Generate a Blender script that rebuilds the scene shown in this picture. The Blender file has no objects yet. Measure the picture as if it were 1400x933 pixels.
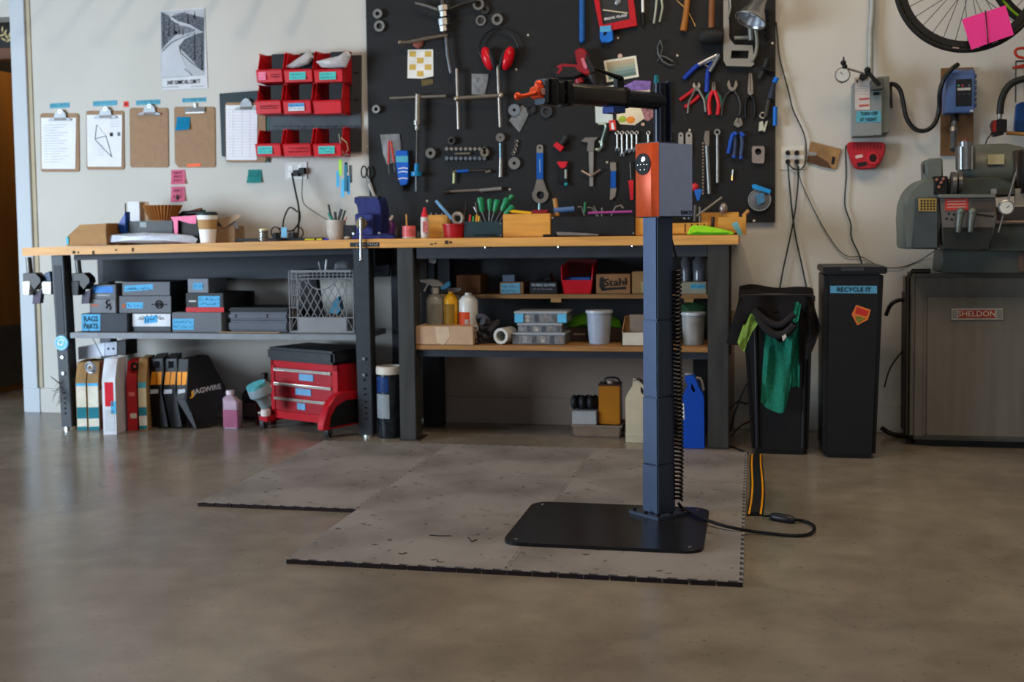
import bpy, bmesh, random
from math import sin, cos, tan, radians, pi, atan2, sqrt, hypot
from mathutils import Vector, Matrix
random.seed(7)
SC = bpy.context.scene
COL = SC.collection
# ---------------------------------------------------------------- camera
FPX, PSI, TH, ROLL, CAMH = 1560.0, radians(12), radians(3.4), 0.012, 1.04
CX, CY = 700.0, 318 + 1560 * tan(radians(3.4))
f0 = Vector((-sin(PSI)*cos(TH), cos(PSI)*cos(TH), -sin(TH)))
r0 = Vector((cos(PSI), sin(PSI), 0)); u0 = r0.cross(f0)
RV = cos(ROLL)*r0 - sin(ROLL)*u0; UV = sin(ROLL)*r0 + cos(ROLL)*u0
CP = Vector((0, 0, CAMH))
cam = bpy.data.cameras.new('camera'); cam.sensor_width = 36; cam.lens = FPX/1400*36
cam.shift_y = -(466.5-CY)/1400
cam.clip_start = .05; cam.dof.use_dof = True; cam.dof.focus_distance = 4.0; cam.dof.aperture_fstop = 3.0
camo = bpy.data.objects.new('camera', cam); COL.objects.link(camo)
m3 = Matrix((RV, UV, -f0)).transposed().to_4x4(); m3.translation = CP
camo.matrix_world = m3; SC.camera = camo
# ---------------------------------------------------------------- world, lights, exposure
SC.view_settings.view_transform = 'Standard'; SC.view_settings.look = 'None'
SC.view_settings.exposure = 0.08; SC.view_settings.gamma = 1.0
SC.cycles.use_denoising = True
wd = bpy.data.worlds.new('world'); SC.world = wd; wd.use_nodes = True
wd.node_tree.nodes['Background'].inputs[0].default_value = (.66, .76, 1, 1)
wd.node_tree.nodes['Background'].inputs[1].default_value = .10
def area(name, loc, target, sx, sy, power, col, spread=180):
    l = bpy.data.lights.new(name, 'AREA'); l.shape = 'RECTANGLE'; l.size = sx; l.size_y = sy
    l.energy = power; l.color = col; l.spread = radians(spread)
    o = bpy.data.objects.new(name, l); COL.objects.link(o); o.location = loc
    o.rotation_euler = (Vector(target)-Vector(loc)).to_track_quat('-Z', 'Y').to_euler(); return o
area('daylight_door_opening', (-6.6, 1.6, 1.25), (-2.4, 5.6, .5), 2.8, 2.2, 265, (.70, .85, 1), 140)
area('ceiling_shop_light', (.6, 3.4, 3.7), (.6, 4.2, 0), 3.0, 1.2, 68, (1, .76, .50))
area('hall_fill', (-6.2, 6.9, 2.0), (-4.9, 6.7, 1.0), .8, .8, 12, (1, .8, .55)) if False else area('hall_fill', (-4.35, 6.9, 2.9), (-4.9, 6.7, .9), .5, .5, 16, (1, .84, .62))  # unseen warm fill added to brighten the brown door
area('hanging_work_lamp', (-1.15, 3.2, 5.0), (-2.9, 6.05, 1.9), .22, .22, 36, (1, .84, .66))
area('front_fill', (.6, -2.6, 1.6), (-.8, 5, .5), 3.4, 2.4, 38, (.86, .92, 1))  # ambient fill added behind the camera
# ---------------------------------------------------------------- pixel helpers (photo px -> a plane of the room)
def ray(x, y): return f0 + (x-CX)/FPX*RV - (y-CY)/FPX*UV
def W(x, y, Y):
    d = ray(x, y); return CP + Y/d.y*d
def F(x, y, z=0):
    d = ray(x, y); return CP + (z-CAMH)/d.z*d
def S(x, y, Y): return (W(x+1, y, Y)-W(x, y, Y)).length
# ---------------------------------------------------------------- materials
def lin(h):
    h = h.lstrip('#'); v = [int(h[i:i+2], 16)/255 for i in (0, 2, 4)]
    return tuple(c/12.92 if c <= .04045 else ((c+.055)/1.055)**2.4 for c in v) + (1,)
MC = {}
def M(hexc, rough=.5, metal=0.0, var=.12, scale=14, bump=0.0, alpha=1, trans=0, emit=0, stretch=None, spec=.27):
    k = (hexc, rough, metal, var, scale, bump, alpha, trans, emit, stretch, spec)
    if k in MC: return MC[k]
    m = bpy.data.materials.new('mat_'+hexc.lstrip('#')); m.use_nodes = True; MC[k] = m
    nt = m.node_tree; b = nt.nodes['Principled BSDF']; L = nt.links.new
    tc = nt.nodes.new('ShaderNodeTexCoord'); mp = nt.nodes.new('ShaderNodeMapping')
    L(tc.outputs['Object'], mp.inputs[0])
    if stretch: mp.inputs['Scale'].default_value = stretch
    n = nt.nodes.new('ShaderNodeTexNoise'); n.inputs['Scale'].default_value = scale; n.inputs['Detail'].default_value = 4
    L(mp.outputs[0], n.inputs[0])
    c = lin(hexc); r = nt.nodes.new('ShaderNodeValToRGB'); L(n.outputs[0], r.inputs[0])
    r.color_ramp.elements[0].position = .3; r.color_ramp.elements[1].position = .7
    r.color_ramp.elements[0].color = tuple(x*(1-var) for x in c[:3])+(1,)
    r.color_ramp.elements[1].color = tuple(min(1, x*(1+var)) for x in c[:3])+(1,)
    L(r.outputs[0], b.inputs['Base Color'])
    b.inputs['Roughness'].default_value = rough; b.inputs['Metallic'].default_value = metal
    b.inputs['Specular IOR Level'].default_value = spec
    if bump:
        bp = nt.nodes.new('ShaderNodeBump'); bp.inputs['Strength'].default_value = bump; bp.inputs['Distance'].default_value = .01
        L(n.outputs[0], bp.inputs['Height']); L(bp.outputs[0], b.inputs['Normal'])
    if alpha < 1: b.inputs['Alpha'].default_value = alpha
    if trans: b.inputs['Transmission Weight'].default_value = trans
    if emit:
        b.inputs['Emission Color'].default_value = c; b.inputs['Emission Strength'].default_value = emit
    return m
# ---------------------------------------------------------------- geometry accumulator
class G:
    def __init__(s): s.b = bmesh.new()
    def hexa(s, v, bev=0):
        b = s.b; vs = [b.verts.new(p) for p in v]
        fs = [b.faces.new([vs[i] for i in q]) for q in ((0,3,2,1),(4,5,6,7),(0,1,5,4),(1,2,6,5),(2,3,7,6),(3,0,4,7))]
        if bev: s._bev(fs, bev)
        return s
    def _bev(s, fs, w, seg=2):
        es = list({e for f in fs for e in f.edges})
        bmesh.ops.bevel(s.b, geom=es, offset=w, segments=seg, affect='EDGES', clamp_overlap=True)
    def box(s, x0, x1, y0, y1, z0, z1, bev=0, rz=0, ry=0, taper=1.0):
        cx, cy, cz = (x0+x1)/2, (y0+y1)/2, (z0+z1)/2
        v = []
        for z in (z0, z1):
            k = taper if z == z0 else 1
            for (x, y) in ((x0, y0), (x1, y0), (x1, y1), (x0, y1)):
                v.append(Vector(((x-cx)*k, (y-cy)*k, z-cz)))
        R = Matrix.Rotation(rz, 3, 'Z') @ Matrix.Rotation(ry, 3, 'Y')
        return s.hexa([R @ p + Vector((cx, cy, cz)) for p in v], bev)
    def prism(s, pts, d, bev=0):
        b = s.b; d = Vector(d); pts = [Vector(p) for p in pts]
        n = Vector((0, 0, 0))
        for i in range(len(pts)): n += pts[i].cross(pts[(i+1) % len(pts)])
        if n.dot(d) > 0: pts = pts[::-1]
        a = [b.verts.new(p) for p in pts]; c = [b.verts.new(p+d) for p in pts]; k = len(a)
        fs = [b.faces.new(a), b.faces.new(c[::-1])]
        for i in range(k): fs.append(b.faces.new((a[i], c[i], c[(i+1) % k], a[(i+1) % k])))
        for q in fs[2:]: q.normal_flip()
        if bev: s._bev(fs, bev, 1)
        return s
    def px(s, pts, Y, t, bev=0):
        """outline in photo px on the plane y=Y, thickness t towards the wall"""
        return s.prism([W(x, y, Y) for x, y in pts], (0, t, 0), bev)
    def bp(s, x0, y0, x1, y1, Y, t, bev=0):
        ym, xm = (y0+y1)/2, (x0+x1)/2
        return s.box(W(x0, ym, Y).x, W(x1, ym, Y).x, Y, Y+t, W(xm, y1, Y).z, W(xm, y0, Y).z, bev)
    def tube(s, pts, r, n=8, closed=False, r2=None):
        b = s.b; P = [Vector(p) for p in pts]; k = len(P); rings = []; up = None
        for i in range(k):
            t = (P[(i+1) % k]-P[i-1]) if closed else (P[min(i+1, k-1)]-P[max(i-1, 0)])
            if t.length < 1e-9: t = Vector((0, 0, 1))
            t.normalize()
            if up is None:
                up = Vector((0, 0, 1)) if abs(t.z) < .9 else Vector((1, 0, 0))
            u = (up-t*up.dot(t)).normalized(); v = t.cross(u); up = u
            rr = r[i] if isinstance(r, (list, tuple)) else r
            rings.append([b.verts.new(P[i]+rr*(cos(2*pi*j/n)*u+sin(2*pi*j/n)*v)) for j in range(n)])
        for i in range(k if closed else k-1):
            A, B = rings[i], rings[(i+1) % k]
            for j in range(n):
                f = b.faces.new((A[j], A[(j+1) % n], B[(j+1) % n], B[j])); f.smooth = True
        if not closed: b.faces.new(rings[0][::-1]); b.faces.new(rings[-1])
        return s
    def cyl(s, a, c, r, r2=None, n=20): return s.tube([a, c], [r, r if r2 is None else r2], n)
    def ptube(s, pts, Y, r, n=8, closed=False):
        """tube along photo px points at plane Y (or per-point Y); r in metres"""
        return s.tube([W(p[0], p[1], p[2] if len(p) > 2 else Y) for p in pts], r, n, closed)
    def lathe(s, prof, o, ax=(0, 0, 1), n=24, cap=True):
        b = s.b; o = Vector(o); ax = Vector(ax).normalized()
        u = ax.orthogonal().normalized(); v = ax.cross(u); rings = []
        for r, h in prof:
            rings.append([b.verts.new(o+ax*h+r*(cos(2*pi*j/n)*u+sin(2*pi*j/n)*v)) for j in range(n)])
        for A, B in zip(rings, rings[1:]):
            for j in range(n):
                f = b.faces.new((A[j], A[(j+1) % n], B[(j+1) % n], B[j])); f.smooth = True
        if cap: b.faces.new(rings[0][::-1]); b.faces.new(rings[-1])
        return s
    def ring(s, o, ax, R, r, h, n=24):
        """flat-faced washer / socket with a hole"""
        return s.lathe([(R, 0), (R, h), (r, h), (r, 0), (R, 0)], o, ax, n, cap=False)
    def ball(s, c, r, sc=(1, 1, 1), n=14):
        bmesh.ops.create_uvsphere(s.b, u_segments=n, v_segments=max(6, n//2+2), radius=r,
            matrix=Matrix.Translation(c) @ Matrix.Diagonal((*sc, 1)))
        return s
    def torus(s, c, R, r, ax=(0, 1, 0), n=24, m=8, a0=0, a1=360):
        c = Vector(c); ax = Vector(ax).normalized(); u = Vector((1, 0, 0)) if abs(ax.x) < .9 else Vector((0, 0, 1))
        u = (u-ax*u.dot(ax)).normalized(); v = ax.cross(u)
        full = a1-a0 >= 360; k = n if full else n+1
        pts = [c+R*(cos(radians(a0+(a1-a0)*i/n))*u+sin(radians(a0+(a1-a0)*i/n))*v) for i in range(k)]
        return s.tube(pts, r, m, full)
    def sheet(s, fn, nu, nv, th=0):
        b = s.b; g = [[b.verts.new(fn(i/nu, j/nv)) for j in range(nv+1)] for i in range(nu+1)]
        fs = []
        for i in range(nu):
            for j in range(nv):
                f = b.faces.new((g[i][j], g[i+1][j], g[i+1][j+1], g[i][j+1])); f.smooth = True; fs.append(f)
        if th: bmesh.ops.solidify(b, geom=fs, thickness=th)
        return s
    def xf(s, mat): bmesh.ops.transform(s.b, matrix=mat, verts=s.b.verts); return s
    def shear(s, kx=0.0):
        return s
    def ob(s, name, mat, parent=None, label=None):
        me = bpy.data.meshes.new(name)
        bmesh.ops.recalc_face_normals(s.b, faces=s.b.faces)
        for f in s.b.faces: f.smooth = True
        s.b.to_mesh(me); s.b.free(); me.set_sharp_from_angle(angle=radians(38))
        me.materials.append(mat)
        o = bpy.data.objects.new(name, me); COL.objects.link(o)
        if parent: o.parent = parent
        if label: o['label'] = label
        return o
def tag(o, label, cat, group=None, kind=None):
    if label: o['label'] = label
    if cat: o['category'] = cat
    if group: o['group'] = group
    if kind: o['kind'] = kind
    return o
def T(name, label, cat, group=None):
    o = bpy.data.objects.new(name, None); o.empty_display_size = .05; COL.objects.link(o)
    return tag(o, label, cat, group)
def struct(o): o['kind'] = 'structure'; return o
def one(g, name, mat, label, cat, group=None): return tag(g.ob(name, mat), label, cat, group)
def txt(s, p, h, mat, parent, wid=None, rz=0, ry=0, name='lettering', al='CENTER', ext=.0006, shear=0, lean=0):
    c = bpy.data.curves.new('t', 'FONT'); c.body = s; c.size = h*1.38; c.align_x = al; c.align_y = 'CENTER'
    c.extrude = ext; c.shear = shear; c.resolution_u = 2; c.offset = h*.02
    o = bpy.data.objects.new('t', c)
    me = bpy.data.meshes.new_from_object(o); me.name = name; me.materials.clear(); me.materials.append(mat)
    bpy.data.objects.remove(o); bpy.data.curves.remove(c)
    if wid:
        xs = [v.co.x for v in me.vertices]; k = wid/max(1e-6, max(xs)-min(xs)); me.transform(Matrix.Diagonal((k, 1, 1, 1)))
    me.transform(Matrix.Translation(p) @ Matrix.Rotation(rz, 4, 'Z') @ Matrix.Rotation(pi/2-lean, 4, 'X') @ Matrix.Rotation(ry, 4, 'Z'))
    o = bpy.data.objects.new(name, me); COL.objects.link(o); o.parent = parent
    return o
def scrib(x0, x1, z, h, Y, mat, parent, rows=1, name='handwriting', seed=0, r=.0007):
    """unreadable handwriting: thin pen strokes lying on a surface facing -y"""
    rnd = random.Random(seed); g = G()
    for k in range(rows):
        zz = z-(k+.5)*h/rows+h/2; hh = h/rows*.32; x = x0+(x1-x0)*.06
        while x < x1-(x1-x0)*.08:
            w = hh*rnd.uniform(.7, 1.3); pts = []
            for q in range(4): pts.append((x+w*q/3*rnd.uniform(.7, 1), Y, zz+rnd.uniform(-1, 1)*hh))
            g.tube(pts, r, 4); x += w+hh*(.5 if rnd.random() < .8 else 1.2)
    return g.ob(name, mat, parent)
def lerp(a, b, t): return a+(b-a)*t
def circ(cx, cy, rx, ry=None, n=20, a0=0, a1=360):
    ry = rx if ry is None else ry
    k = n if a1-a0 >= 360 else n-1
    return [(cx+rx*cos(radians(a0+(a1-a0)*i/k)), cy+ry*sin(radians(a0+(a1-a0)*i/k))) for i in range(n)]
def spl(pts, n=6):
    P = [Vector(p) for p in pts]; out = []
    for i in range(len(P)-1):
        a, b, c, d = P[max(i-1, 0)], P[i], P[i+1], P[min(i+2, len(P)-1)]
        for k in range(n):
            t = k/n; out.append(.5*((2*b)+(-a+c)*t+(2*a-5*b+4*c-d)*t*t+(-a+3*b-3*c+d)*t**3))
    out.append(P[-1]); return out
YW, YB = 6.05, 6.02
# common materials
STEEL = M('#918d86', .38, .85, .15, 60); CHROME = M('#a9abad', .28, 1, .05); DKST = M('#4a4744', .4, .8, .2, 40)
BLK = M('#0c0c0d', .5, 0, .2, 30); BLKS = M('#0b0b0d', .38, 0, .1); RUB = M('#101011', .8, 0, .2, 50)
RED = M('#c3151c', .38, 0, .1); BLUE = M('#1560b8', .4, 0, .1); WHT = M('#e6e6e4', .5, 0, .05)
TAPE = M('#4a93aa', .6, 0, .1); INK = M('#16181c', .7); CARD = M('#a17b51', .8, 0, .1, 20)
ORANGE = M('#c8401c', .4, 0, .05); GREEN = M('#1d8a5e', .45); GREY = M('#6b6d70', .5); PINK = M('#ec7fa0', .7)
WOODY = M('#c98f3f', .5, 0, .16, 5, .05, stretch=(1, 6, 12)); PAPER = M('#d9dade', .8, 0, .04)
BRASS = M('#c59a5a', .3, .8); TEAL = M('#1f8f9c', .6); CLEAR = M('#c9ced1', .15, 0, .03, alpha=.42)
# ================================================================ STRUCTURE
def floor_mat():
    m = bpy.data.materials.new('mat_concrete'); m.use_nodes = True; nt = m.node_tree; L = nt.links.new
    b = nt.nodes['Principled BSDF']; tc = nt.nodes.new('ShaderNodeTexCoord')
    def noise(sc, det, dis=0):
        n = nt.nodes.new('ShaderNodeTexNoise'); n.inputs['Scale'].default_value = sc; n.inputs['Detail'].default_value = det
        n.inputs['Distortion'].default_value = dis; L(tc.outputs['Object'], n.inputs[0]); return n
    a = noise(1.3, 6, .6); r = nt.nodes.new('ShaderNodeValToRGB'); L(a.outputs[0], r.inputs[0]); e = r.color_ramp.elements
    e[0].position = .28; e[0].color = lin('#6b6258'); e[1].position = .72; e[1].color = lin('#8b8274')
    x = e.new(.5); x.color = lin('#7c7367')
    c = noise(7, 8, .3); r2 = nt.nodes.new('ShaderNodeValToRGB'); L(c.outputs[0], r2.inputs[0])
    r2.color_ramp.elements[0].position = .3; r2.color_ramp.elements[0].color = (.62, .6, .58, 1)
    r2.color_ramp.elements[1].position = .68; r2.color_ramp.elements[1].color = (1.12, 1.1, 1.08, 1)
    mx = nt.nodes.new('ShaderNodeMix'); mx.data_type = 'RGBA'; mx.blend_type = 'MULTIPLY'; mx.inputs[0].default_value = .55
    L(r.outputs[0], mx.inputs[6]); L(r2.outputs[0], mx.inputs[7])
    s = noise(60, 3); r3 = nt.nodes.new('ShaderNodeValToRGB'); L(s.outputs[0], r3.inputs[0])
    r3.color_ramp.elements[0].position = .27; r3.color_ramp.elements[0].color = (.35, .32, .3, 1)
    r3.color_ramp.elements[1].position = .36; r3.color_ramp.elements[1].color = (1, 1, 1, 1)
    m2 = nt.nodes.new('ShaderNodeMix'); m2.data_type = 'RGBA'; m2.blend_type = 'MULTIPLY'; m2.inputs[0].default_value = .7
    L(mx.outputs[2], m2.inputs[6]); L(r3.outputs[0], m2.inputs[7]); L(m2.outputs[2], b.inputs['Base Color'])
    rr = nt.nodes.new('ShaderNodeMapRange'); rr.inputs[3].default_value = .16; rr.inputs[4].default_value = .34
    L(a.outputs[0], rr.inputs[0]); L(rr.outputs[0], b.inputs['Roughness'])
    bp = nt.nodes.new('ShaderNodeBump'); bp.inputs['Strength'].default_value = .12; bp.inputs['Distance'].default_value = .01
    L(c.outputs[0], bp.inputs['Height']); L(bp.outputs[0], b.inputs['Normal']); b.inputs['Specular IOR Level'].default_value = .55
    return m
struct(G().box(-9, 5, -3, 8, -.1, 0).ob('floor', floor_mat()))
WALLM = M('#bbb8b0', .75, 0, .05, 2.2, .05); JX = -4.28
struct(G().box(JX, 5, YW, YW+.15, 0, 5.6).ob('wall_back', WALLM))
struct(G().box(-9, JX, YW, YW+.15, 2.345, 5.6).box(-9, -5.6, YW, YW+.15, 0, 2.345).ob('wall_back_over_door', WALLM))
struct(G().box(-9, 5, -3, 8, 5.6, 5.75).ob('ceiling', M('#b9b4aa', .8, 0, .06, 3)))
struct(G().box(4.9, 5.05, -3, 8, 0, 5.6).ob('wall_right', WALLM))
# left end of the wall: white casing board, tan groove strip, baseboard
CAS = M('#b2b8bd', .55, 0, .03, 5)
struct(G().box(JX, -4.183, YW-.018, YW+.152, 0, 3.2, .003).ob('trim_1', CAS))
struct(G().box(-4.183, -4.155, YW-.006, YW, .148, 3.2).ob('trim_2', M('#a89c84', .7, 0, .08, 9)))
struct(G().box(JX+.01, -4.17, YW-.02, YW, 0, .145, .002).ob('baseboard_left', CAS))
struct(G().box(-4.166, -1.66, YW-.02, YW, 0, .145, .003).box(-.1, 5, YW-.02, YW, 0, .145, .003).ob('baseboard_back', WALLM))
struct(G().box(-1.66, -.1, YW-.022, YW, 0, .143, .003).box(-1.66, -.1, YW-.012, YW, .1425, .62).ob('wall_dimming_panel', M('#857568', .7, 0, .08, 3)))  # brown added to dim the wall and baseboard under the right bench
# beyond the door opening
struct(G().box(-9, 0, 7.9, 8, 0, 3.4).ob('wall_hall', M('#4a4038', .8)))
d = struct(G().box(-4.93, -4.885, 6.12, 7.3, .01, 2.15, .004).ob('door_1', M('#6e4310', .5, 0, .2, 3, stretch=(3, 3, .5))))
g = G().box(-4.885, -4.88, 6.14, 7.28, .06, .46)
for i in range(34):
    for j in range(13):
        y, z = 6.18+i*.032+(j % 2)*.016, .09+j*.028
        g.box(-4.88, -4.877, y-.009, y+.009, z-.003, z+.003)
g.ob('kick_plate', M('#5f5a54', .35, .8, .1), d)
h = G().box(-5.7, -4.3, 6.62, 6.72, 2.20, 2.33, .005); struct(h.ob('trim_4', M('#6d4630', .5, 0, .15, 6)))
fr = T('hall_poster', 'black poster with pale gold leaf sprig above the brown door', 'poster')
a = W(-30, 48, 6.6); b_ = W(22, 48, 6.6)
G().box(a.x, b_.x, 6.6, 6.61, W(5, 65, 6.6).z, W(5, 32, 6.6).z).ob('sheet', M('#0c0d0d', .5), fr)
g = G()
for cx, cy, an in ((3, 48, 20), (7, 44, 60), (9, 50, 110), (5, 54, 150), (13, 48, 80), (12, 55, 40), (3, 40, 90)):
    an = radians(an); g.px([(cx-5*cos(an), cy+5*sin(an)), (cx+1.4*sin(an), cy+1.4*cos(an)), (cx+5*cos(an), cy-5*sin(an)), (cx-1.4*sin(an), cy-1.4*cos(an))], 6.597, .002)
g.ob('leaf_sprig', M('#b8a878', .5), fr)

# unseen pegs added above the view to throw the slanting soft shadows
hr = T('shadow_peg_rail', 'unseen rail of pegs added for wall shadows, high above the poster', 'shadow pegs')
G().box(-4.1, -2.15, YW-.04, YW, 2.62, 2.72, .004).ob('rail', WOODY, hr)
for k in range(8):
    x = -4.0+k*.245; G().tube([(x, YW-.03, 2.67), (x, YW-.50, 2.66), (x, YW-.54, 2.72)], .022, 10).ob('hook', RED, hr)

# ================================================================ FLOOR MAT TILES
def mat_mat():
    m = bpy.data.materials.new('mat_foam'); m.use_nodes = True; nt = m.node_tree; L = nt.links.new
    b = nt.nodes['Principled BSDF']; tc = nt.nodes.new('ShaderNodeNewGeometry') if False else nt.nodes.new('ShaderNodeTexCoord')
    n = nt.nodes.new('ShaderNodeTexNoise'); n.inputs['Scale'].default_value = 2.5; n.inputs['Detail'].default_value = 7; L(tc.outputs['Object'], n.inputs[0])
    r = nt.nodes.new('ShaderNodeValToRGB'); L(n.outputs[0], r.inputs[0]); e = r.color_ramp.elements
    e[0].position = .32; e[0].color = lin('#5f5a57'); e[1].position = .6; e[1].color = lin('#827d7a')
    n2 = nt.nodes.new('ShaderNodeTexNoise'); n2.inputs['Scale'].default_value = 28; n2.inputs['Detail'].default_value = 3; L(tc.outputs['Object'], n2.inputs[0])
    r2 = nt.nodes.new('ShaderNodeValToRGB'); L(n2.outputs[0], r2.inputs[0]); e = r2.color_ramp.elements
    e[0].position = .29; e[0].color = (.15, .14, .13, 1); e[1].position = .34; e[1].color = (1, 1, 1, 1)
    x = nt.nodes.new('ShaderNodeMix'); x.data_type = 'RGBA'; x.blend_type = 'MULTIPLY'; x.inputs[0].default_value = .9
    L(r.outputs[0], x.inputs[6]); L(r2.outputs[0], x.inputs[7]); L(x.outputs[2], b.inputs['Base Color'])
    b.inputs['Roughness'].default_value = .6
    bp = nt.nodes.new('ShaderNodeBump'); bp.inputs['Strength'].default_value = .25; bp.inputs['Distance'].default_value = .004
    L(n2.outputs[0], bp.inputs['Height']); L(bp.outputs[0], b.inputs['Normal']); return m
FOAM, FOAMD = mat_mat(), M('#1d1113', .9)
MZ = .014
def toothed(x0, x1, y0, y1, sides):
    """tile outline; sides = (south, east, north, west): 1 tabs out, 0 straight, -1 sockets"""
    P = []; n = 12; d = .011
    def edge(a, b, nx, ny, s):
        L_ = hypot(b[0]-a[0], b[1]-a[1]); ux, uy = (b[0]-a[0])/L_, (b[1]-a[1])/L_
        P.append(a)
        if not s: return
        for k in range(n):
            t0, t1 = (k+.28)/n*L_, (k+.72)/n*L_; q = d*s
            for t, o in ((t0, 0), (t0-.004, q), (t1+.004, q), (t1, 0)):
                P.append((a[0]+ux*t+nx*o, a[1]+uy*t+ny*o))
    edge((x0, y0), (x1, y0), 0, -1, sides[0]); edge((x1, y0), (x1, y1), 1, 0, sides[1])
    edge((x1, y1), (x0, y1), 0, 1, sides[2]); edge((x0, y1), (x0, y0), -1, 0, sides[3]); return P
XM = [-2.10, -1.452, -.735, -.03]; YM = [3.335, 4.0, 4.665, 5.33]
gp = 'interlocking grey foam floor tiles'
spec = [(0, 1, 'pale grey foam tile at the far left corner notch of the mat, front edge open to concrete'), (0, 2, 'grey foam floor tile in the back left corner of the mat'),
        (1, 0, 'grey foam floor tile in the front left corner of the mat, nearest row'), (2, 0, 'grey foam floor tile under the front left half of the steel base plate'),
        (3, 0, ''), (1, 1, 'stained grey foam tile touching the inner notch corner of the mat'), (2, 1, 'grey foam floor tile just behind the black base plate'),
        (1, 2, 'grey foam floor tile in the back row in front of the floor stand bench leg'), (2, 2, 'grey foam floor tile in the back right corner of the mat')]
for i, j, lb in spec:
    if i == 3: continue
    x0, x1, y0, y1 = XM[i], XM[i+1], YM[j], YM[j+1]
    e = i == 2; n_ = j == 2; w = (i == 0) or (i == 1 and j == 0); s_ = j == 0 or (i == 0 and j == 1)
    o = G().prism([(x, y, .0015) for x, y in toothed(x0+.0008, x1-.0008, y0+.0008, y1-.0008, (-1 if s_ else 1, -1 if not e else -1, -1, 0 if w else 1))], (0, 0, MZ-.0015)).ob('floor_mat_tile', FOAM)
    tag(o, lb, 'floor tile', gp)
    if s_:
        g = G(); k = 9
        for q in range(k): 
            a0 = x0+(x1-x0)*(q+.04)/k; g.box(a0, a0+(x1-x0)*.93/k, y0-.004, y0+.004, 0, MZ-.0008)
        c = g.ob('edge_strip', FOAMD, o)

# ================================================================ WORKBENCHES
LEGM = M('#303338', .45, .25, .12, 20); LEGD = M('#141820', .5, .2, .15, 10); HOLE = M('#050505', .9)
WTOP = M('#c8924f', .42, 0, .22, 3, .03, stretch=(1, 8, 14))
def ZL(x): return 1.0145+(x+1.97)*.0135      # the left bench leans a little to the left
def lean_hexa(g, x0, x1, y0, y1, za, zb, bev=0):
    """box on the leaning bench: za, zb measured down from the worktop"""
    v = []
    for dz in (za, zb):
        for x, y in ((x0, y0), (x1, y0), (x1, y1), (x0, y1)): v.append((x, y, ZL(x)-dz))
    return g.hexa(v, bev)
LB = T('workbench', 'long left wooden-topped workbench with dark steel legs carrying the blue vise', 'workbench')
YL = 5.50
lean_hexa(G(), -3.866, -1.83, YL-.02, YW-.03, .044, 0, .003).ob('worktop', WTOP, LB)
g = G()
for a0 in (-3.69, -2.0):
    pass
def leg_left(xt, xb, w, side, name='leg'):
    v = [(xb, YL+.012, .012), (xb+w, YL+.012, .012), (xb+w, YL+.09, .012), (xb, YL+.09, .012),
         (xt, YL+.012, ZL(xt)-.045), (xt+w*1.12, YL+.012, ZL(xt)-.045), (xt+w*1.12, YL+.09, ZL(xt)-.045), (xt, YL+.09, ZL(xt)-.045)]
    g = G().hexa(v, .003)
    return g.ob(name, LEGM, LB)
g1 = W(69.5, 352, YL+.012); g2 = W(84, 585, YL+.012)
lg = leg_left(g1.x, g2.x, .064, 1)
# long dark slot, adjustment holes, bolts on the left leg
tq = lambda z: (z-.012)/(ZL(-3.7)-.057)
def on_leg(z, u): return lerp(g2.x, g1.x, tq(z))+u*lerp(.064, .0717, tq(z))
za, zb = W(78, 457, YL).z, W(78, 363, YL).z
v = [(on_leg(za, .2), YL+.009, za), (on_leg(za, .82), YL+.009, za), (on_leg(zb, .82), YL+.009, zb), (on_leg(zb, .2), YL+.009, zb)]
G().prism(v, (0, .006, 0)).ob('slot', M('#0d1320', .5), lg)
for z in [W(90, y, YL).z for y in (538, 545.5, 552, 559, 566)]: G().cyl((on_leg(z, .47), YL+.008, z), (on_leg(z, .47), YL+.016, z), .0045, n=10).ob('hole', HOLE, lg)
for y in (489, 511, 586):
    z = W(86, y, YL).z; G().cyl((on_leg(z, .5), YL+.004, z), (on_leg(z, .5), YL+.014, z), .0085, n=12).ob('bolt', CHROME, lg)
z = W(85, 469.5, YL).z; c = Vector((on_leg(z, .5), YL+.006, z))
st = G().cyl(c, c+Vector((0, .006, 0)), .041, n=28).ob('sticker', M('#4fb3da', .4), lg, 'round blue sticker with a white swirl')
G().torus(c+Vector((0, -.001, 0)), .034, .002, n=28, m=6).torus(c+Vector((0, -.001, .003)), .014, .004, n=20, m=6, a1=250).torus(c+Vector((.004, -.001, -.004)), .022, .003, n=20, m=6, a0=150, a1=330).ob('emblem', WHT, lg)
g3 = W(482.5, 345, YL+.012); g4 = W(490.5, 597, YL+.012)
lg = leg_left(g3.x, g4.x, .075, 1)
for y in (520, 532, 540, 550, 558, 566, 573):
    p = W(lerp(497, 500, (y-520)/53), y, YL)
    G().cyl((p.x, YL+.006, p.z), (p.x, YL+.016, p.z), .0042, n=10).ob('hole', HOLE, lg)
for y in (491, 513):
    p = W(497, y, YL); G().cyl((p.x, YL+.002, p.z), (p.x, YL+.014, p.z), .0085, n=12).ob('bolt', CHROME, lg)
for x in (g2.x+.04, g4.x+.04):
    G().cyl((x, YL+.045, 0), (x, YL+.045, .014), .028, n=20).ob('levelling_foot', M('#b9bbb5', .3, .7), LB)
# rear legs, rails, back panel, shelf
p = W(137, 370, 5.93).x
for x in (p, W(543, 380, 5.95).x-.02):
    lean_hexa(G(), x, x+.07, 5.90, 5.97, ZL(x)-.02, .045, .003).ob('leg', LEGM, LB)
lean_hexa(G(), -3.62, -1.92, 5.86, 5.885, .205, .045).ob('back_panel', LEGD, LB)
lean_hexa(G(), -3.60, -1.98, YL+.05, YL+.09, .075, .045).ob('rail', LEGD, LB)
zs = W(300, 457, YL).z
SHZ = zs+.0015
G().box(-3.62, -1.965, YL+.02, 5.93, zs-.03, zs, .002).ob('shelf', M('#6f7277', .5, .2), LB)
g = G()
for z in (W(510, 375, YL).z,): pass
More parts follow.
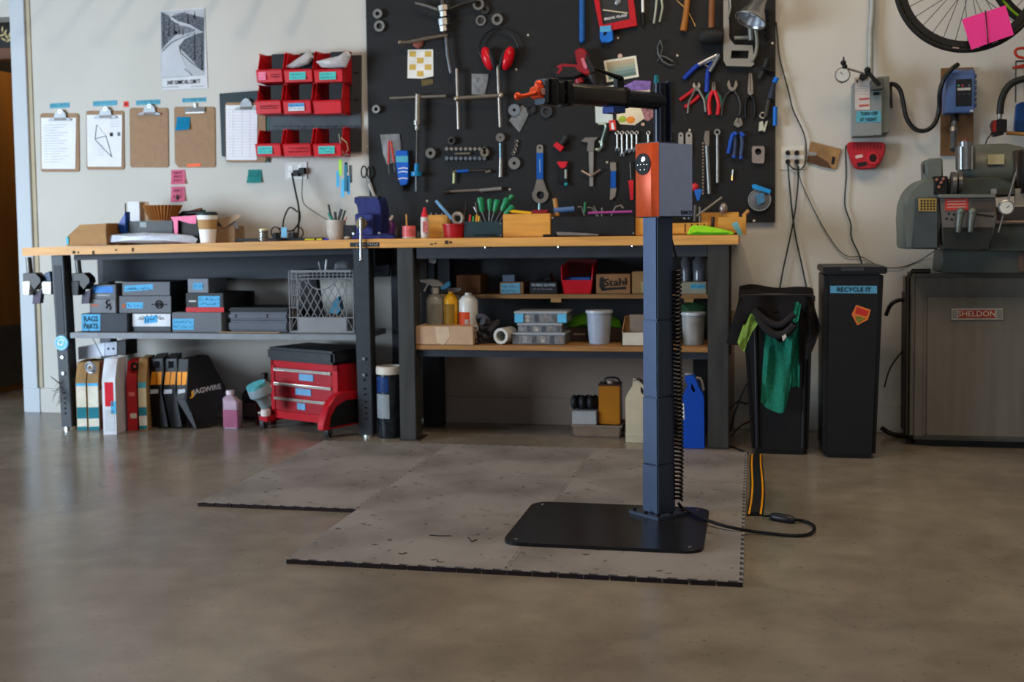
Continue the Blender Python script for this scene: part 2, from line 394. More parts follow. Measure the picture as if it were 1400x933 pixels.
# side frame that ties front and rear right legs (dark gap between benches)
lean_hexa(G(), g3.x+.088, g3.x+.095, YL+.09, 5.9, .14, .045).ob('side_brace', LEGD, LB)
lp = T('bench_label_plate', 'black lettered label plate on worktop edge under the vise handle', 'label')
G().bp(478.5, 331.5, 522, 337.5, YL-.023, .003).ob('plate', M('#1d1f22', .5), lp)
a = W(503, 334.5, YL-.0245); scrib(W(487, 334, YL).x, W(520, 334, YL).x, a.z, .02, YL-.0235, M('#cfd2d2', .5), lp, 1, 'lettering', 3, .0011)

RB = T('workbench', 'right workbench with heavy square grey steel legs and wooden shelves', 'workbench')
YR = 5.45
xa, xb = W(523, 333, YR).x, W(1010, 328, YR).x
G().box(-1.826, xb, YR-.02, YW-.03, .971, 1.015, .003).ob('worktop', WTOP, RB)
l3 = W(545, 480, YR).x; l4 = W(967.5, 480, YR).x
LEG2 = M('#403f3d', .42, .5, .2, 8, stretch=(3, 3, .4))
for x in (l3, l4):
    G().box(x, x+(.086 if x == l3 else .098), YR, YR+.1, 0.004, .971, .004).ob('leg', LEG2, RB)
    G().box(x-.003 if x > -1 else x-.003, x+.10, YR-.004, YR+.16, 0, .006, .001).ob('foot_plate', DKST, RB)
for x in (W(583, 530, 5.93).x, W(935, 530, 5.93).x+.05):
    G().box(x, x+.1, 5.86, 5.96, 0, .971, .004).ob('leg', M('#1b1a1b', .5, .2), RB)
G().box(l3+.098, l4, YR+.01, YR+.05, .915, .971, .003).box(l3+.098, l4, 5.88, 5.92, .9, .97).ob('apron', M('#34363a', .5, .3), RB)
G().box(l3+.02, l4+.1, 5.965, 5.975, W(740, 482, 5.96).z, .96).ob('back_panel', M('#2e2f31', .6, .1), RB)
zr = W(760, 473.5, YR+.02).z; SR = zr+.0015
SHW = M('#8a6238', .6, 0, .25, 4, .06, stretch=(1, 7, 14))
G().box(l3+.075, l4+.005, YR+.02, 5.94, zr-.024, zr, .002).ob('shelf', SHW, RB)
G().box(l3+.09, l4, YR+.04, YR+.08, zr-.06, zr-.026, .002).ob('shelf_rail', LEGM, RB)
YU = 5.70; zu = W(720, 402.5, YU).z; SU = zu+.0015
G().box(l3+.09, l4+.05, YU, 5.955, zu-.022, zu, .002).ob('shelf', SHW, RB)
for x0, x1 in ((753, 767), (935, 948)):
    G().bp(x0, 407.5, x1, 413.5, YU+.005, .1).ob('shelf_block', M('#9a7240', .7), RB)
for x in (663, 763, 864):
    p = W(x, 340, YR-.015); G().cyl((p.x, YR+.0, .971), (p.x, YR+.0, .965), .006, n=8).ob('bolt_head', CHROME, RB)

# ================================================================ PEGBOARD
PB = T('tool_board', 'large black plywood tool board hung with hand tools', 'tool board')
BM_ = M('#161617', .6, 0, .18, 4, .03, stretch=(.6, 1, 9))
G().box(-2.077, .106, YB, YW, W(1060, 303.5, YB).z, 2.75, .002).ob('board', BM_, PB)
G().box(-2.06, -.45, YB+.004, YW-.002, 1.0, W(1060, 303.5, YB).z-.001).ob('lower_board', BM_, PB)
for x, y in ((665, 80), (926, 76), (722, 48), (1056, 59), (706, 95), (502, 200), (1031, 302), (943, 178), (697, 259), (845, 52), (830, 222), (584, 275)):
    p = W(x, y, YB); G().cyl((p.x, YB-.003, p.z), (p.x, YB+.001, p.z), .006, n=10).ob('screw', M('#d8cbb4', .3, .6), PB)

# ================================================================ LIFTING STAND
az = radians(41); RD = Vector((sin(az), cos(az), 0)); LD = Vector((-cos(az), sin(az), 0)); UP = Vector((0, 0, 1))
BPZ = MZ+.012
stand = T('repair_stand', 'tall black motorised lifting stand with orange faced control box and horizontal arm', 'repair stand')
SBLK = M('#1b1c1f', .27, .2, .06, 30); SCOL = M('#3e485c', .40, .7, .04, 20); SBOX = M('#8091b8', .45, .1, .04, 30)
def rrect(x0, x1, y0, y1, r, z, n=8):
    P = []
    for cx, cy, a in ((x1-r, y0+r, -90), (x1-r, y1-r, 0), (x0+r, y1-r, 90), (x0+r, y0+r, 180)):
        for k in range(n+1):
            t = radians(a+90*k/n); P.append((cx+r*cos(t), cy+r*sin(t), z))
    return P
G().prism(rrect(-.812, -.158, 3.603, 4.178, .06, MZ), (0, 0, .012), .0015).ob('base_plate', SBLK, stand)
for x, y in ((-.77, 3.645), (-.2, 3.645), (-.2, 4.135), (-.77, 4.135)):
    G().cyl((x, y, BPZ), (x, y, BPZ+.0015), .006, n=10).ob('screw', STEEL, stand)
NC = Vector((-.327, 3.953, BPZ))                       # flange corner nearest the lens
def rb(g, o, l0, l1, r0_, r1, z0, z1, bev=0):
    """box on the stand's own axes: l along LD, r along RD"""
    v = [o+LD*a+RD*b+UP*c for c in (z0, z1) for a, b in ((l0, r0_), (l0, r1), (l1, r1), (l1, r0_))]
    return g.hexa(v, bev)
O = Vector((NC.x, NC.y, 0)); FL = .150
fl = rb(G(), O, 0, FL, 0, FL, BPZ, BPZ+.011, .001).ob('flange', M('#3a4252', .35, .4), stand)
for a, b in ((.015, .015), (.135, .015), (.015, .135), (.075, .012), (.012, .075)):
    p = O+LD*a+RD*b; G().cyl(p+UP*(BPZ+.011), p+UP*(BPZ+.02), .0065, n=6).ob('bolt', BLKS, fl)

zsm = [BPZ+.011]+[CAMH-(y-315.6)*3.98/FPX for y in (640, 546, 439, 290)]
for k in range(4):
    e = .0013*(3-k)
    rb(G(), O, .037-e, .109+e, .034-e, .116+e, zsm[k]+.0005, zsm[k+1]-.0005, .004).ob('column_segment', SCOL, stand)
zb0, zb1 = CAMH-(296.3-315.6)*3.95/FPX, CAMH-(195.5-315.6)*3.95/FPX
def lr(l, r, z): return O+LD*l+RD*r+UP*z
rb(G(), O, .040, .106, .037, .113, zsm[4]-.002, zb0, .003).ob('column_neck', BLKS, stand)
OG = M('#cd5026', .36, .15, .06, 40, .02)
G().prism([lr(.0145, .026, zb0), lr(.0345, .006, zb0), lr(.1115, .006, zb0), lr(.1315, .026, zb0)], UP*(zb1-zb0), .0012).ob('front_cover', OG, stand, 'orange metal front cover')
rb(G(), O, .0145, .1315, .0262, .189, zb0+.0008, zb1-.0008, .0015).ob('control_box', SBOX, stand)
rb(G(), O, .02, .126, .03, .12, zb1, zb1+.005, .001).ob('top_plate', M('#3b404c', .4, .4), stand)
rb(G(), O, .0165, .1295, .028, .187, zb0-.003, zb0+.0008, .001).ob('bottom_plate', BLKS, stand)
# round display on the orange face
zc = CAMH-(224-315.6)*3.95/FPX
dc = lr(.0735, .0055, zc)
dsp = G().cyl(dc, dc-RD*.003, .0375, n=40).ob('display', M('#0b0c10', .25), stand, 'round black display with lit digit and touch dots')
LIT = M('#e8f0ff', .4, emit=1.6)
G().ball(dc-RD*.003+UP*.018-LD*.006, .0078, (1, 1, 1)).ball(dc-RD*.003+UP*.013-LD*.001, .005).xf(Matrix.Identity(4)).ob('lit_digit', LIT, dsp)
g = G()
for a, b in ((-.024, -.002), (-.009, -.001), (.008, -.001), (.022, -.002), (-.011, -.019), (.01, -.019)):
    g.ball(dc-RD*.003-LD*a+UP*b, .0019)
g.ob('touch_dot', LIT, dsp)
txt('EEMCO', lr(.0138, .158, zb0+.0135), .0135, M('#05060a', .6), stand, .054, rz=pi/2-az)
# mast and arm (arm points out of the orange face)
ctr = lr(.075, .075, 0); MB_ = M('#22252e', .24, .5, .03)
G().cyl(ctr+RD*.015+UP*zb1, ctr+RD*.015+UP*1.556, .0235, n=28).ob('mast', MB_, stand)
rb(G(), ctr-LD*0, -.03, .03, .035, .043, zb1, 1.562, .001).ob('mast_plate', M('#2a3346', .3, .5), stand)
G().cyl(ctr-RD*.002+UP*1.556, ctr-RD*.002+UP*1.584, .0095, .0075, 14).ob('knob', M('#17697a', .5), stand)
arm = G().tube([ctr+RD*.02+UP*1.4945, ctr-RD*.17+UP*1.4945], .0295, 30).ob('arm', MB_, stand)
def arm_prism(s0, s1, hz0, hz1, hw, nm, mat, par, ch=.012, bev=.001):
    q = [(-hw+ch, hz0), (hw-ch, hz0), (hw, hz0+ch), (hw, hz1-ch), (hw-ch, hz1), (-hw+ch, hz1), (-hw, hz1-ch), (-hw, hz0+ch)]
    return G().prism([ctr+RD*s0+LD*a+UP*b for a, b in q], RD*(s1-s0), bev).ob(nm, mat, par)
arm_prism(-.408, -.158, 1.4625, 1.5275, .031, 'outer_arm_sleeve', M('#2f2d2d', .34, .3), stand)
arm_prism(-.166, -.155, 1.459, 1.531, .034, 'sleeve_collar', BLKS, stand)
arm_prism(-.43, -.41, 1.452, 1.535, .030, 'clamp_jaw', BLKS, stand, .004)
arm_prism(-.462, -.44, 1.458, 1.530, .026, 'clamp_jaw', BLKS, stand, .004)
arm_prism(-.500, -.470, 1.450, 1.538, .032, 'clamp_jaw', M('#191a1c', .35, .3), stand, .004)
G().tube([ctr-RD*.515+UP*1.493, ctr-RD*.405+UP*1.493], .016, 14).ob('clamp_spindle', STEEL, stand)
arm_prism(-.525, -.507, 1.452, 1.534, .027, 'clamp_end_block', M('#39414a', .35, .4), stand, .006)
OC = M('#cf4620', .35, .2)
cl = G().cyl(ctr-RD*.53+UP*1.492-LD*.022, ctr-RD*.53+UP*1.492+LD*.022, .021, n=24).ball(ctr-RD*.527+UP*1.515, .016).ob('cam_lever', OC, stand, 'orange cam lever')
G().tube([ctr-RD*.545+UP*1.488-LD*.01, ctr-RD*.60+UP*1.474-LD*.01, ctr-RD*.625+UP*1.472-LD*.01], [.0085, .0065, .0075], 12).ball(ctr-RD*.622+UP*1.472-LD*.01, .0125).ob('lever_handle', OC, cl)
G().cyl(ctr-RD*.53+UP*1.492-LD*.0225, ctr-RD*.53+UP*1.492-LD*.0265, .011, n=18).ob('pivot_cap', M('#b98a80', .3, .5), cl)
rb(G(), ctr, -.012, .012, -.195, -.165, 1.527, 1.565, .002).ob('height_stop', BLKS, stand)
G().tube([ctr-RD*.18+UP*1.56-LD*.012, ctr-RD*.215+UP*1.566-LD*.012, ctr-RD*.30+UP*1.584-LD*.012], [.009, .0075, .004], 10).ob('stop_lever', BLKS, stand)
rb(G(), ctr, -.03, .03, -.23, -.175, 1.441, 1.463, .002).ob('quick_clamp', M('#22356a', .3, .4), stand)
# coiled cord down the back right edge of the column
cc = lr(.03, .128, 0)
za, zb = F(930, 697, .0).z, 0
pts = []; z0, z1 = .075, .90; n = 56*9
for i in range(n+1):
    t = i/n; a = 2*pi*56*t; z = lerp(z0, z1, t)
    pts.append(cc+Vector((.0145*cos(a), .0145*sin(a), z))+RD*(.004*sin(6*t)))
pts.append(cc+UP*(z1+.03)); pts.append(lr(.06, .125, z1+.12)); pts.append(lr(.07, .12, zb0-.002))
G().tube(pts, .0044, 6).ob('coiled_cord', BLKS, stand)
# power lead to the inline adapter and floor cord cover
one(G().tube(spl([lr(.04, .14, .06), lr(.03, .16, .036), F(955, 707, .034), F(985, 718, .028), F(1012, 724, .022), F(1030, 727, .010), F(1075, 732, .007), F(1100, 732, .007), F(1112, 727, .007), F(1112, 719, .007), F(1100, 713, .008), F(1085, 711, .012)], 8), .0058, 8),
    'power_lead', BLKS, 'thin black power lead looping from the stand base across the concrete', 'cable')
a, b = F(1052, 706, .012), F(1087, 712, .012)
ad = T('inline_adapter', 'small black oval inline adapter lying at end of the floor cord cover', 'power adapter')
G().tube(spl([a, lerp(a, b, .15), lerp(a, b, .5), lerp(a, b, .85), b], 3), [.006, .009, .012, .0145, .016, .0165, .017, .0165, .016, .0145, .012, .009, .006], 14).ob('body', M('#1c1d22', .35), ad)
G().tube([F(1043, 706, .010), a], .004, 8).ob('strain_relief', BLKS, ad)
cc_ = T('cord_cover', 'black rubber floor cord cover with two yellow edge stripes', 'cord cover')
q = [F(1021, 706), F(1043, 706)]; q2 = [F(1028, 624), F(1044, 624)]
def strip(u0, u1, z0, z1, nm, mat, par):
    P = []
    for t in [i/10 for i in range(11)]:
        l, r = q[0].lerp(q2[0], t), q[1].lerp(q2[1], t)
        wv = .006*sin(t*5)
        P.append((l.lerp(r, u0)+Vector((wv, 0, 0)), l.lerp(r, u1)+Vector((wv, 0, 0))))
    g = G()
    for (a, b), (c, d) in zip(P, P[1:]): g.hexa([Vector((q_.x, q_.y, z)) for z in (z0, z1) for q_ in (a, b, d, c)])
    return g.ob(nm, mat, par)
strip(-.02, 1.02, .0005, .007, 'base_strip', RUB, cc_)
strip(.22, .78, .007, .014, 'centre_ridge', M('#121316', .6), cc_)
YEL = M('#e59c12', .55); strip(.08, .2, .007, .009, 'yellow_stripe', YEL, cc_); strip(.8, .92, .007, .009, 'yellow_stripe', YEL, cc_)
# ================================================================ LEFT WALL: poster, clipboards, notes
po = T('poster', 'black and white forest road poster taped to white wall', 'poster')
Yp = YW-.004
G().px([(219, 15), (279.5, 10.5), (284, 121), (222, 123)], Yp, .003).ob('sheet', M('#c4c7cb', .7, 0, .04), po)
PG, PD = M('#565b63', .8, 0, .8, 90), M('#1c2026', .8, 0, .3, 120)
def flat(pts, Y, mat, par, nm='print'): return G().px(pts, Y, .0008).ob(nm, mat, par)
flat([(219.5, 16), (279, 11.8), (280, 103), (220, 107.5)], Yp-.0008, M('#a9adb2', .8, 0, .06), po)
flat([(220, 16), (232, 22), (241, 28), (248, 40), (240, 48), (231, 56), (221, 68)], Yp-.0016, PG, po)
flat([(232, 24), (252, 18), (262, 20), (279, 24), (279, 44), (270, 40), (258, 34), (244, 31)], Yp-.0016, PG, po)
flat([(246, 62), (252, 54), (266, 47), (279, 44), (279, 96), (271, 92), (262, 82), (252, 72), (246, 66)], Yp-.0016, PG, po)
flat([(240, 34), (262, 37), (268, 42), (254, 46), (238, 48)], Yp-.0016, M('#6f747b', .8, 0, .4, 150), po)
flat([(231, 24), (240, 31), (256, 35), (267, 41), (262, 46), (247, 52), (234, 62), (222, 72), (220, 106), (262, 103), (254, 90), (246, 74), (245, 62), (252, 54), (268, 46), (270, 40), (258, 33), (243, 29), (233, 22)], Yp-.0022, M('#b5b9bf', .8, 0, .05), po, 'road')
for x, y0, y1, w in ((266, 34, 82, 1.1), (276, 40, 96, .8), (257, 17, 33, 1), (238, 32, 46, .8), (245, 34, 46, .7), (266, 15, 26, 1.6), (231, 22, 50, .7), (224, 22, 60, .6), (250, 38, 48, .7)):
    flat([(x, y0), (x+w, y1), (x-w, y1)], Yp-.0028, PD, po, 'tree')
for pts in ([(231, 26), (240, 20), (254, 17)], [(222, 70), (234, 58), (250, 51), (266, 45)], [(245, 62), (247, 72), (262, 86), (278, 97)], [(252, 94), (263, 103)]):
    G().ptube(pts, Yp-.002, .0018, 5).ob('ink_line', PD, po)
p = W(251, 112.5, Yp-.001); txt('SWIFT SUMMIT HILL CLIMB TT', p, .023, INK, po, .205, ry=.012)
scrib(W(219, 119, Yp).x, W(246, 119, Yp).x, W(235, 119, Yp).z, .006, Yp-.001, INK, po, 1, 'small_print', 5, .0006)
scrib(W(260, 117, Yp).x, W(281, 117, Yp).x, W(270, 118, Yp).z, .006, Yp-.001, INK, po, 1, 'small_print', 6, .0006)

def tape(x0, y0, x1, y1, label, seed, Y=YW-.0015, mat=TAPE, cat='tape label', name='tape_label', rows=1, group=None):
    t = T(name, label, cat, group)
    G().px([(x0, y0), (x1, lerp(y0, y0-1.5, 1)), (x1, y1-1.5), (x0, y1)], Y, .0012).ob('tape', mat, t)
    ym = (y0+y1)/2-.7; a, b = W(x0, ym, Y), W(x1, ym, Y)
    scrib(a.x, b.x, a.z, (y1-y0)*.8*S(x0, ym, Y), Y-.0005, INK, t, rows, seed=seed); return t
tape(68, 141.5, 95, 148.5, 'blue tape strip with writing above leftmost clipboard', 1)
tape(127, 138.5, 160, 145.5, 'blue tape strip with writing above the bicycle frame drawing', 2)
tape(186, 137.5, 219, 144, 'blue tape strip with writing above the bare brown clipboard', 3)
tape(249, 134.5, 282, 140.5, 'blue tape strip with writing above clipboard holding a sticky note', 4)
MAS = M('#8f6f50', .6, 0, .08, 30)
def clipboard(x0, y0, x1, y1, label, paper=None, kind='lever', skew=0, mat=MAS, cut=False, Y0=YW):
    t = T('clipboard', label, 'clipboard', 'clipboards hung in a row on the wall'); Y = Y0-.006
    r = 2.2
    P = [(x0+r, y0), (x1-r, y0-skew), (x1, y0+r-skew), (x1+.8, y1-r-skew), (x1-r+.8, y1-skew), (x0+r+(4 if cut else 1), y1), (x0+.8, y1-(7 if cut else r)), (x0, y0+r)]
    G().px(P, Y, .004, .0006).ob('board', mat, t)
    if paper:
        a, b, c, d = paper; P = [(a, b), (c, b-skew), (c-1, d-skew), (a+1, d)]
        pp = G().px(P, Y-.003, .0025).ob('paper', PAPER, t)
    xm = (x0+x1)/2+.6; yc = y0+1
    if kind == 'lever':
        G().px([(xm-16, yc+9), (xm-14, yc+6.4), (xm-8, yc+5), (xm-7.5, yc-1), (xm-3, yc-6), (xm+3, yc-6.3), (xm+7.5, yc-1), (xm+8, yc+5), (xm+14, yc+6), (xm+16, yc+8.6)], Y-.012, .006, .0015).ob('clip', M('#85888b', .5, .6), t)
        g = G(); c = W(xm, yc-3.5, Y-.012); g.torus(c, .010, .0025, (0, 1, 0), 16, 6); g.ob('hang_ring', CHROME, t)
        G().bp(xm-8, yc+5, xm+8, yc+8.5, Y-.014, .003).ob('clip_spring', DKST, t)
    else:
        G().bp(xm-14, yc, xm+14, yc+6, Y-.008, .006, .001).ob('clip', DKST, t)
        G().bp(xm-13, yc+5, xm+13, yc+8, Y-.006, .004, .001).ob('clip_edge', STEEL, t)
        G().bp(xm-1.6, yc-6, xm+1.6, yc+1, Y-.007, .004, .001).ob('hang_tab', STEEL, t)
    return t, Y
t, Y = clipboard(55, 155, 107.5, 235, 'leftmost clipboard holding a printed list on white paper', (56, 161, 104, 231))
for k in range(15): scrib(W(59, 170+k*3.6, Y).x, W(96 - (k % 3)*7, 170, Y).x, W(75, 171+k*3.6, Y).z, .006, Y-.0032, M('#6c6f78', .8), t, 1, 'printed_line', k, .0005)
t, Y = clipboard(117.5, 151.5, 169, 232, 'clipboard with a drawing of a bicycle frame on paper', (118.5, 157, 167, 228))
g = [((132, 171), (130, 190)), ((130, 190), (145, 186)), ((145, 186), (132.5, 171)), ((130, 191), (153, 215)), ((145, 186), (153, 215))]
for i, (a, b) in enumerate(g): G().ptube([a, b], Y-.0036, .0022 if i != 2 else .001, 5).ob('drawn_tube', M('#5a5d60', .7), t)
G().bp(150, 181.5, 154.5, 186.5, Y-.0036, .0006).ob('printed_square', INK, t); G().bp(160.5, 181, 164.5, 186, Y-.0036, .0006).ob('printed_square', M('#5f6870', .7), t)
for k in range(4): scrib(W(150, 163, Y).x, W(165, 163, Y).x, W(157, 162.5+k*3.4, Y).z, .006, Y-.0032, M('#6c6f78', .8), t, 1, 'printed_line', 40+k, .0006)
for k in range(4): scrib(W(134, 200, Y).x, W(143, 200, Y).x, W(138, 200+k*4, Y).z, .005, Y-.0032, M('#8a8d96', .8), t, 1, 'printed_line', 50+k, .0005)
t, Y = clipboard(177, 147.5, 229.5, 229, 'bare brown clipboard without any paper')
scrib(W(192, 156, Y).x, W(207, 156, Y).x, W(200, 156, Y).z, .007, Y-.0155, M('#c24a44', .6), t, 1, 'red_print', 77, .001)
t, Y = clipboard(238, 146, 293.5, 229, 'brown clipboard with low profile clip and clipped lower left corner', None, 'flat', 0, MAS, True)
G().px([(256, 224.2), (274.5, 223), (274.5, 227.6), (256, 228.8)], Y-.001, .001).ob('orange_tape', M('#e0633c', .6), t)
def sticky(pts, mat, label, rows, seed, Y=YW-.003, curl=.012, word=None, group=None):
    t = T('sticky_note', label, 'sticky note', group)
    a, b, c, d = [W(x, y, Y) for x, y in pts]      # tl tr br bl
    def fn(u, v):
        p = a.lerp(b, u).lerp(d.lerp(c, u), v); return p+Vector((0, -curl*v*v, 0))
    G().sheet(fn, 4, 6, th=.0006).ob('paper', mat, t)
    if word:
        for k, w_ in enumerate(word):
            v = (k+.5)/len(word)*.8+.08; p = fn(.5, v)+Vector((0, -.0012, 0))
            txt(w_, p, (a.z-d.z)*.17, M('#8d3550', .7), t, (b.x-a.x)*.62, name='handwriting')
    elif rows: scrib(a.x+.006, b.x-.006, (a.z+d.z)/2+.008, (a.z-d.z)*.6, a.y-curl*.5, M('#1d5f86', .7), t, rows, seed=seed)
    return t
SBL = M('#149bce', .7, 0, .05)
sticky([(242, 160), (260, 160), (259.5, 177), (240.5, 179)], SBL, 'bright blue sticky note stuck on a brown clipboard', 1, 9, YW-.009)
sticky([(234, 232.5), (252.5, 232), (254, 251.5), (235, 252.5)], PINK, 'upper pink sticky note, directly below a clipboard', 0, 1, word=('NEW', 'BIKE', 'INFO'))
sticky([(234, 255.5), (252.5, 255), (253.5, 275), (234.5, 276.5)], PINK, 'lower pink sticky note with a small black arrow', 0, 1, word=('INFO', 'IN'))
G().px([(241.5, 266), (243.5, 266), (243.5, 270), (245.5, 270), (242.5, 274), (240, 270), (241.5, 270)], YW-.016, .001).ob('arrow', INK, bpy.data.objects['sticky_note.002'])
sticky([(339.5, 232), (357.5, 232), (358, 250), (338, 250.5)], M('#3ba7a0', .7, 0, .05), 'teal sticky note alone on the white wall under the letter holder', 1, 12)
t = one(G().px([(168.8, 138.8), (175.5, 138.3), (175.8, 146), (169, 146.4)], YW-.002, .0015), 'wall_marker', M('#d8352c', .6), 'tiny red tag with a black dot between two clipboards', 'tag')
G().ball(W(171.8, 142.5, YW-.004), .006, (1, .4, 1)).ob('dot', INK, t)
# green-black letter holder with the fifth clipboard
lh = T('letter_holder', 'dark green hanging folder behind the rightmost clipboard', 'folder')
G().px([(300, 128), (352, 124), (352, 128), (351, 222), (306, 214.5), (303, 213)], YW-.012, .01).ob('folder', M('#12252a', .5, 0, .1), lh)
G().px([(362, 160), (368, 160), (367, 222), (362, 222)], YW-.014, .01).ob('folder_edge', M('#2c5a4c', .5), lh)
t, Y = clipboard(308, 140, 363, 222, 'clipboard with a lined form, partly behind the red bins', (308.5, 144, 352, 219), Y0=YW-.014)
for k in range(17): G().ptube([(311, 150+k*4), (350, 150+k*4)], Y-.0033, .0005, 4).ob('form_line', M('#9a97b4', .8), t)
for x in (319, 331, 342): G().ptube([(x, 149), (x, 215)], Y-.0033, .0005, 4).ob('form_line', M('#9a97b4', .8), t)

# ---------------------------------------------------------------- louvred panel with nine red bins
pn = T('louvre_panel', 'grey steel louvred panel holding nine red bins', 'panel')
Yq = YW-.012
G().px([(361, 79), (494, 75), (494, 207.5), (364, 205)], Yq, .01, .001).ob('plate', M('#3f4347', .5, .3), pn)
for k in range(12):
    x = 372+k*10.2
    for y in (98, 135, 172): G().bp(x, y, x+6, y+1.5, Yq-.005, .006).ob('louvre', M('#2a2e33', .5, .3), pn)
REDB, REDI = M('#c01420', .35, 0, .08, 12), M('#8a0e16', .5)
def bin_(x0, x1, yt, yb, yf, side, label, dep=.15):
    """open-fronted stacking bin: x0..x1 rear px, yt rear top, yb bottom, yf top of front lip"""
    t = T('red_bin', label, 'storage bin', 'red bins on the louvred panel'); Yf = Yq-dep
    A, B = W(x0, yf, Yf).x, W(x1, yf, Yf).x
    zt, zb, zl = W(x0, yt, Yq-.02).z, W(x0, yb, Yf).z, W(x0, yf, Yf).z; th = .0035
    zc = lerp(zb, zt, .12)
    G().prism([(A, Yf, zb), (B, Yf, zb), (B-.003, Yf-.012, zl), (A+.003, Yf-.012, zl)], (0, th, 0), .0006).ob('front_lip', REDB, t)
    for q in (A, B-th):
        G().prism([(q, Yf, zb), (q, Yf-.012, zl), (q, Yf+.012, zl+.004), (q, Yf+.045, zt), (q, Yq-.006, zt+.004), (q, Yq-.006, zb+.012)], (th, 0, 0), .0006).ob('side_panel', REDB, t)
    G().box(A, B, Yf, Yq-.006, zb, zb+.004).ob('bin_floor', REDB, t)
    G().box(A, B, Yq-.012, Yq-.006, zb+.006, zt+.006).ob('rear_panel', REDI, t)
    G().tube([(B+.002, Yf+.045, zt), (B+.002, Yq-.01, zt+.004)], .004, 8).tube([(A-.002, Yf+.045, zt), (A-.002, Yq-.01, zt+.004)], .004, 8).tube([(A+.002, Yf-.014, zl), (B-.002, Yf-.014, zl)], .0035, 8).ob('rim', REDB, t)
    if side:
        for k in range(3): G().box(B, B+.002, Yf+.05+k*.026, Yf+.054+k*.026, zb+.02, zt-.006).ob('side_rib', REDB, t)
        G().box(B, B+.002, Yf+.045, Yq-.02, (zb+zt)/2, (zb+zt)/2+.004).ob('side_rib', REDB, t)
    return t, A, B, Yf, zb, zl, zt
LBT, LPK, LWH = M('#49b7b4', .6, 0, .05), PINK, M('#c9d3da', .6)
cols = [(350, 384), (388, 425), (429, 466.5)]
rows_ = [(78, 113, 97), (120, 156, 139), (181, 214, 198)]
rn = ['top', 'middle', 'bottom']; cn = ['left', 'centre', 'right']
cont = {(0, 0): (LPK, .1), (0, 1): (LBT, .2), (0, 2): (LBT, .2), (1, 1): (LWH, .2), (2, 0): (LBT, .1), (2, 2): (LBT, .2)}
desc = {(0, 0): 'red bin with a pink label, upper left of nine', (0, 1): 'red bin in top row centre with a plastic bag standing up', (0, 2): 'red bin in top row right, covered by a clear bag',
        (1, 0): 'red bin without label at left end of middle row', (1, 1): 'red bin with half white half blue label, centre of the nine', (1, 2): 'unlabelled red bin at the right end of middle row',
        (2, 0): 'red bin with teal label at left end of bottom row', (2, 1): 'red bin with handwritten black lettering, bottom row centre', (2, 2): 'red bin with teal label and keys hanging, bottom row right'}
for i in range(3):
    for j in range(3):
        x0, x1 = cols[j]; yt, yb, yf = rows_[i]
        if i == 0: x0 += 1; x1 += 2
        t, A, B, Yf, zb, zl, zt = bin_(x0, x1, yt-1.5*j, yb, yf, j == 2, desc[i, j])
        w = B-A; zm = (zb+zl)/2
        if (i, j) in cont:
            mt, o_ = cont[i, j]; x0_ = A+w*o_; lw = w*(.28 if mt is PINK else .58)
            G().box(x0_, x0_+lw, Yf-.0125, Yf-.0095, zm-.020, zm+.021).ob('label_card', mt, t)
            if mt is LWH: G().box(x0_, x0_+lw, Yf-.0135, Yf-.0115, zm+.002, zm+.021).ob('label_card', M('#4a8fc0', .6), t)
            scrib(x0_, x0_+lw, zm, .032, Yf-.0138, INK, t, 2, seed=i*9+j)
        if (i, j) in ((2, 1), (1, 0), (0, 0)): scrib(A+w*(.15 if i else .55), B-.006, zm, .036 if i == 2 else .024, Yf-.0125, INK, t, 2, seed=i*7+j, r=.0013)
        G().box(A+w*.45, B-.008, Yf+.05, Yq-.02, zb+.01, zt-.002, .002).ob('divider', BLK, t)
BAG = M('#b9b4b4', .25, 0, .25, 20, .2, alpha=.75)
def blob(pts, Y, t, mat, name, parent=None, amp=.006, seed=0):
    """crumpled plastic or cloth lump from a px outline"""
    rnd = random.Random(seed); c = [sum(p[0] for p in pts)/len(pts), sum(p[1] for p in pts)/len(pts)]
    g = G(); b = g.b; ringf = []; L_ = [(1, 0), (.8, -.5), (.4, -.85)]
    for k, d in L_:
        ringf.append([b.verts.new(W(c[0]+(x-c[0])*k, c[1]+(y-c[1])*k, Y)+Vector((rnd.uniform(-amp, amp)*.3, d*t+rnd.uniform(-amp, amp), 0))) for x, y in pts])
    back = [b.verts.new(W(x, y, Y)+Vector((0, .004, 0))) for x, y in pts]
    for A, B in zip([back]+ringf, ringf):
        for i in range(len(pts)): b.faces.new((A[i], A[(i+1) % len(pts)], B[(i+1) % len(pts)], B[i]))
    b.faces.new(ringf[-1]); b.faces.new(back[::-1]); return g.ob(name, mat, parent)
for pts, lb in (([(391, 91), (402, 83), (424, 69), (429, 78), (421, 88), (408, 92), (398, 93)], 'crumpled clear plastic bag poking out of the top centre red bin'),
                ([(432, 84), (440, 92), (455, 93), (473, 92), (480, 76), (475, 68), (466, 76), (448, 80)], 'crumpled clear plastic bag over the top right red bin')):
    tag(blob(pts, Yq-.15, .02, BAG, 'plastic_bag', None, .006, 3), lb, 'bag')
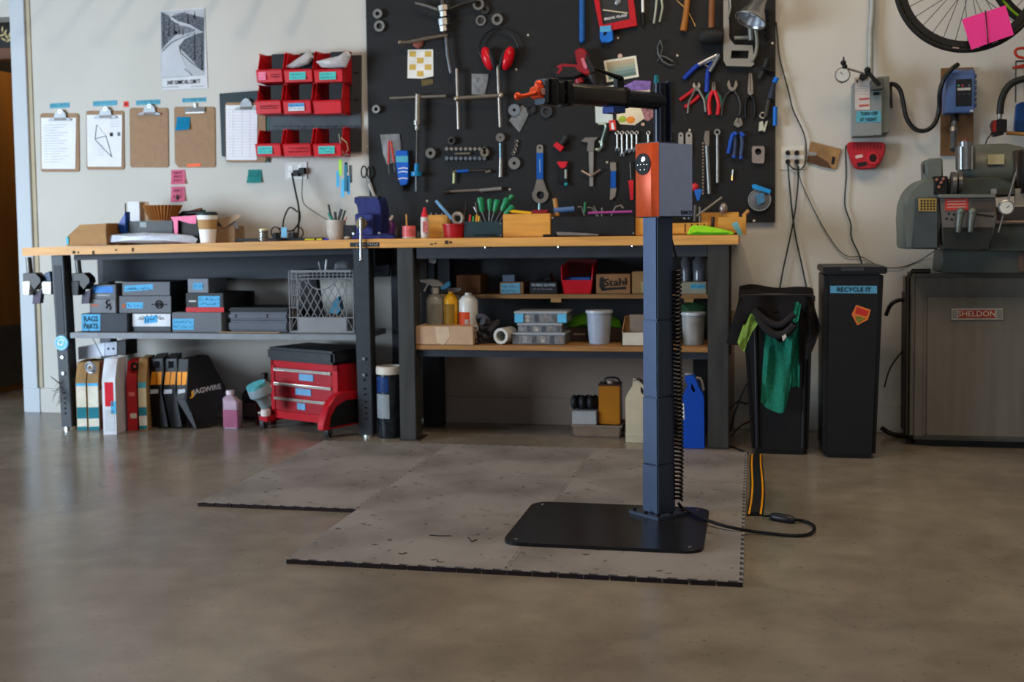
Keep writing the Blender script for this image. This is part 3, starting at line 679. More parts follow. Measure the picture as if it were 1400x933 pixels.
# keys on strings
ky = T('key_bunch', 'bunch of keys with lime and blue tags hung from a white string', 'keys')
G().ptube([(463, 183), (465, 195), (470, 212), (476, 205), (474, 195), (466, 188)], Yq-.13, .0018, 6).ob('string', M('#c9b8a0', .7), ky)
for x in (469, 474): G().torus(W(x, 215, Yq-.13), .016, .0014, (0, 1, 0), 18, 6).ob('key_ring', STEEL, ky)
for i, (x, y0, y1, c) in enumerate(((465, 218, 240, '#9fd63a'), (461.5, 234, 256, '#3fa7d8'), (472, 225, 262, '#2a6f8a'), (468, 245, 270, '#4fb6e2'), (476, 240, 266, '#3f97cc'), (473, 222, 236, '#24474f'), (479, 226, 250, '#5f6668'))):
    G().px([(x-2, y0), (x+2.2, y0), (x+2.5, y1), (x-1.6, y1)], Yq-.125+.004*i, .003, .0006).ob('key_tag', M(c, .5), ky)

# ================================================================ TOOLS ON THE BOARD
def ringthing(x, y, R, r, h, label, mat=STEEL, name='socket', cat='socket', grp='loose sockets and rings on the black board', inner=DKST):
    p = W(x, y, YB); s_ = S(x, y, YB); h = max(h, .006)
    t = T(name, label, cat, grp)
    G().ring(p, (0, -1, 0), R*s_, r*s_, h, 24).ob('body', mat, t)
    G().cyl(p+Vector((0, -.001, 0)), p+Vector((0, -h*.35, 0)), r*s_*.98, n=16).ob('hook', inner, t); return t
ringthing(518.3, 20, 6.2, 2.6, .03, 'upper steel socket at the left edge of the black board')
ringthing(520, 36.5, 7.2, 4, .02, 'worn hollow ring just under the upper left steel socket')
ringthing(656, 7.5, 7.5, 4.6, .035, 'large black-bored socket at the top above the ear muffs')
ringthing(658, 28.5, 6.8, 4.6, .012, 'thin steel ring on the left above the ear muffs')
ringthing(681, 27.5, 7.6, 4, .025, 'thick steel ring directly above ear muff headband')
ringthing(516.3, 150, 5.2, 2.6, .03, 'small brass-grey socket low on the left board edge')
ringthing(704, 151, 8, 2.2, .02, 'grey freewheel socket beside the small clear parts bag', M('#7f8387', .4, .6))
ringthing(727, 150, 6.6, 4.2, .016, 'small black lockring, left one of two dark rings', M('#26282b', .4, .3))
ringthing(747.5, 153, 8.2, 4.4, .018, 'larger dark grey ring below the stand arm', M('#3c3f43', .4, .4))
ringthing(590.5, 210, 6.8, 2.6, .03, 'round steel cup between the blue-handled shaft and the socket rail', M('#6f6a62', .4, .7))
ringthing(704, 223.5, 8, 2.4, .018, 'polished steel cup below the dangling chain link', M('#a59f98', .3, .8))
ringthing(664, 14, 6, 2.5, .02, 'dark steel socket tucked below the large bored socket', DKST)
# headset press: handles, nuts, shaft
hp = T('headset_press', 'tall bearing press tool with chromed nuts and crossed handles', 'press tool')
Yt = YB-.042
G().ptube([(604, -12), (606, 10), (608, 45)], Yt, .014, 14).ob('shaft', DKST, hp)
G().ptube([(568, 4), (585, 8.5), (599, 13.5)], Yt-.01, .0085, 10).ob('handle', M('#6b6966', .35, .7), hp)
G().ptube([(612, 13), (630, 6), (652, 0)], Yt-.004, .0085, 10).ob('handle', DKST, hp)
for y0, y1, r in ((8, 15, .033), (16, 23, .024), (26, 35, .031), (36, 43, .024)):
    G().cyl(W(606.5, y0, Yt), W(607.5, y1, Yt), r, n=8).ob('nut', CHROME if r < .03 or y0 > 20 else STEEL, hp)
G().ptube([(546, 58), (556, 58), (585, 52), (612, 48)], Yt-.006, .0095, 10).ball(W(547, 58, Yt-.006), .013).ob('lever', M('#7d7264', .35, .7), hp)
G().ptube([(610, 50), (612, 75), (616.5, 100)], Yt, .0105, 12).ob('lower_rod', M('#5b5d60', .35, .7), hp)
# checkered card
ck = T('checker_card', 'white card with tan checker squares pinned beneath the long lever', 'card')
G().px([(557.5, 68), (592, 67.5), (592.5, 104), (578, 107.5), (557, 107)], YB-.004, .003).ob('card', M('#d7d6cf', .7), ck)
for a, b in ((0, 0), (2, 0), (1, 1), (0, 2), (2, 2), (1, 3)):
    x, y = 559.5+a*10.6, 70+b*9; G().px([(x, y), (x+9, y), (x+9, y+7.6), (x, y+7.6)], YB-.0048, .001).ob('square', M('#c1a14e', .7, 0, .05), ck)
tag(blob([(564, 57), (579, 57), (578, 63), (571, 67), (565, 63)], YB-.01, .01, M('#8c4a3c', .6), 'rag_tuft', None, .002, 1), 'small reddish scrap tucked behind the lever over the checker card', 'scrap')
o = one(G().px([(576, 109), (592, 108), (592, 115), (577, 118)], YB-.003, .002), 'gold_lettered_tag', M('#5b4a26', .5, 0, .5, 120), 'dull gold printed tag just below the checker card', 'tag')
# T-bar tool with blue end
tb = T('t_handle_tool', 'long T-handle tap tool with blue plastic end', 'tool')
G().ptube([(533, 134.5), (571, 132.5)], Yt, .008, 10).ptube([(571, 133), (610, 131.5)], Yt, .0085, 10).ob('crossbar', M('#9a948a', .3, .8), tb)
G().ptube([(571.5, 129), (571, 165)], Yt-.004, .0165, 14).ob('barrel', M('#8e877c', .35, .7), tb)
G().ptube([(570.5, 165), (570.5, 171)], Yt-.004, .022, 14).ptube([(570.5, 171), (570.5, 178)], Yt-.004, .014, 14).ob('nut', STEEL, tb)
G().ptube([(570.5, 178), (570, 224)], Yt-.004, .007, 10).ob('rod', DKST, tb)
G().ptube([(570, 224), (569.5, 235)], Yt-.004, .013, 14).ptube([(569.5, 235), (569.5, 241)], Yt-.004, .029, 18).ob('blue_collar', M('#1478ad', .4), tb)
G().ptube([(569.5, 241), (569.5, 262)], Yt-.004, .009, 10).ob('tip', M('#55585c', .4, .6), tb)
# H-shaped alignment gauge
hg = T('alignment_gauge', 'H-shaped steel dropout alignment gauge', 'gauge')
G().ptube([(624.5, 94), (627, 177)], Yt, .0088, 10).ob('post', M('#a39b92', .3, .8), hg)
G().ptube([(680.5, 89.5), (684, 174)], Yt, .0088, 10).ob('post', M('#a39b92', .3, .8), hg)
G().ptube([(621, 134.5), (686, 130.5)], Yt-.008, .0105, 12).ob('crossbar', M('#9c9183', .3, .8), hg)
for x, y in ((624.5, 135), (685, 130.5)): G().ball(W(x, y, Yt-.008), .0155).ob('clamp_knob', M('#a89f90', .3, .8), hg)
def baggie(pts, label, Y=YB-.008, inner=()):
    t = T('parts_bag', label, 'bag')
    for (x, y, r, c) in inner: G().cyl(W(x, y, Y+.002), W(x, y, Y+.006), r, n=12).ob('small_part', M(c, .4, .3), t)
    blob(pts, Y, .008, M('#9a9c9e', .2, 0, .3, 40, .3, alpha=.42), 'clear_bag', t, .003, 4); return t
baggie([(645, 101), (668, 101), (666, 115), (662, 130), (645, 129)], 'small clear bag of parts hung over the H-shaped gauge', inner=((654, 110, .014, '#3a3d40'), (655, 124, .01, '#3a3d40')))
baggie([(696, 165), (703, 153), (714, 144), (724, 152), (718, 166), (710, 181)], 'small clear zip bag hanging from the grey freewheel socket', inner=((706, 160, .012, '#1c1d20'),))
# ear muffs
em = T('ear_muffs', 'red ear muffs with black headband on the board', 'ear muffs')
hb = [(660, 80), (655, 70), (658, 56), (667, 44), (681, 38.5), (695, 44), (705, 55), (708.5, 68), (703, 80)]
G().tube(spl([W(x, y, YB-.03) for x, y in hb], 5), .0045, 8).ob('headband', BLK, em)
for sx, cx, cy, an in ((-1, 667, 80, .3), (1, 694.5, 80, -.3)):
    mt = Matrix.Translation(W(cx, cy, YB-.04)) @ Matrix.Rotation(-an, 4, 'Y') @ Matrix.Diagonal((.6, .75, 1.25, 1))
    c = bmesh.new(); g = G(); g.b = c; bmesh.ops.create_uvsphere(c, u_segments=20, v_segments=12, radius=.052, matrix=mt); g.ob('ear_cup', M('#c41322', .2, 0, .05), em)
    mt = Matrix.Translation(W(cx-sx*6.5, cy+1, YB-.04)) @ Matrix.Rotation(-an, 4, 'Y') @ Matrix.Diagonal((.32, .7, 1.12, 1))
    g = G(); bmesh.ops.create_uvsphere(g.b, u_segments=16, v_segments=10, radius=.052, matrix=mt); g.ob('cushion', M('#23262a', .7), em)
# blue bar, drill, glass-break frame
bt = T('blue_tyre_lever', 'long blue plastic handled tool hanging at the top', 'tool')
G().ptube([(796, 0), (796, 54)], YB-.016, .0155, 14).ball(W(796, 55, YB-.016), .0155).ob('handle', M('#14559b', .4), bt)
G().ptube([(796, -6), (796, 1.5)], YB-.016, .012, 12).ob('collar', WHT, bt)
fg = T('emergency_frame', 'red display frame with BREAK GLASS lettering, tilted', 'sign frame')
Yf_ = YB-.03; fo = [(806, -30), (862, -32), (871, 35), (821, 44)]; fi = [(816, -22), (856, -24), (861, 26), (824, 34)]
for k in range(4):
    a, b, c, d = fo[k], fo[(k+1) % 4], fi[(k+1) % 4], fi[k]; G().px([a, b, c, d], Yf_, .026, .001).ob('frame_side', M('#b81c26', .35, 0, .08), fg)
G().px(fi, Yf_+.012, .01).ob('backing', M('#2a2c2e', .5), fg)
txt('BREAK GLASS', W(841.5, 23.5, Yf_+.0105), .0125, WHT, fg, .118, ry=-radians(-8)*1.0)
G().ptube([(824, 13.5), (858, 18)], Yf_+.006, .0035, 6).ob('matchstick', M('#d8cfae', .5), fg)
blob([(842, -2), (850, -3), (849, 4), (843, 8), (840, 5)], Yf_+.006, .008, M('#8e9396', .3, .4), 'small_hammer', fg, .002, 2)
bc = T('blue_clip', 'blue plastic clip hanging at the lower left corner of red frame', 'clip')
G().px([(820, 42), (837, 40), (838.5, 55), (833, 58), (822, 57.5), (820, 52)], Yf_-.006, .03, .003).ob('body', M('#1b68c0', .4), bc)
G().px([(820.5, 36), (835, 34.5), (835.5, 43), (820, 44)], Yf_-.008, .012).ob('tape', M('#4f9fc9', .6), bc)
G().cyl(W(827.5, 46.5, Yf_-.007), W(827.5, 46.5, Yf_-.0055), .010, n=14).ob('hole', HOLE, bc)
dr = T('cordless_drill', 'red and black cordless drill lying sideways on hooks', 'drill'); Yd = YB-.068
DB = M('#1d1a1b', .5, 0, .1); DR = M('#8a1a24', .45, 0, .08)
G().px([(753, 90), (767, 87), (790, 86), (797, 92), (797, 101), (786, 106), (760, 107), (756, 101)], Yd, .05, .006).ob('grip', DB, dr)
G().px([(785, 70), (792, 65), (799, 66), (810, 88), (813, 98), (803, 103), (795, 100), (789, 88)], Yd-.01, .07, .006).ob('body', DR, dr)
G().px([(800, 72), (806, 78), (815, 94), (813, 99), (807, 101), (800, 88)], Yd-.013, .06, .004).ob('black_overmould', DB, dr)
G().px([(794, 80), (798, 79), (803, 92), (801, 95), (798, 92)], Yd-.014, .006).ob('name_plate', M('#c26a78', .5), dr)
G().px([(760, 91), (768, 87), (769, 95), (764, 101), (761, 100), (765, 94)], Yd-.003, .01).px([(769, 87), (790, 88.5), (797, 99), (792, 98), (786, 91.5), (769, 91)], Yd-.003, .01).ob('red_overmould', DR, dr)
G().tube([W(808, 99, Yd+.02), W(812, 108, Yd+.02), W(816, 118, Yd+.02)], [.026, .024, .012], 16).ob('chuck', M('#2a2728', .4, .3), dr)
G().tube([W(791, 108, Yd+.03), W(793, 114, Yd+.03)], .024, 14).ob('battery', DR, dr)
pc = T('picture_card', 'small white-framed sea horizon postcard on the board', 'postcard')
G().px([(825.5, 83), (869.5, 76), (873.5, 105), (829.5, 112.5)], YB-.004, .003).ob('card', M('#d9d6c4', .6), pc)
pg = [(829, 85.5), (867, 79.5), (870, 102.5), (832.5, 109)]
cs = ['#b3a084', '#a3a088', '#8a9a8e', '#6f857f', '#5c716c']
for k, c in enumerate(cs):
    t0, t1 = k/5, (k+1)/5; L_ = lambda t: ((lerp(829, 832.5, t), lerp(85.5, 109, t)), (lerp(867, 870, t), lerp(79.5, 102.5, t)))
    a, b = L_(t0); d, c_ = L_(t1); G().px([a, b, c_, d], YB-.0047, .0008).ob('print', M(c, .7, 0, .04), pc)
G().ball(W(848, 77, YB-.004), .013, (1, .3, 1)).ob('magnet', M('#c5a89c', .5), pc)
dc_ = T('crumpled_flyers', 'colourful crumpled flyer with purple and white patches behind the stand arm', 'flyer')
for pts, c in (([(821, 120), (840, 116), (850, 121), (848, 140), (822, 139)], '#c9ccc4'), ([(852, 118), (868, 110), (890, 111), (889, 124), (870, 124), (856, 125)], '#7b5fa0'), ([(850, 124), (888, 122), (893, 140), (885, 148), (860, 146)], '#cfb9a0')):
    blob(pts, YB-.006, .008, M(c, .6, 0, .25, 60), 'flyer_fold', dc_, .003, 3)
rc = T('white_card', 'blank white card pinned below the horizontal arm', 'card'); G().px([(813.5, 143), (837, 143.5), (838, 168), (814.5, 168)], YB-.004, .003).ob('card', M('#c6cfcc', .7), rc)
st2 = T('fruit_sticker', 'cream paper with orange and green fruit print right of blank card', 'paper')
G().px([(843, 146), (876, 147), (881, 162), (868, 171), (848, 170), (843, 163)], YB-.004, .003).ob('paper', M('#d8c9ac', .7), st2)
for x, y, r, c in ((851, 163, .021, '#9bb03a'), (862, 164, .023, '#e0852e'), (879, 170, .010, '#c9a592')): G().ball(W(x, y, YB-.005), r, (1, .12, .8)).ob('print', M(c, .6, 0, .15, 60), st2)
G().px([(876, 148), (893, 150), (893, 160), (886, 166), (878, 162)], YB-.003, .002).ob('red_print', M('#9c6b70', .6, 0, .5, 90), st2)
rb_ = T('red_white_tag', 'small red and white striped tag on the caliper hook', 'tag'); G().px([(832, 165), (841, 163.5), (842.5, 178), (834, 178.5)], YB-.02, .006).ob('tag', M('#c93e38', .5), rb_)
G().px([(835.5, 168), (838.5, 168), (840, 177), (836, 177)], YB-.021, .002).ob('stripe', WHT, rb_)
# wrenches, pliers etc. generic builders
def handle_tool(name, label, cat, segs, grp=None):
    """segs: (part name, px points, radii m or px polygon, material)"""
    t = T(name, label, cat, grp)
    for nm, pts, r, mt, *y in segs:
        Y = YB-(y[0] if y else .014)
        if r is None: G().px(pts, Y, .008, .0008).ob(nm, mt, t)
        elif isinstance(r, list): G().tube([W(a, b, Y) for a, b in pts], r, 10).ob(nm, mt, t)
        else: G().ptube(pts, Y, r, 10).ob(nm, mt, t)
    return t
GR = M('#9b9286', .35, .7); GR2 = M('#7f776c', .4, .6); BH = M('#0f4fa0', .4)
t = handle_tool('bottom_bracket_spanner', 'blue-handled spanner with big round steel eye', 'spanner', [('handle', [(733.5, 209), (742.5, 209), (742.5, 245), (733.5, 245)], None, BH, .018)])
b = circ(738.5, 267, 11, 11, 20, -35, 215)
g = G(); P = [(734, 244), (742, 244)]+circ(738.7, 267, 11.2, 11, 22, -40, 220)
ol = [W(x, y, YB-.014) for x, y in P]; inn = [W(x, y, YB-.014) for x, y in circ(738.7, 267, 5.4, 5.4, 20)]
def plate_hole(outer, inner, th, name, mat, par):
    g = G(); b = g.b; sides = []
    for dy in (0, th):
        o = [b.verts.new(p+Vector((0, dy, 0))) for p in outer]; i = [b.verts.new(p+Vector((0, dy, 0))) for p in inner]
        es = [b.edges.new((o[k], o[(k+1) % len(o)])) for k in range(len(o))]+[b.edges.new((i[k], i[(k+1) % len(i)])) for k in range(len(i))]
        bmesh.ops.triangle_fill(b, use_beauty=True, use_dissolve=False, edges=es); sides.append((o, i))
    for a, c in ((sides[0][0], sides[1][0]), (sides[0][1], sides[1][1])):
        for k in range(len(a)): b.faces.new((a[k], a[(k+1) % len(a)], c[(k+1) % len(a)], c[k]))
    return g.ob(name, mat, par)
plate_hole(ol, inn, .006, 'spanner_head', GR2, t)
plate_hole([W(x, y, YB-.014) for x, y in [(733.5, 209), (742.5, 209)]+circ(738, 202, 4.4, 4.4, 12, -10, -170)[::1]], [W(x, y, YB-.014) for x, y in circ(738, 202, 1.6, 1.6, 10)], .006, 'hanging_end', GR, t)
G().ptube([(738, 218), (738.5, 236)], YB-.0185, .0022, 6).ob('white_print', M('#8fb4dc', .5), t)
handle_tool('pin_spanner', 'short blue-handled pin spanner with flat steel ends', 'spanner', [('end', [(834, 222), (842, 222), (842.5, 234), (834.5, 234)], None, GR, .012), ('handle', [(835, 234), (842, 234), (842, 257), (834.5, 257)], None, BH, .016), ('fork', [(834.5, 257), (843, 257), (841, 269), (836, 274), (833.5, 273)], None, GR, .012)])
# socket rail
sr = T('socket_rail', 'long rail filled with small steel sockets', 'socket set'); 
G().bp(609, 201, 668, 220, YB-.008, .006, .001).ob('rail', BLK, sr)
for k in range(9):
    for y, r, m_ in ((204, .0095, GR), (217, .0105, CHROME)):
        p = W(612+k*6.4, y, YB-.008); G().cyl(p, p+Vector((0, -.02, 0)), r, n=10).ob('socket', m_, sr)
G().ptube([(622, 210.5), (643, 210)], YB-.02, .006, 8).ob('extension_bar', STEEL, sr)
ringthing(664, 209, 6, 2.6, .028, 'brassy socket on the right end of the socket rail', M('#a0907a', .3, .8))
ringthing(619, 193, 5.2, 3, .028, 'dark socket with steel knob above the socket rail', DKST)
handle_tool('folding_tool', 'blue-banded ratchet driver with glowing yellow-white tip', 'driver', [('tip', [(620.5, 236), (620.5, 246), (620, 251)], .006, M('#c8d8a0', .4), .02), ('elbow', [(619.5, 235), (625, 234)], .009, CHROME, .02), ('blue_grip', [(625, 234.5), (641, 233.5)], .0085, BH, .02), ('shaft', [(641, 233.5), (666, 233)], .0085, DKST, .02), ('end_cap', [(664, 235.5), (671, 234)], .0085, GR2, .02)])
handle_tool('torque_wrench', 'long horizontal torque wrench with knurled grip below the socket rail', 'wrench', [('ratchet_head', [(607, 263), (615, 261.5)], .013, DKST, .02), ('shaft', [(615, 262), (657, 260)], .0075, GR2, .02), ('grip', [(656, 260.5), (686, 258)], .0105, M('#8f8f8c', .4, .6), .02)])
handle_tool('ratchet_wrench', 'upright steel ratchet wrench near the chain link', 'wrench', [('handle', [(684, 196), (684.3, 218)], .007, M('#7fa0ae', .3, .6), .02), ('grip', [(684.5, 216), (684.5, 242)], [.008, .0115], M('#a7a39c', .3, .7), .02)])
G().ring(W(685, 188.5, YB-.004), (0, -1, 0), .024, .005, .02, 20).ob('ratchet_head', M('#8d837c', .35, .7), bpy.data.objects['ratchet_wrench'])
t = T('chain_link', 'short dangling piece of steel chain', 'chain')
for x, y in ((706, 194), (705.5, 200), (704, 206), (702, 210)): G().torus(W(x, y, YB-.01), .0085, .003, (.3, 1, .2), 12, 6).ob('link', STEEL, t)
# glove/grease bags and tubes at left
baggie([(520, 184), (546, 183), (548, 200), (547, 215), (540, 222), (529, 225), (524, 210)], 'clear bag holding red picks at left of the grease tube', inner=())
for pts, lb in (([(531.5, 193), (531, 224)], 'left red-handled pick inside the clear bag'), ([(534.5, 193), (538.5, 222)], 'right red-handled pick inside the clear bag')):
    t = T('red_pick', lb, 'pick', 'red-handled picks in the bag'); G().ptube(pts, YB-.016, .005, 8).ob('handle', M('#c93328', .45), t); (x, y) = pts[1]; G().ptube([(x, y), (x+.8, y+13)], YB-.016, .002, 6).ob('shaft', STEEL, t)
gt = T('grease_tube', 'blue and white grease tube hanging cap down', 'tube'); Yg = YB-.03
G().px([(540.5, 206), (557, 205.5), (558, 224), (558.5, 246), (556, 253), (547.5, 254), (544.5, 244), (541.5, 224)], Yg, .024, .004).ob('tube_body', M('#1557b4', .35, 0, .05), gt)
G().px([(541, 213.5), (557.5, 213), (557.8, 222), (541.6, 222)], Yg-.001, .004).ob('teal_band', M('#4a9cb0', .5), gt)
for y in (231, 236, 245): G().ptube([(544.5, y), (551, y-1.5), (557.5, y-.5)], Yg-.001, .0028, 5).ob('white_print', WHT, gt)
G().tube([W(552, 253.5, Yg+.012), W(552.3, 257, Yg+.012), W(552.5, 262, Yg+.012)], [.018, .011, .005], 12).ob('cap', BLK, gt)
# wooden handled hammer, mallet, pliers row
WDH = M('#9c6329', .5, 0, .15, 8, stretch=(6, 6, 1))
handle_tool('ball_hammer', 'hammer hanging head up, only its varnished wooden handle in view', 'hammer', [('handle', [(940.5, -6), (938, 18), (934.5, 42)], [.015, .015, .018], WDH, .022)])
t = T('rubber_mallet', 'black rubber mallet with wooden handle, head down', 'mallet')
G().ptube([(973.5, -6), (972.5, 38)], YB-.04, .0155, 12).ob('handle', M('#7d4d2a', .5, 0, .12, 8), t)
a, b = W(957.5, 50, YB-.05), W(989, 49, YB-.05)
G().lathe([(.036, 0), (.041, .008), (.041, .11), (.036, .118)], a, (b-a), 24).ob('head', M('#191a1b', .6), t)
handle_tool('whisk_rod', 'thin white and black rod right of the red frame', 'rod', [('rod', [(878.5, -5), (879, 18)], .007, WHT, .016), ('black_end', [(879, 17), (880, 35)], .008, BLK, .016)])
handle_tool('locking_pliers', 'pale steel locking pliers at the top, jaws out of view', 'pliers', [('handle', [(898, -4), (896.5, 14), (894, 32)], .006, M('#c7c9bb', .3, .6), .02), ('handle', [(904, -4), (906, 10), (902, 30)], .006, M('#b4b9a2', .3, .6), .02)])
handle_tool('wire_loop', 'twisted grey wire loop left of the blue-handled pliers', 'wire', [('wire', [tuple(p) for p in []] or [(903, 55), (899, 64), (900, 74), (906, 84), (915, 89), (922, 89), (920, 84), (910, 78), (902, 76)], .0045, M('#5c5e5e', .4, .5), .016), ('wire', [(903, 55), (906, 66), (903, 78), (898, 84)], .003, M('#5c5e5e', .4, .5), .02)])
handle_tool('brass_rod', 'thin brass rod crossing behind the hammer handle', 'rod', [('rod', [(925, 0), (940, 14), (951, 36)], .0022, BRASS, .006)])
def pliers(label, piv, jaw, h1, h2, jm, hm, r=.0085, jw=4, grp='pliers hung on the right half of the board', nm='pliers', Yo=.016, open_=0):
    t = T(nm, label, 'pliers', grp); Y = YB-Yo; jx, jy = jaw; px_, py = piv
    L_ = hypot(jx-px_, jy-py); ux, uy = (jx-px_)/L_, (jy-py)/L_; nx, ny = -uy, ux
    for s_ in (-1, 1):
        w = jw; o_ = open_*s_
        G().px([(px_-ux*w*.6+nx*s_*.2, py-uy*w*.6+ny*s_*.2), (px_+nx*s_*w, py+ny*s_*w), (px_+ux*L_*.5+nx*s_*w*.8+nx*o_, py+uy*L_*.5+ny*s_*w*.8+ny*o_), (jx+nx*s_*(w*.45)+nx*o_, jy+ny*s_*(w*.45)+ny*o_), (jx+nx*(s_*.5+o_), jy+ny*(s_*.5+o_))][::1], Y, .010, .001).ob('jaw', jm, t)
    G().cyl(W(px_, py, Y-.002), W(px_, py, Y+.008), .010, n=14).ob('rivet', STEEL, t)
    for h in (h1, h2): G().tube(spl([W(x, y, Y+.004) for x, y in h], 4), r, 10).ob('handle', hm, t)
    return t
pliers('blue-handled cable cutters with shiny jaws, opened in an A shape', (979, 82), (982, 73), [(978, 78), (966, 83), (952, 91), (935, 108)], [(980, 80), (972, 90), (968, 100), (966.5, 126)], CHROME, M('#1c3a9c', .4), .0125, 4)
for pts in ([(980, 76), (968, 82), (955, 89)], [(982, 76), (976, 88), (970, 98)]): G().ptube(pts, YB-.024, .0145, 10).ob('steel_arm', CHROME, bpy.data.objects['pliers'])
G().ptube([(960, 87), (970, 92), (975, 86)], YB-.02, .004, 6).ob('spring', STEEL, bpy.data.objects['pliers'])
pliers('pale steel bent-leg pliers crossing over red handles', (952.5, 120), (952, 113), [(952, 118), (947, 130), (942, 140), (940.5, 155)], [(953, 118), (958, 128), (963, 138), (965, 153)], M('#b4a893', .35, .7), M('#7a756d', .4, .6), .006, 4.5, open_=2)
pliers('red-handled pliers slanting behind the bent-leg pliers', (952, 122), (956, 117), [(949, 122), (942, 128), (929.5, 137)], [(956, 131), (950, 137), (936, 147)], GR, M('#b81f28', .4), .0095, 3, Yo=.010)
pliers('small cutters with bright red handles and square head', (975.7, 124), (975.7, 112), [(975, 124), (971, 132), (969.5, 144), (970.5, 157)], [(976.5, 124), (980, 132), (982.5, 144), (981, 157)], GR2, M('#c91f2b', .35), .010, 3, Yo=.02)
pliers('green-handled pliers hidden behind the bright red handles', (975.7, 122), (975.7, 114), [(972, 126), (966, 134), (964, 148)], [(979, 126), (985, 134), (986, 148)], GR2, M('#2c6f68', .5), .007, 2, Yo=.008)
pliers('slip-joint pliers with wide bowed dark handles', (1001, 122), (1001.5, 110), [(999, 124), (992, 132), (988, 145), (987, 158)], [(1004, 124), (1010, 134), (1012.5, 146), (1011, 158)], M('#8f8375', .4, .6), M('#3b3a39', .5, .3), .0058, 5, open_=3.5)
pliers('long needle-nose pliers with slim black handles', (1026, 128), (1026, 100), [(1025, 130), (1020.5, 138), (1019, 150), (1020, 161)], [(1027, 130), (1031, 138), (1032.5, 150), (1031, 161)], M('#8f857a', .4, .6), BLK, .0068, 4)
pliers('heavy cable pliers with two-tone blue and black grips', (1009, 171), (1010, 161), [(1004, 180), (1005, 195), (1004, 213)], [(1013, 180), (1015, 195), (1013, 214)], M('#7d776c', .4, .6), M('#33405e', .45), .011, 6.5)
for pts in ([(1002, 183), (999, 194), (996, 210)], [(1002.5, 181), (1007, 184)], [(1012, 181), (1017, 186)], [(1004, 213), (1003.5, 216)], [(1013, 214), (1013.5, 217)]):
    G().ptube(pts, YB-.022, .0105, 10).ob('blue_grip', M('#1c49a8', .4), bpy.data.objects['pliers.007'])
# bow of grey metal (frame pump / saddle clamp) and lamp
cl = T('steel_frame_clamp', 'heavy pale grey metal clamp frame beside the lamp', 'clamp'); Yc = YB-.04
CM = M('#8a8880', .45, .3, .08); ol = [(989, 0), (996, 0), (997, 52), (1004, 61), (1029, 62), (1031, 88), (1027, 91), (993, 90), (989, 82), (989, 60)]
plate_hole([W(x, y, Yc) for x, y in ol], [W(x, y, Yc) for x, y in [(1000, 69), (1024, 69), (1023, 80), (999, 80)]], .03, 'frame', CM, cl)
G().ptube([(1004, 52), (1025, 51)], Yc, .010, 10).ob('crossbar', CM, cl)
G().tube(spl([W(x, y, Yc) for x, y in [(1033, 40), (1035, 58), (1033, 74), (1028, 84)]], 4), .009, 10).ob('side_bar', CM, cl)
G().ptube([(1026, 36), (1027, 55)], Yc, .013, 8).ob('post', CM, cl)
G().ptube([(998, -4), (999, 10), (996, 24)], Yc, .006, 8).ob('rod', STEEL, cl)
lm = T('clamp_lamp', 'brushed aluminium bell-shaped clamp lamp hanging at top right of the board', 'lamp')
o_ = W(1026, 28, YB-.15); ax = (W(1043, -10, YB-.10)-o_)
ax.normalize()
G().lathe([(.078, 0), (.074, .004), (.066, .03), (.045, .07), (.035, .11), (.033, .16)], o_, ax, 32, cap=False).ob('shade', M('#9d9c96', .25, .9), lm)
G().lathe([(.076, .001), (.064, .03), (.043, .07), (.033, .11)], o_, ax, 32, cap=False).ob('shade_lining', M('#b7bcc4', .3, .8), lm)
G().torus(o_, .077, .004, ax, 32, 6).ob('rim', STEEL, lm)
G().ball(o_+ax*.06, .028).ob('bulb', M('#dfe6ee', .3), lm)
G().tube([o_+ax*.15, o_+ax*.24], .02, 14).ob('socket', BLKS, lm)
t = T('curly_strap', 'knotted black cord hanging along the right board edge', 'cord')
G().tube(spl([W(1049+2.2*((k % 2)*2-1), 14+k*4, YB-.012) for k in range(11)], 3), .0045, 6).ob('cord', BLK, t)
handle_tool('black_t_grip', 'black T-shaped grip tool at the right board edge', 'tool', [('upper_grip', [(1049, 80), (1045, 93)], .013, M('#26282a', .6), .022), ('lower_grip', [(1043, 98), (1038, 108)], .014, M('#26282a', .6), .022), ('crossbar', [(1046, 94), (1060, 98)], .008, BLK, .022)])
handle_tool('blue_end_tool', 'dark pry tool with a blue tape end at the right board edge', 'tool', [('blue_end', [(1062, 106), (1059, 113)], .013, M('#1668c4', .4), .022), ('body', [(1058, 114), (1053, 135)], [.012, .017], M('#2a3040', .5), .022), ('blade', [(1051, 136), (1047, 160)], .012, M('#37332f', .5), .02)])
handle_tool('blue_bar', 'narrow blue plastic bar poking past the right board edge', 'tool', [('bar', [(1060, 146), (1059.5, 172)], .011, M('#1668c4', .4), .016)])
t = T('bench_vise_clip', 'small pale metal bracket cluster near the right board edge', 'bracket')
G().px([(1038, 167), (1043, 165), (1045, 178), (1037, 180)], YB-.02, .018, .002).px([(1047, 166), (1050, 165), (1046, 180), (1043, 180)], YB-.026, .01, .001).ob('bracket', M('#b9b5a4', .4, .4), t)
G().torus(W(1043, 158, YB-.02), .014, .004).ob('ring', STEEL, t)
t = T('chain_guide_block', 'tan metal block with a dark heart-shaped hole', 'tool block')
plate_hole([W(x, y, YB-.022) for x, y in [(1029, 200), (1044, 200), (1045.5, 203), (1045, 221), (1043, 223.5), (1030, 223), (1028, 221), (1028, 203)]], [W(x, y, YB-.022) for x, y in circ(1036.6, 207.5, 4.6, 4.6, 14)], .02, 'block', M('#8d8078', .4, .5), t)
G().bp(1033, 208, 1040, 213, YB-.018, .006).ob('dark_slot', BLK, t)
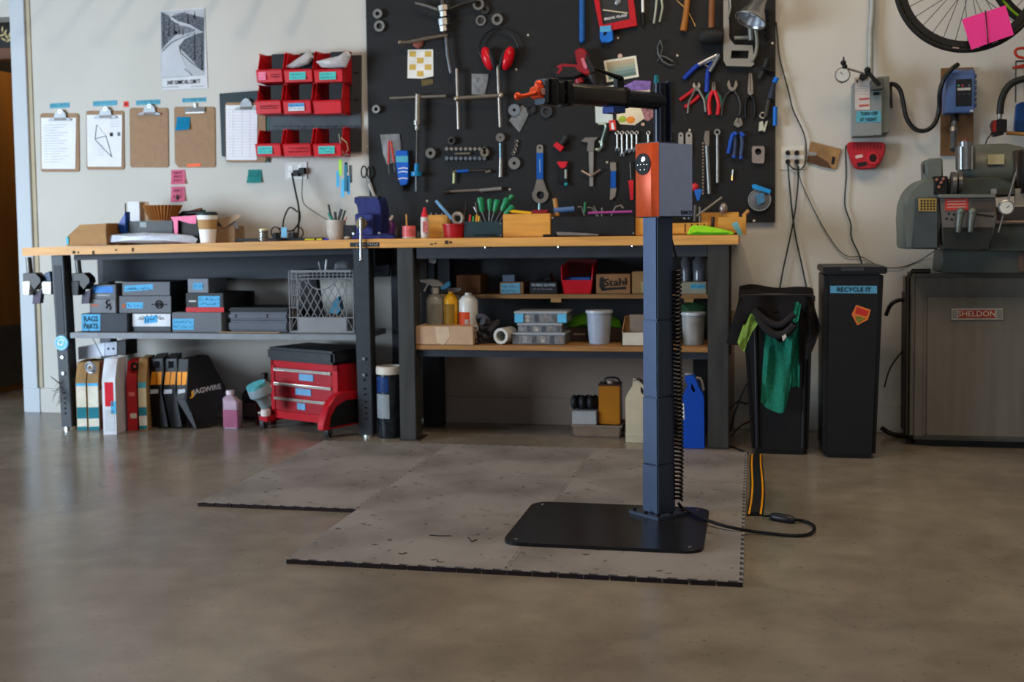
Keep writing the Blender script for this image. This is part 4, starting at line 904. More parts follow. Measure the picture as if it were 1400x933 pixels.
t = T('brass_tip', 'tiny bullet-shaped steel and brass tip', 'bit'); G().ptube([(1002.5, 232), (1001.5, 240)], YB-.01, .006, 8).ob('steel_end', STEEL, t); G().ptube([(1001.5, 240), (1001, 247)], YB-.01, .006, 8).ob('brass_end', BRASS, t)
pl = T('lidded_tub', 'round translucent lid with bright blue tape on top', 'lid')
c = W(1038.5, 273.5, YB-.02); G().lathe([(.055, 0), (.055, .008), (.05, .012), (0.001, .013)], c+Vector((0, .012, 0)), (0, -1, 0), 32).ob('disc', M('#6a6c6e', .3, 0, .1), pl); G().torus(c, .055, .003, n=32).ob('rim', M('#8d8f90', .4), pl)
G().px([(1028, 253), (1032, 252), (1054, 259.5), (1053, 265), (1029, 258)], YB-.034, .006, .001).ob('blue_tape', M('#1f8fd6', .5), pl)
G().px([(1032, 266), (1044, 264), (1046, 276), (1036, 280)], YB-.034, .002).ob('blue_print', M('#4a7ea3', .6, 0, .3, 80), pl)
# saw, measuring chain, long bars
handle_tool('hacksaw_frame', 'long grey steel bar tool with jagged top', 'bar', [('head', [(964, 179), (970, 179), (969.5, 205), (966, 205), (962, 190)], None, GR2, .02), ('bar', [(966.5, 200), (970, 265)], .0105, M('#7e807c', .35, .7), .02)])
t = T('hanging_chain', 'thin steel roller chain beside the long grey bar tool', 'chain')
for k in range(16): G().ball(W(961.3, 196+k*4.6, YB-.012), .0055, (1, .6, 1.25), 8).ob('link', M('#8d7f72', .35, .7), t)
handle_tool('ring_bar', 'plain steel bar with a ring end', 'bar', [('bar', [(981, 184), (981.2, 250)], .0085, M('#8b8a86', .35, .7), .016)])
G().ring(W(980.6, 181, YB-.006), (0, -1, 0), .0165, .0085, .012, 20).ob('ring_end', STEEL, bpy.data.objects['ring_bar'])
# combination wrenches
for k, (x, y0, y1) in enumerate(((844, 182, 206), (850.5, 182, 213), (857.5, 182, 208), (864, 182, 207), (870.5, 182, 205), (886.5, 182, 205))):
    t = T('combination_wrench', ['leftmost wrench in the row of small combination wrenches', 'second small combination wrench, hanging lowest of the row', 'third small combination wrench from the left end of the row', 'fourth small combination wrench, near the orange cover', 'fifth small combination wrench, half hidden by the orange cover', 'lone small combination wrench right of the row, behind the mast'][k], 'wrench', 'small combination wrenches')
    G().torus(W(x, y0, YB-.012), .0085, .0035).ob('ring_end', STEEL, t); G().ptube([(x, y0+2), (x+.3, y1-3)], YB-.012, .0062, 8).ob('shank', STEEL, t)
    G().px([(x-2.8, y1-5), (x+3, y1-5), (x+3.2, y1+1), (x+1.2, y1+1), (x+1, y1-2.5), (x-1, y1-2.5), (x-1.2, y1+1), (x-3, y1+1)], YB-.015, .008, .0006).ob('open_end', CHROME, t)
for k, x in enumerate((915.5, 930.8, 941.8)):
    t = T('flat_spanner', ['narrow', 'middle', 'widest'][k]+' flat spanner end showing above the grey control box', 'spanner', 'flat spanners behind the control box')
    w = (2.6, 3.4, 4.4)[k]; P = circ(x, 184.5, w, w, 12, 180, 360)+[(x+w, 215), (x-w, 215)]
    plate_hole([W(a, b, YB-.012) for a, b in P], [W(a, b, YB-.012) for a, b in circ(x, 185.5, w*.4, w*.4, 8)], .006, 'blade', M('#a8a297', .35, .7), t)
# caliper
cp = T('caliper', 'steel vernier caliper hanging jaws up', 'caliper'); CG = M('#a49d94', .35, .7)
G().px([(804.5, 195), (811.5, 195), (811, 255), (806, 255)], YB-.014, .008, .0008).ob('beam', CG, cp)
G().px([(794, 193), (800, 188), (818, 187.5), (812, 194), (812, 207), (802, 207), (804, 195)], YB-.018, .012, .001).ob('jaw', M('#8d867e', .35, .7), cp)
G().ptube([(795, 233.5), (808, 241)], YB-.02, .005, 8).ptube([(821, 232), (808, 241)], YB-.02, .005, 8).ob('cross_arm', M('#9a8478', .4, .6), cp)
hk = T('hook_spanner', 'pale green-grey crescent wrench right of the caliper', 'wrench'); 
G().tube(spl([W(x, y, YB-.02) for x, y in [(818, 170), (828, 171), (826, 182), (823, 192), (823, 201), (817, 207)]], 4), [.006]*21, 8).ob('shank', M('#8b9a92', .35, .6), hk)
G().torus(W(817, 199, YB-.02), .022, .007, n=20, a0=-70, a1=120).ob('crescent_head', M('#8b9a92', .35, .6), hk)
# red snips / lockout
t = T('red_tipped_bottle', 'tilted dark tool with a red end', 'tool'); G().ptube([(775, 187), (766, 199)], YB-.02, [.018][0], 12).ob('body', M('#2b2b2c', .5, 0, .3, 60), t); G().px([(756, 199), (761, 194), (771, 201), (766, 208)], YB-.042, .03, .002).ob('red_end', M('#c2202c', .4), t)
t = T('red_handled_tool', 'small black cutter with red wing handles', 'cutter'); G().px([(762, 224), (778, 224), (777, 250), (763, 250)], YB-.02, .016, .003).ob('body', BLK, t); G().px([(761, 221), (776, 221), (774, 228), (769.5, 230.5), (767, 230), (764, 227)], YB-.026, .012, .001).ob('red_wings', M('#c2202c', .4), t)
G().ptube([(773.5, 232), (773.5, 244)], YB-.022, .006, 8).ob('white_bar', M('#a8b0a8', .5), t); G().ball(W(774, 252, YB-.02), .010).ob('teal_end', TEAL, t)
handle_tool('red_knife', 'red-handled cutter partly hidden by the left edge of the orange cover', 'cutter', [('red_handle', [(859, 247), (866, 246), (866, 273), (862, 274)], None, M('#c2202c', .4), .02), ('blade', [(862, 222), (863, 246)], .006, DKST, .016)])
handle_tool('mini_driver', 'narrow dark driver with teal tip behind the mast top', 'driver', [('shaft', [(913, 112), (914, 128)], .008, GR2, .016), ('blue_grip', [(914, 128), (914, 142)], .010, M('#24509a', .4), .016), ('dark_end', [(914, 142), (913, 168)], .008, BLK, .014)])
# ================================================================ ON THE LEFT BENCH TOP
def zpx(x, y, Y): return W(x, y, Y).z
def fbox(name, label, cat, x0, yt, x1, Y, zb, dep, mat, grp=None, yb=None, bev=.003, taper=1.0, ptn='carton'):
    """box standing on height zb; front face px x0..x1, top px yt, at depth Y; returns thing, xa, xb, zt"""
    t = T(name, label, cat, grp); ym = yt+8
    xa, xb, zt = W(x0, ym, Y).x, W(x1, ym, Y).x, zpx((x0+x1)/2, yt, Y)
    G().box(xa, xb, Y, Y+dep, zb, zt, bev, 0, 0, taper).ob(ptn, mat, t); return t, xa, xb, zt
def patch(t, Y, x0, y0, x1, y1, mat, name='label_patch', e=.0012, ink=None, rows=1, seed=0, r=.0009, skew=0):
    G().px([(x0, y0), (x1, y0-skew), (x1, y1-skew), (x0, y1)], Y-e, e).ob(name, mat, t)
    if ink is not None:
        a = W((x0+x1)/2, (y0+y1)/2, Y-e); s_ = S(x0, y0, Y); w = (x1-x0)*s_/2
        scrib(a.x-w, a.x+w, a.z, (y1-y0)*s_*.8, Y-e-.0004, ink, t, rows, 'print', seed, r)
Yt0 = 5.62
zl = lambda px_, Y=5.6: ZL(W(px_, 330, Y).x)+.0015
t = T('cardboard_tray', 'open brown cardboard magazine box lying at the left end of the bench', 'box')
G().px([(91.5, 336), (91.5, 324), (109, 307.5), (146, 305.5), (146, 334)], 5.56, .004).ob('side', CARD, t)
G().px([(91.5, 326), (109, 309), (150, 305), (160, 305), (160, 322), (146, 322)], 5.80, .004).ob('side', CARD, t)
a = W(92, 330, 5.56); G().box(a.x, W(161, 330, 5.56).x, 5.56, 5.80, zl(110), zl(110)+.005).ob('bottom', CARD, t)
G().box(W(146, 320, 5.56).x-.004, W(146, 320, 5.56).x, 5.56, 5.80, zl(146), zpx(146, 305.5, 5.56)).ob('end_panel', M('#8a6238', .8), t)
G().bp(90.5, 324, 93.5, 334, 5.555, .02).ob('blue_tape', M('#49b2d0', .6), t)
t = one(G().px([(161, 307), (171.5, 289), (172, 318), (169, 324), (163, 315)], 5.66, .05, .003), 'blue_plastic_part', M('#14489c', .35), 'pointed blue plastic piece standing beside the cardboard magazine box', 'part')
one(G().cyl(W(171.5, 278, 5.72), W(172, 325, 5.72), .0035, n=8), 'thin_rod', DKST, 'thin upright dark rod behind the pointed blue piece', 'rod')
t, *_ = fbox('envelope', 'white upright paper envelope behind the black case', 'envelope', 174, 275.5, 191, 5.86, zl(180, 5.86), .006, PAPER, ptn='sheet')
t, *_ = fbox('kraft_envelope', 'brown kraft envelope leaning behind the pleated basket', 'envelope', 186, 276, 203, 5.885, zl(190, 5.88), .006, M('#a98a6c', .8), ptn='sheet')
# black case with pleated basket on top
t, xa, xb, zt = fbox('black_case', 'low black equipment case under the pleated brown basket', 'case', 172, 302, 237, 5.68, zl(200, 5.7), .2, BLKS, ptn='shell', bev=.006)
patch(t, 5.68, 191, 304, 200, 311, M('#8f979c', .5)); G().torus(W(178, 318, 5.672), .012, .0025, n=14, a0=0, a1=200).ob('handle_ring', STEEL, t)
bk = T('pleated_basket', 'pleated brown paper basket standing on the black case', 'basket')
c = Vector(((W(194, 300, 5.76).x+W(246, 300, 5.76).x)/2, 5.78, zt)); zt2 = zpx(220, 281, 5.78)
def pl(u, v):
    a = 2*pi*u; n = 34; rr = lerp(.066, .108, v)*(1+.05*(1 if int(u*n*2+.5) % 2 else -1)); return c+Vector((rr*cos(a), rr*.8*sin(a), lerp(0, zt2-zt, v)))
G().sheet(pl, 68, 3, th=.002).ob('pleated_wall', M('#b5763a', .6, 0, .1), bk)
G().cyl(c, c+Vector((0, 0, .004)), .066, n=24).ob('base', M('#a46c36', .7), bk)
t = T('handlebar_part', 'dark and brown handlebar clamp part lying behind the coffee cup', 'part')
G().tube([W(240, 300, 5.82), W(250, 292, 5.82), W(280, 290, 5.82)], .013, 10).ob('bar', BLK, t); G().tube([W(255, 293, 5.84), W(276, 288, 5.84)], .016, 10).ob('brown_grip', M('#6a4526', .6), t)
one(G().box(W(240, 300, 5.8).x, W(292, 300, 5.8).x, 5.78, 5.9, zl(260, 5.8), zpx(260, 299, 5.8)), 'dark_box', M('#2a2220', .7), 'low dark box under the handlebar part', 'box')
t = T('pink_tape_frame', 'pink masking tape folded over a dark folder edge', 'tape')
G().px([(233, 297), (268, 294.5), (268, 306), (260, 306), (243, 301), (243, 322), (239, 325), (237, 303)], 5.62, .004).ob('tape', M('#e6779c', .6), t)
G().px([(246, 301), (270, 301), (271, 331), (250, 331)], 5.64, .03).ob('folder', M('#33302f', .6), t)
tag(blob([(143, 325), (150, 321), (195, 318), (230, 319), (262, 322), (270, 327), (267, 333), (200, 333), (145, 332.5)], 5.60, .05, M('#b9bfcb', .3, 0, .12, 25, .3), 'plastic_sleeve', None, .004, 8), 'flat clear plastic bag lying along the bench front', 'bag')
cu = T('coffee_cup', 'white paper coffee cup with a brown sleeve and dark lid', 'cup')
c = W(284.5, 331, 5.60); c.z = zl(284); h = zpx(284.5, 294.5, 5.6)-c.z; k = S(284, 310, 5.6)
G().lathe([(9.3*k, 0), (13*k, h)], c, n=28).ob('cup', WHT, cu)
G().lathe([(10.9*k, h*.44), (12.6*k, h*.84)], c, n=28).ob('sleeve', M('#b08a5c', .8), cu)
G().lathe([(13.2*k, h), (13.4*k, h+.008), (11.5*k, h+.018), (11*k, h+.018)], c, n=28).ob('lid', M('#27373a', .4), cu)
t, xa, xb, zt = fbox('corrugated_box', 'small corrugated box with papers beside the coffee cup', 'box', 295, 309, 321, 5.66, zl(300, 5.66), .12, M('#8f7458', .8, 0, .15, 60), ptn='carton')
for i, pts in enumerate((([(296, 300), (326, 293), (330, 296), (306, 312)]), ([(305, 310), (312, 298), (324, 304), (326, 312), (319, 314)]))): G().px(pts, 5.655+i*.01, .006).ob('paper', M(('#a08a70', '#6e6a68')[i], .7), t)
t = one(G().box(W(322, 328, 5.66).x, W(431, 328, 5.66).x, 5.66, 5.82, zl(380, 5.7), zl(380, 5.7)+.016, .002), 'black_tray', BLK, 'long thin black tray lying below the wall outlet', 'tray')
ja = T('spring_jar', 'small clear jar of bright metal springs', 'jar')
c = W(360.5, 328, 5.58); c.z = zl(360); k = S(360, 320, 5.6)
for i in range(4): G().torus(c+Vector((0, 0, .012+i*.014)), 5.6*k, .0045, (0, 0, 1), 20, 6).ob('coil', STEEL, ja)
G().cyl(c+Vector((0, 0, .004)), c+Vector((0, 0, .066)), 5.2*k, n=20).ob('filling', M('#7a7a72', .3, .8, .4, 80), ja)
G().cyl(c+Vector((0, 0, .05)), c+Vector((0, 0, .066)), 5.5*k, n=20).ob('bright_top', M('#e8e0b0', .3), ja)
for k_, (pts, lb) in enumerate((([(399, 237), (404, 262), (409, 290), (407, 328)], 'thick black cord from the outlet down to the black tray'), ([(407, 290), (396, 284), (388, 300), (387, 318)], 'black cord arching left to the blue-taped plug'), ([(410, 290), (409, 304), (398, 316), (380, 312)], 'black cord curling behind the blue-taped plug'), ([(414, 238), (414, 275), (430, 290), (452, 305), (455, 322)], 'thin grey cord from the outlet toward the pen cup'))):
    one(G().tube(spl([W(x, y, 5.98-.12*(i/3)) for i, (x, y) in enumerate(pts)], 6), (.0055, .0045, .0045, .0028)[k_], 7), 'cord', BLK if k_ < 3 else M('#4d4f49', .6), lb, 'cable')
t = T('plug_bundle', 'black charger plugs with a piece of blue tape on the bench', 'charger')
c = zl(385, 5.8)
for x, w in ((378, 6), (401, 9)): a = W(x, 320, 5.8); G().box(a.x-w*.002, a.x+w*.002, 5.77, 5.83, c, c+.045, .004).ob('plug', BLK, t)
for x in (377, 408): G().torus(W(x, 318, 5.78), .03, .0035, (.2, 1, .1), 18, 6).ob('cord_loop', BLK, t)
G().bp(384.5, 311, 392, 325, 5.76, .006).ob('blue_tape', M('#6ea6c4', .6), t)
ou = T('wall_outlet', 'white double wall outlet below the red bins', 'outlet')
G().bp(390, 222, 420, 245, YW-.006, .006, .002).ob('cover_plate', M('#cfcdc8', .5), ou)
for x, y in ((397, 230), (397, 239), (410, 229)): G().bp(x-3, y-3.4, x+3, y+3.4, YW-.008, .003, .001).ob('socket_face', WHT, ou)
for x, y in ((404, 237), (412, 234)): G().bp(x-4, y-4.5, x+4, y+4, YW-.035, .03, .003).ob('plug', BLK, ou)
for k_, (x0, x1, y, c_) in enumerate(((417, 430, 327.5, '#c9c22a'), (433, 440, 327.5, '#d6cf3a'), (443, 449, 325.5, '#2a3cc0'))):
    p, q_ = W(x0, y, 5.56), W(x1, y, 5.56); p.z = q_.z = zl(430)+.004
    one(G().cyl(p, q_, .0042, n=8), 'marker_pen', M(c_, .5), ('longer yellow pen', 'short yellow pen', 'blue pen cap')[k_]+' lying near the bench front by the pen cup', 'pen')
pc_ = T('pen_cup', 'cream ceramic cup full of pens and markers', 'cup'); c = W(460, 326, 5.72); c.z = zl(460, 5.72); k = S(460, 310, 5.72)
h = zpx(460, 301, 5.72)-c.z; G().lathe([(9*k, 0), (12*k, h*.3), (12.5*k, h), (11.6*k, h), (11*k, h*.3)], c, n=26, cap=False).lathe([(9*k, .002), (.001, .003)], c, n=26, cap=False).ob('cup', M('#b5ada2', .5), pc_)
for x0, y0, x1, y1, r, c_, lb in ((449, 280, 454, 303, .006, '#14312c', 'black-capped marker leaning left'), (450, 291, 455, 303, .009, '#1d7a6c', 'teal marker'), (458, 290, 459, 303, .008, '#33383a', 'dark grey marker'), (467, 286, 462, 303, .009, '#4a4d50', 'grey marker'), (472, 288, 467, 303, .006, '#20402f', 'dark green marker leaning right'), (474, 297, 471, 304, .004, '#c96a60', 'reddish pen')):
    one(G().cyl(W(x1, y1, 5.72), W(x0, y0, 5.73), r, n=8), 'pen', M(c_, .5), lb+' standing in the cream pen cup', 'pen', 'pens in the cream cup')
t, *_ = fbox('black_gadget', 'black plastic box between the pen cup and the blue vise', 'box', 469, 308, 486, 5.70, zl(475, 5.7), .08, BLK, ptn='shell')
one(G().ball(Vector((W(475, 325, 5.6).x, 5.6, zl(475)+.008)), .014, (1.4, 1, .55)), 'putty_lump', M('#b3ab9a', .7), 'flattened cream putty lump by the vise base', 'putty')
# vise
vi = T('bench_vise', 'dark blue cast iron bench vise with chrome handle bar', 'vise'); VB = M('#232a63', .4, .1, .15, 20, .08); Yv = 5.56; zv = ZL(W(500, 327, Yv).x)
G().px([(484, 270), (488, 269), (516, 269.5), (518, 275), (521, 284), (521.5, 320), (505, 321), (489, 300), (489, 286), (488.5, 279.5), (484, 278)], Yv+.02, .13, .004).ob('fixed_jaw', VB, vi)
G().px([(485, 294), (486, 292.5), (508, 292.5), (510, 296), (510, 322), (486.5, 321)], Yv-.03, .10, .004).ob('sliding_jaw', VB, vi)
G().px([(480, 327.5), (484, 320), (500, 318), (518, 318), (538, 323), (540, 327)], Yv, .16, .003).ob('base', VB, vi)
G().lathe([(.028, 0), (.030, .012), (.020, .03), (.012, .05)], W(493.5, 306, Yv-.085), (0, 1, 0), 20).ob('screw_head', M('#8a7a5e', .35, .8), vi)
G().ptube([(493.3, 299), (493.5, 356)], Yv-.098, .0072, 12).ball(W(493.3, 299, Yv-.098), .010).ball(W(493.5, 355.5, Yv-.098), .0105).ob('handle_bar', CHROME, vi)
for x, y in ((518.5, 320), (484, 321)): G().cyl(W(x, y, Yv+.0), W(x, y-2.5, Yv), .010, n=8).ob('bolt', CHROME, vi)
G().px([(490, 268), (517, 268), (517, 270.5), (490, 270.5)], Yv+.02, .05).ob('jaw_plate', DKST, vi)
ah = T('white_hose', 'white bent air hose with a ball joint behind the vise', 'hose')
G().tube(spl([W(x, y, 5.86) for x, y in [(505, 251), (509, 262), (515, 274), (520, 283), (523, 292), (523, 305), (523.5, 318)]], 5), .008, 10).ob('hose', M('#a5a39c', .5), ah)
G().ball(W(517, 281, 5.84), .017, (1, .8, .6)).ob('ball_joint', M('#cfc9b6', .4), ah)
sc_ = T('scissors', 'scissors with dark green loops hanging at the board edge', 'scissors')
for x, y, an in ((497.5, 235, 12), (505.5, 236, -10)):
    pts = [W(x+3.6*cos(2*pi*i/14), y+8*sin(2*pi*i/14), YB-.012) for i in range(14)]; G().tube(pts, .0042, 7, True).ob('finger_loop', M('#1c2a26', .5), sc_)
G().px([(500, 243), (505, 243), (506, 250), (502, 251)], YB-.014, .008).px([(502, 250), (507, 249), (512, 264), (509, 263)], YB-.012, .003).ob('blades', STEEL, sc_)

# ================================================================ ON THE RIGHT BENCH TOP
ZT = 1.0165
t = T('purple_bottle', 'purple glitter bottle with a white tip beside the vise', 'bottle'); c = W(534, 326, 5.76); c.z = ZT; k = S(534, 310, 5.76)
h = zpx(534, 306, 5.76)-ZT; G().lathe([(6*k, 0), (6.5*k, .01), (6.3*k, h), (3*k, h+.018)], c, n=18).ob('bottle', M('#4c1d5c', .3, 0, .6, 70), t)
G().tube([W(532, 303, 5.76), W(537, 295, 5.76)], [.010, .006], 10).ob('tip', WHT, t)
one(G().lathe([(.012, 0), (.012, .05), (.006, .06), (.006, .07)], Vector((W(543, 325, 5.6).x, 5.6, ZT)), n=14), 'dark_vial', M('#2b211c', .4), 'tiny dark vial right of the purple bottle', 'bottle')
t = T('brush_cup', 'small red-coated glass cup with a wooden brush stick', 'cup'); c = W(559.5, 326, 5.56); c.z = ZT; k = S(559, 316, 5.56)
h = zpx(559, 309, 5.56)-ZT; G().lathe([(8.3*k, 0), (8.8*k, .01), (8.8*k, h)], c, n=24).ob('cup', M('#c55a58', .35, 0, .3, 25), t); G().lathe([(8.9*k, 0), (8.9*k, .008)], c, n=24).ob('clear_base', M('#b9a9a0', .3), t)
G().tube([c+Vector((-.01, 0, .01)), W(555.5, 293, 5.56)], .0045, 8).ob('stick', M('#b9833f', .6), t)
one(G().lathe([(.011, 0), (.011, .03), (.008, .034)], Vector((W(572, 325, 5.58).x, 5.58, ZT)), n=14), 'small_pot', M('#4f5a58', .5), 'small grey pot between the red cup and the glue bottle', 'pot')
t = T('glue_bottle', 'white glue bottle with pointed red cap', 'bottle'); c = W(581, 325.5, 5.55); c.z = ZT; k = S(581, 310, 5.55)
h = zpx(581, 297, 5.55)-ZT; G().lathe([(5.2*k, 0), (5.4*k, .005), (5.4*k, h)], c, n=20).ob('bottle', M('#c3bab2', .4, 0, .15, 40), t); G().lathe([(4.5*k, h), (4*k, h+.012), (1.2*k, h+.05)], c, n=16).ob('cap', M('#cc2233', .4), t)
patch(t, 5.55-5.6*k, 578, 303, 585, 318, M('#b5605a', .6), ink=INK, rows=2, seed=3)
t, *_ = fbox('pine_block', 'short pine block standing behind the glue bottle', 'wood block', 585, 294, 612, 5.66, ZT, .05, WOODY, ptn='block', bev=.002)
for k_, (x, r) in enumerate(((590, .006), (597, .005), (605, .006))): G().cyl(W(x, 294, 5.68), W(x, 291.5, 5.68), r, n=8).ob('peg', DKST, t)
t = T('red_tub', 'red plastic tub at front of bench, left of the green screwdrivers', 'tub'); c = Vector((W(621, 320, 5.6).x, 5.60, ZT)); k = S(621, 316, 5.56)
h = zpx(621, 306, 5.56)-ZT; G().lathe([(13*k, 0), (15.5*k, h), (16.5*k, h), (16.5*k, h-.006)], c, n=4 if False else 24).ob('tub', M('#a0181f', .35, 0, .1), t)
one(G().cyl(W(618, 300, 5.62), W(596.5, 275, 5.66), .0085, n=12), 'blue_rod', M('#5f8fb8', .4), 'pale blue rod leaning out of the red tub', 'rod')
one(G().torus(W(626, 299, 5.62), .026, .010, (.1, 1, .1), 20, 8), 'cable_coil', M('#8b7f74', .5, .3, .5, 90), 'small coil of braided cable in the red tub', 'cable')
one(G().cyl(W(634, 303, 5.66), W(637.5, 276, 5.70), .007, n=8), 'black_stick', BLK, 'black stick standing behind the braided coil', 'stick')
t, *_ = fbox('dark_tool_box', 'dark teal steel box holding green-handled screwdrivers', 'box', 634, 303, 687, 5.58, ZT, .12, M('#26383c', .45, .2, .1), ptn='shell', bev=.002)
for x, y in ((684.5, 306), (684.5, 322)): G().cyl(W(x, y, 5.576), W(x, y, 5.58), .004, n=8).ob('rivet', STEEL, t)
one(G().bp(648, 320.5, 676, 322.5, 5.50, .04, .001), 'flat_black_tool', BLKS, 'flat black tool lying before the dark teal box', 'tool')
GH = M('#1f7a4e', .35, 0, .15)
for i, (x0, y0, x1, y1, x2, y2, r, lb) in enumerate(((664, 303, 659.5, 290, 656.5, 270, .019, 'leftmost large green screwdriver'), (669, 303, 669.5, 288, 669.5, 272, .014, 'slim upright green screwdriver'), (672, 303, 676, 290, 680, 273, .017, 'middle green screwdriver leaning right'), (678, 303, 686, 288, 694, 271, .018, 'tall green screwdriver leaning right'), (683, 304, 690, 293, 702, 282, .017, 'lowest green screwdriver, leaning far right'), (690, 284, 695, 276, 701, 267, .016, 'rear green screwdriver at the right'))):
    t = T('screwdriver', lb+' in the dark teal box', 'screwdriver', 'green-handled screwdrivers'); Ys = 5.64 if i < 5 else 5.7
    a, b, c = W(x0, y0, Ys), W(x1, y1, Ys), W(x2, y2, Ys); G().tube([a-(b-a)*.3, b], .0045, 8).ob('shank', DKST, t)
    G().tube([b, b.lerp(c, .2), b.lerp(c, .5), b.lerp(c, .8), c], [r*.55, r*.75, r*.8, r, r*.75], 12).ob('handle', GH, t)
for k_, (x, c_, lb) in enumerate(((642, '#c23a30', 'red'), (646.5, '#2f8f4a', 'green'), (651, '#d08a28', 'orange'), (654, '#c9a13a', 'yellow'))):
    one(G().cyl(W(x, 304, 5.62), W(x+1, 294+k_ % 2*2, 5.63), .005, n=8), 'short_screwdriver', M(c_, .4), f'short {lb} handle in the dark teal box, beside the green screwdrivers', 'tool', 'short coloured handles')
for k_, (x0, x1) in enumerate(((654, 650), (658, 648))): one(G().cyl(W(x0, 304, 5.66), W(x1, 277+k_*6, 5.68), .0035, n=6), 'steel_pick', STEEL, ('taller', 'shorter')[k_]+' steel pick leaning left in the dark teal box', 'pick')
t, *_ = fbox('plywood_box', 'plain light wood box in the middle of the bench top', 'box', 687.5, 292.5, 752.5, 5.58, ZT, .16, WOODY, ptn='shell', bev=.003)
one(G().px([(696, 289), (702, 287), (728, 290), (725, 293), (700, 291)], 5.62, .02, .002), 'yellow_knife', M('#d8a417', .4), 'yellow utility knife lying on the light wood box', 'knife')
t = T('red_stamp', 'dark red stamp block with steel post on the light wood box', 'stamp'); G().bp(727, 287, 749, 292, 5.62, .05, .003).ob('block', M('#7d1822', .4), t); G().ptube([(737.5, 278), (737.5, 287)], 5.65, .007, 10).ob('post', M('#7ca0a4', .3, .5), t)
t, *_ = fbox('black_canvas_tray', 'long black canvas tray of hex keys on the bench', 'tray', 754, 296, 868, 5.58, ZT, .16, M('#17181a', .7, 0, .25, 20, .15), ptn='shell', bev=.004)
G().bp(742, 320.5, 760, 324.5, 5.56, .05, .002).ob('foot', BLK, t)
for x, y in ((755.5, 298), (866, 319)): G().cyl(W(x, y, 5.575), W(x, y, 5.58), .005, n=8).ob('rivet', STEEL, t)
one(G().px([(760, 317), (776, 317.5), (818, 320), (818, 322.5), (762, 322)], 5.54, .02, .001), 'steel_ruler', STEEL, 'shiny flat steel strip lying before the black tray', 'ruler')
for a, b, r, c_, n_, lb, ct in (((762, 296), (758.5, 272), .012, '#a0703c', 'wooden_file', 'wooden file handle leaning in the black tray', 'file'), ((757, 288), (785, 286), .014, '#4a6a96', 'blue_tube', 'blue tube with a cream end lying on the black tray', 'tube'),
    ((804, 291.5), (864, 289.5), .006, '#a3408c', 'magenta_rod', 'magenta rod lying across the black tray', 'rod'), ((799, 291), (800, 277), .006, '#1f6b4c', 'green_hex_key', 'green hex key handle upright in the black tray', 'hex key')):
    one(G().cyl(W(*a, 5.62), W(*b, 5.64), r, n=10), n_, M(c_, .45), lb, ct)
for k_, pts in enumerate(([(790, 283), (795, 283), (799, 295)], [(803, 284), (809, 284), (816, 296)], [(823, 284), (823, 296)], [(836, 295), (842, 283), (849, 281), (852, 285)], [(812, 282), (818, 296)])):
    one(G().tube([W(x, y, 5.66) for x, y in pts], .004 if k_ != 3 else .006, 7), 'hex_key', STEEL, ('leftmost bent hex key', 'second bent hex key', 'short straight hex key', 'thick bent hex key near the stand', 'thin straight hex key')[k_]+' in the black tray', 'hex key', 'hex keys in the black tray')
t, *_ = fbox('wood_divider_box', 'light wood box end showing left of the stand column', 'box', 868.5, 297, 892, 5.60, ZT, .15, WOODY, ptn='shell')
rk = T('wooden_tool_rack', 'wooden rack with tool slots at the right end of the bench', 'tool rack')
Yr = 5.66
G().bp(918, 305, 968, 321, Yr, .02, .001).ob('front_board', WOODY, rk); G().bp(956, 290.5, 1010, 322, Yr+.12, .02, .001).ob('rear_board', WOODY, rk); G().bp(982, 297, 1016, 321, Yr, .02, .001).ob('front_board', WOODY, rk)
G().px([(1015, 297), (1020, 292), (1020, 321), (1015, 322)], Yr-.01, .14, .001).ob('end_board', WOODY, rk)
a, b = W(920, 320, Yr), W(1018, 320, Yr); G().box(a.x, b.x, Yr, Yr+.14, ZT, ZT+.008).ob('bottom_board', WOODY, rk)
for x in (936, 945, 953, 962): G().bp(x, 306, x+1.5, 318, Yr-.001, .004).ob('slot', BLK, rk)
tools = (((936, 300), (934, 262), .007, '#8a8882', 'steel-shafted pick with grey top'), ((942, 300), (944, 268), .007, '#5f6f86', 'blue-grey shafted tool'), ((950, 303), (951, 281), .009, '#55504c', 'dark steel punch'), ((957, 306), (957, 283), .007, '#6b655e', 'thin dark punch'), ((952, 296), (987, 270), .0055, '#8c867c', 'long steel rod leaning right'), ((974, 312), (975, 297), .009, '#3b3431', 'short black punch'))
for a, b, r, c_, lb in tools: one(G().cyl(W(*a, Yr+.06), W(*b, Yr+.07), r, n=10), 'punch', M(c_, .4, .5), lb+' in the wooden rack', 'punch', 'punches and shafts in the wooden rack')
t = T('blue_red_cutter', 'blue and red plastic headed tool beside the grey control box', 'tool'); G().ball(W(950, 256, Yr+.07), .020).ob('red_head', M('#b5252c', .4), t); G().px([(949, 260), (958, 258), (961, 262), (956, 268), (957, 275), (953, 275)], Yr+.05, .03, .004).ob('blue_body', M('#1f5fb5', .4), t)
one(G().ball(W(989, 285, Yr+.1), .026, (.8, .8, 1.1)), 'steel_knuckle', M('#9a8c86', .35, .6, .3, 40), 'lumpy steel fitting on top of the wooden rack', 'fitting')
one(G().cyl(W(1016, 296, Yr+.03), W(1024, 288, Yr+.03), .010, n=10), 'wooden_plug', M('#a9793f', .6), 'slanted wooden dowel at right end of the rack', 'dowel')
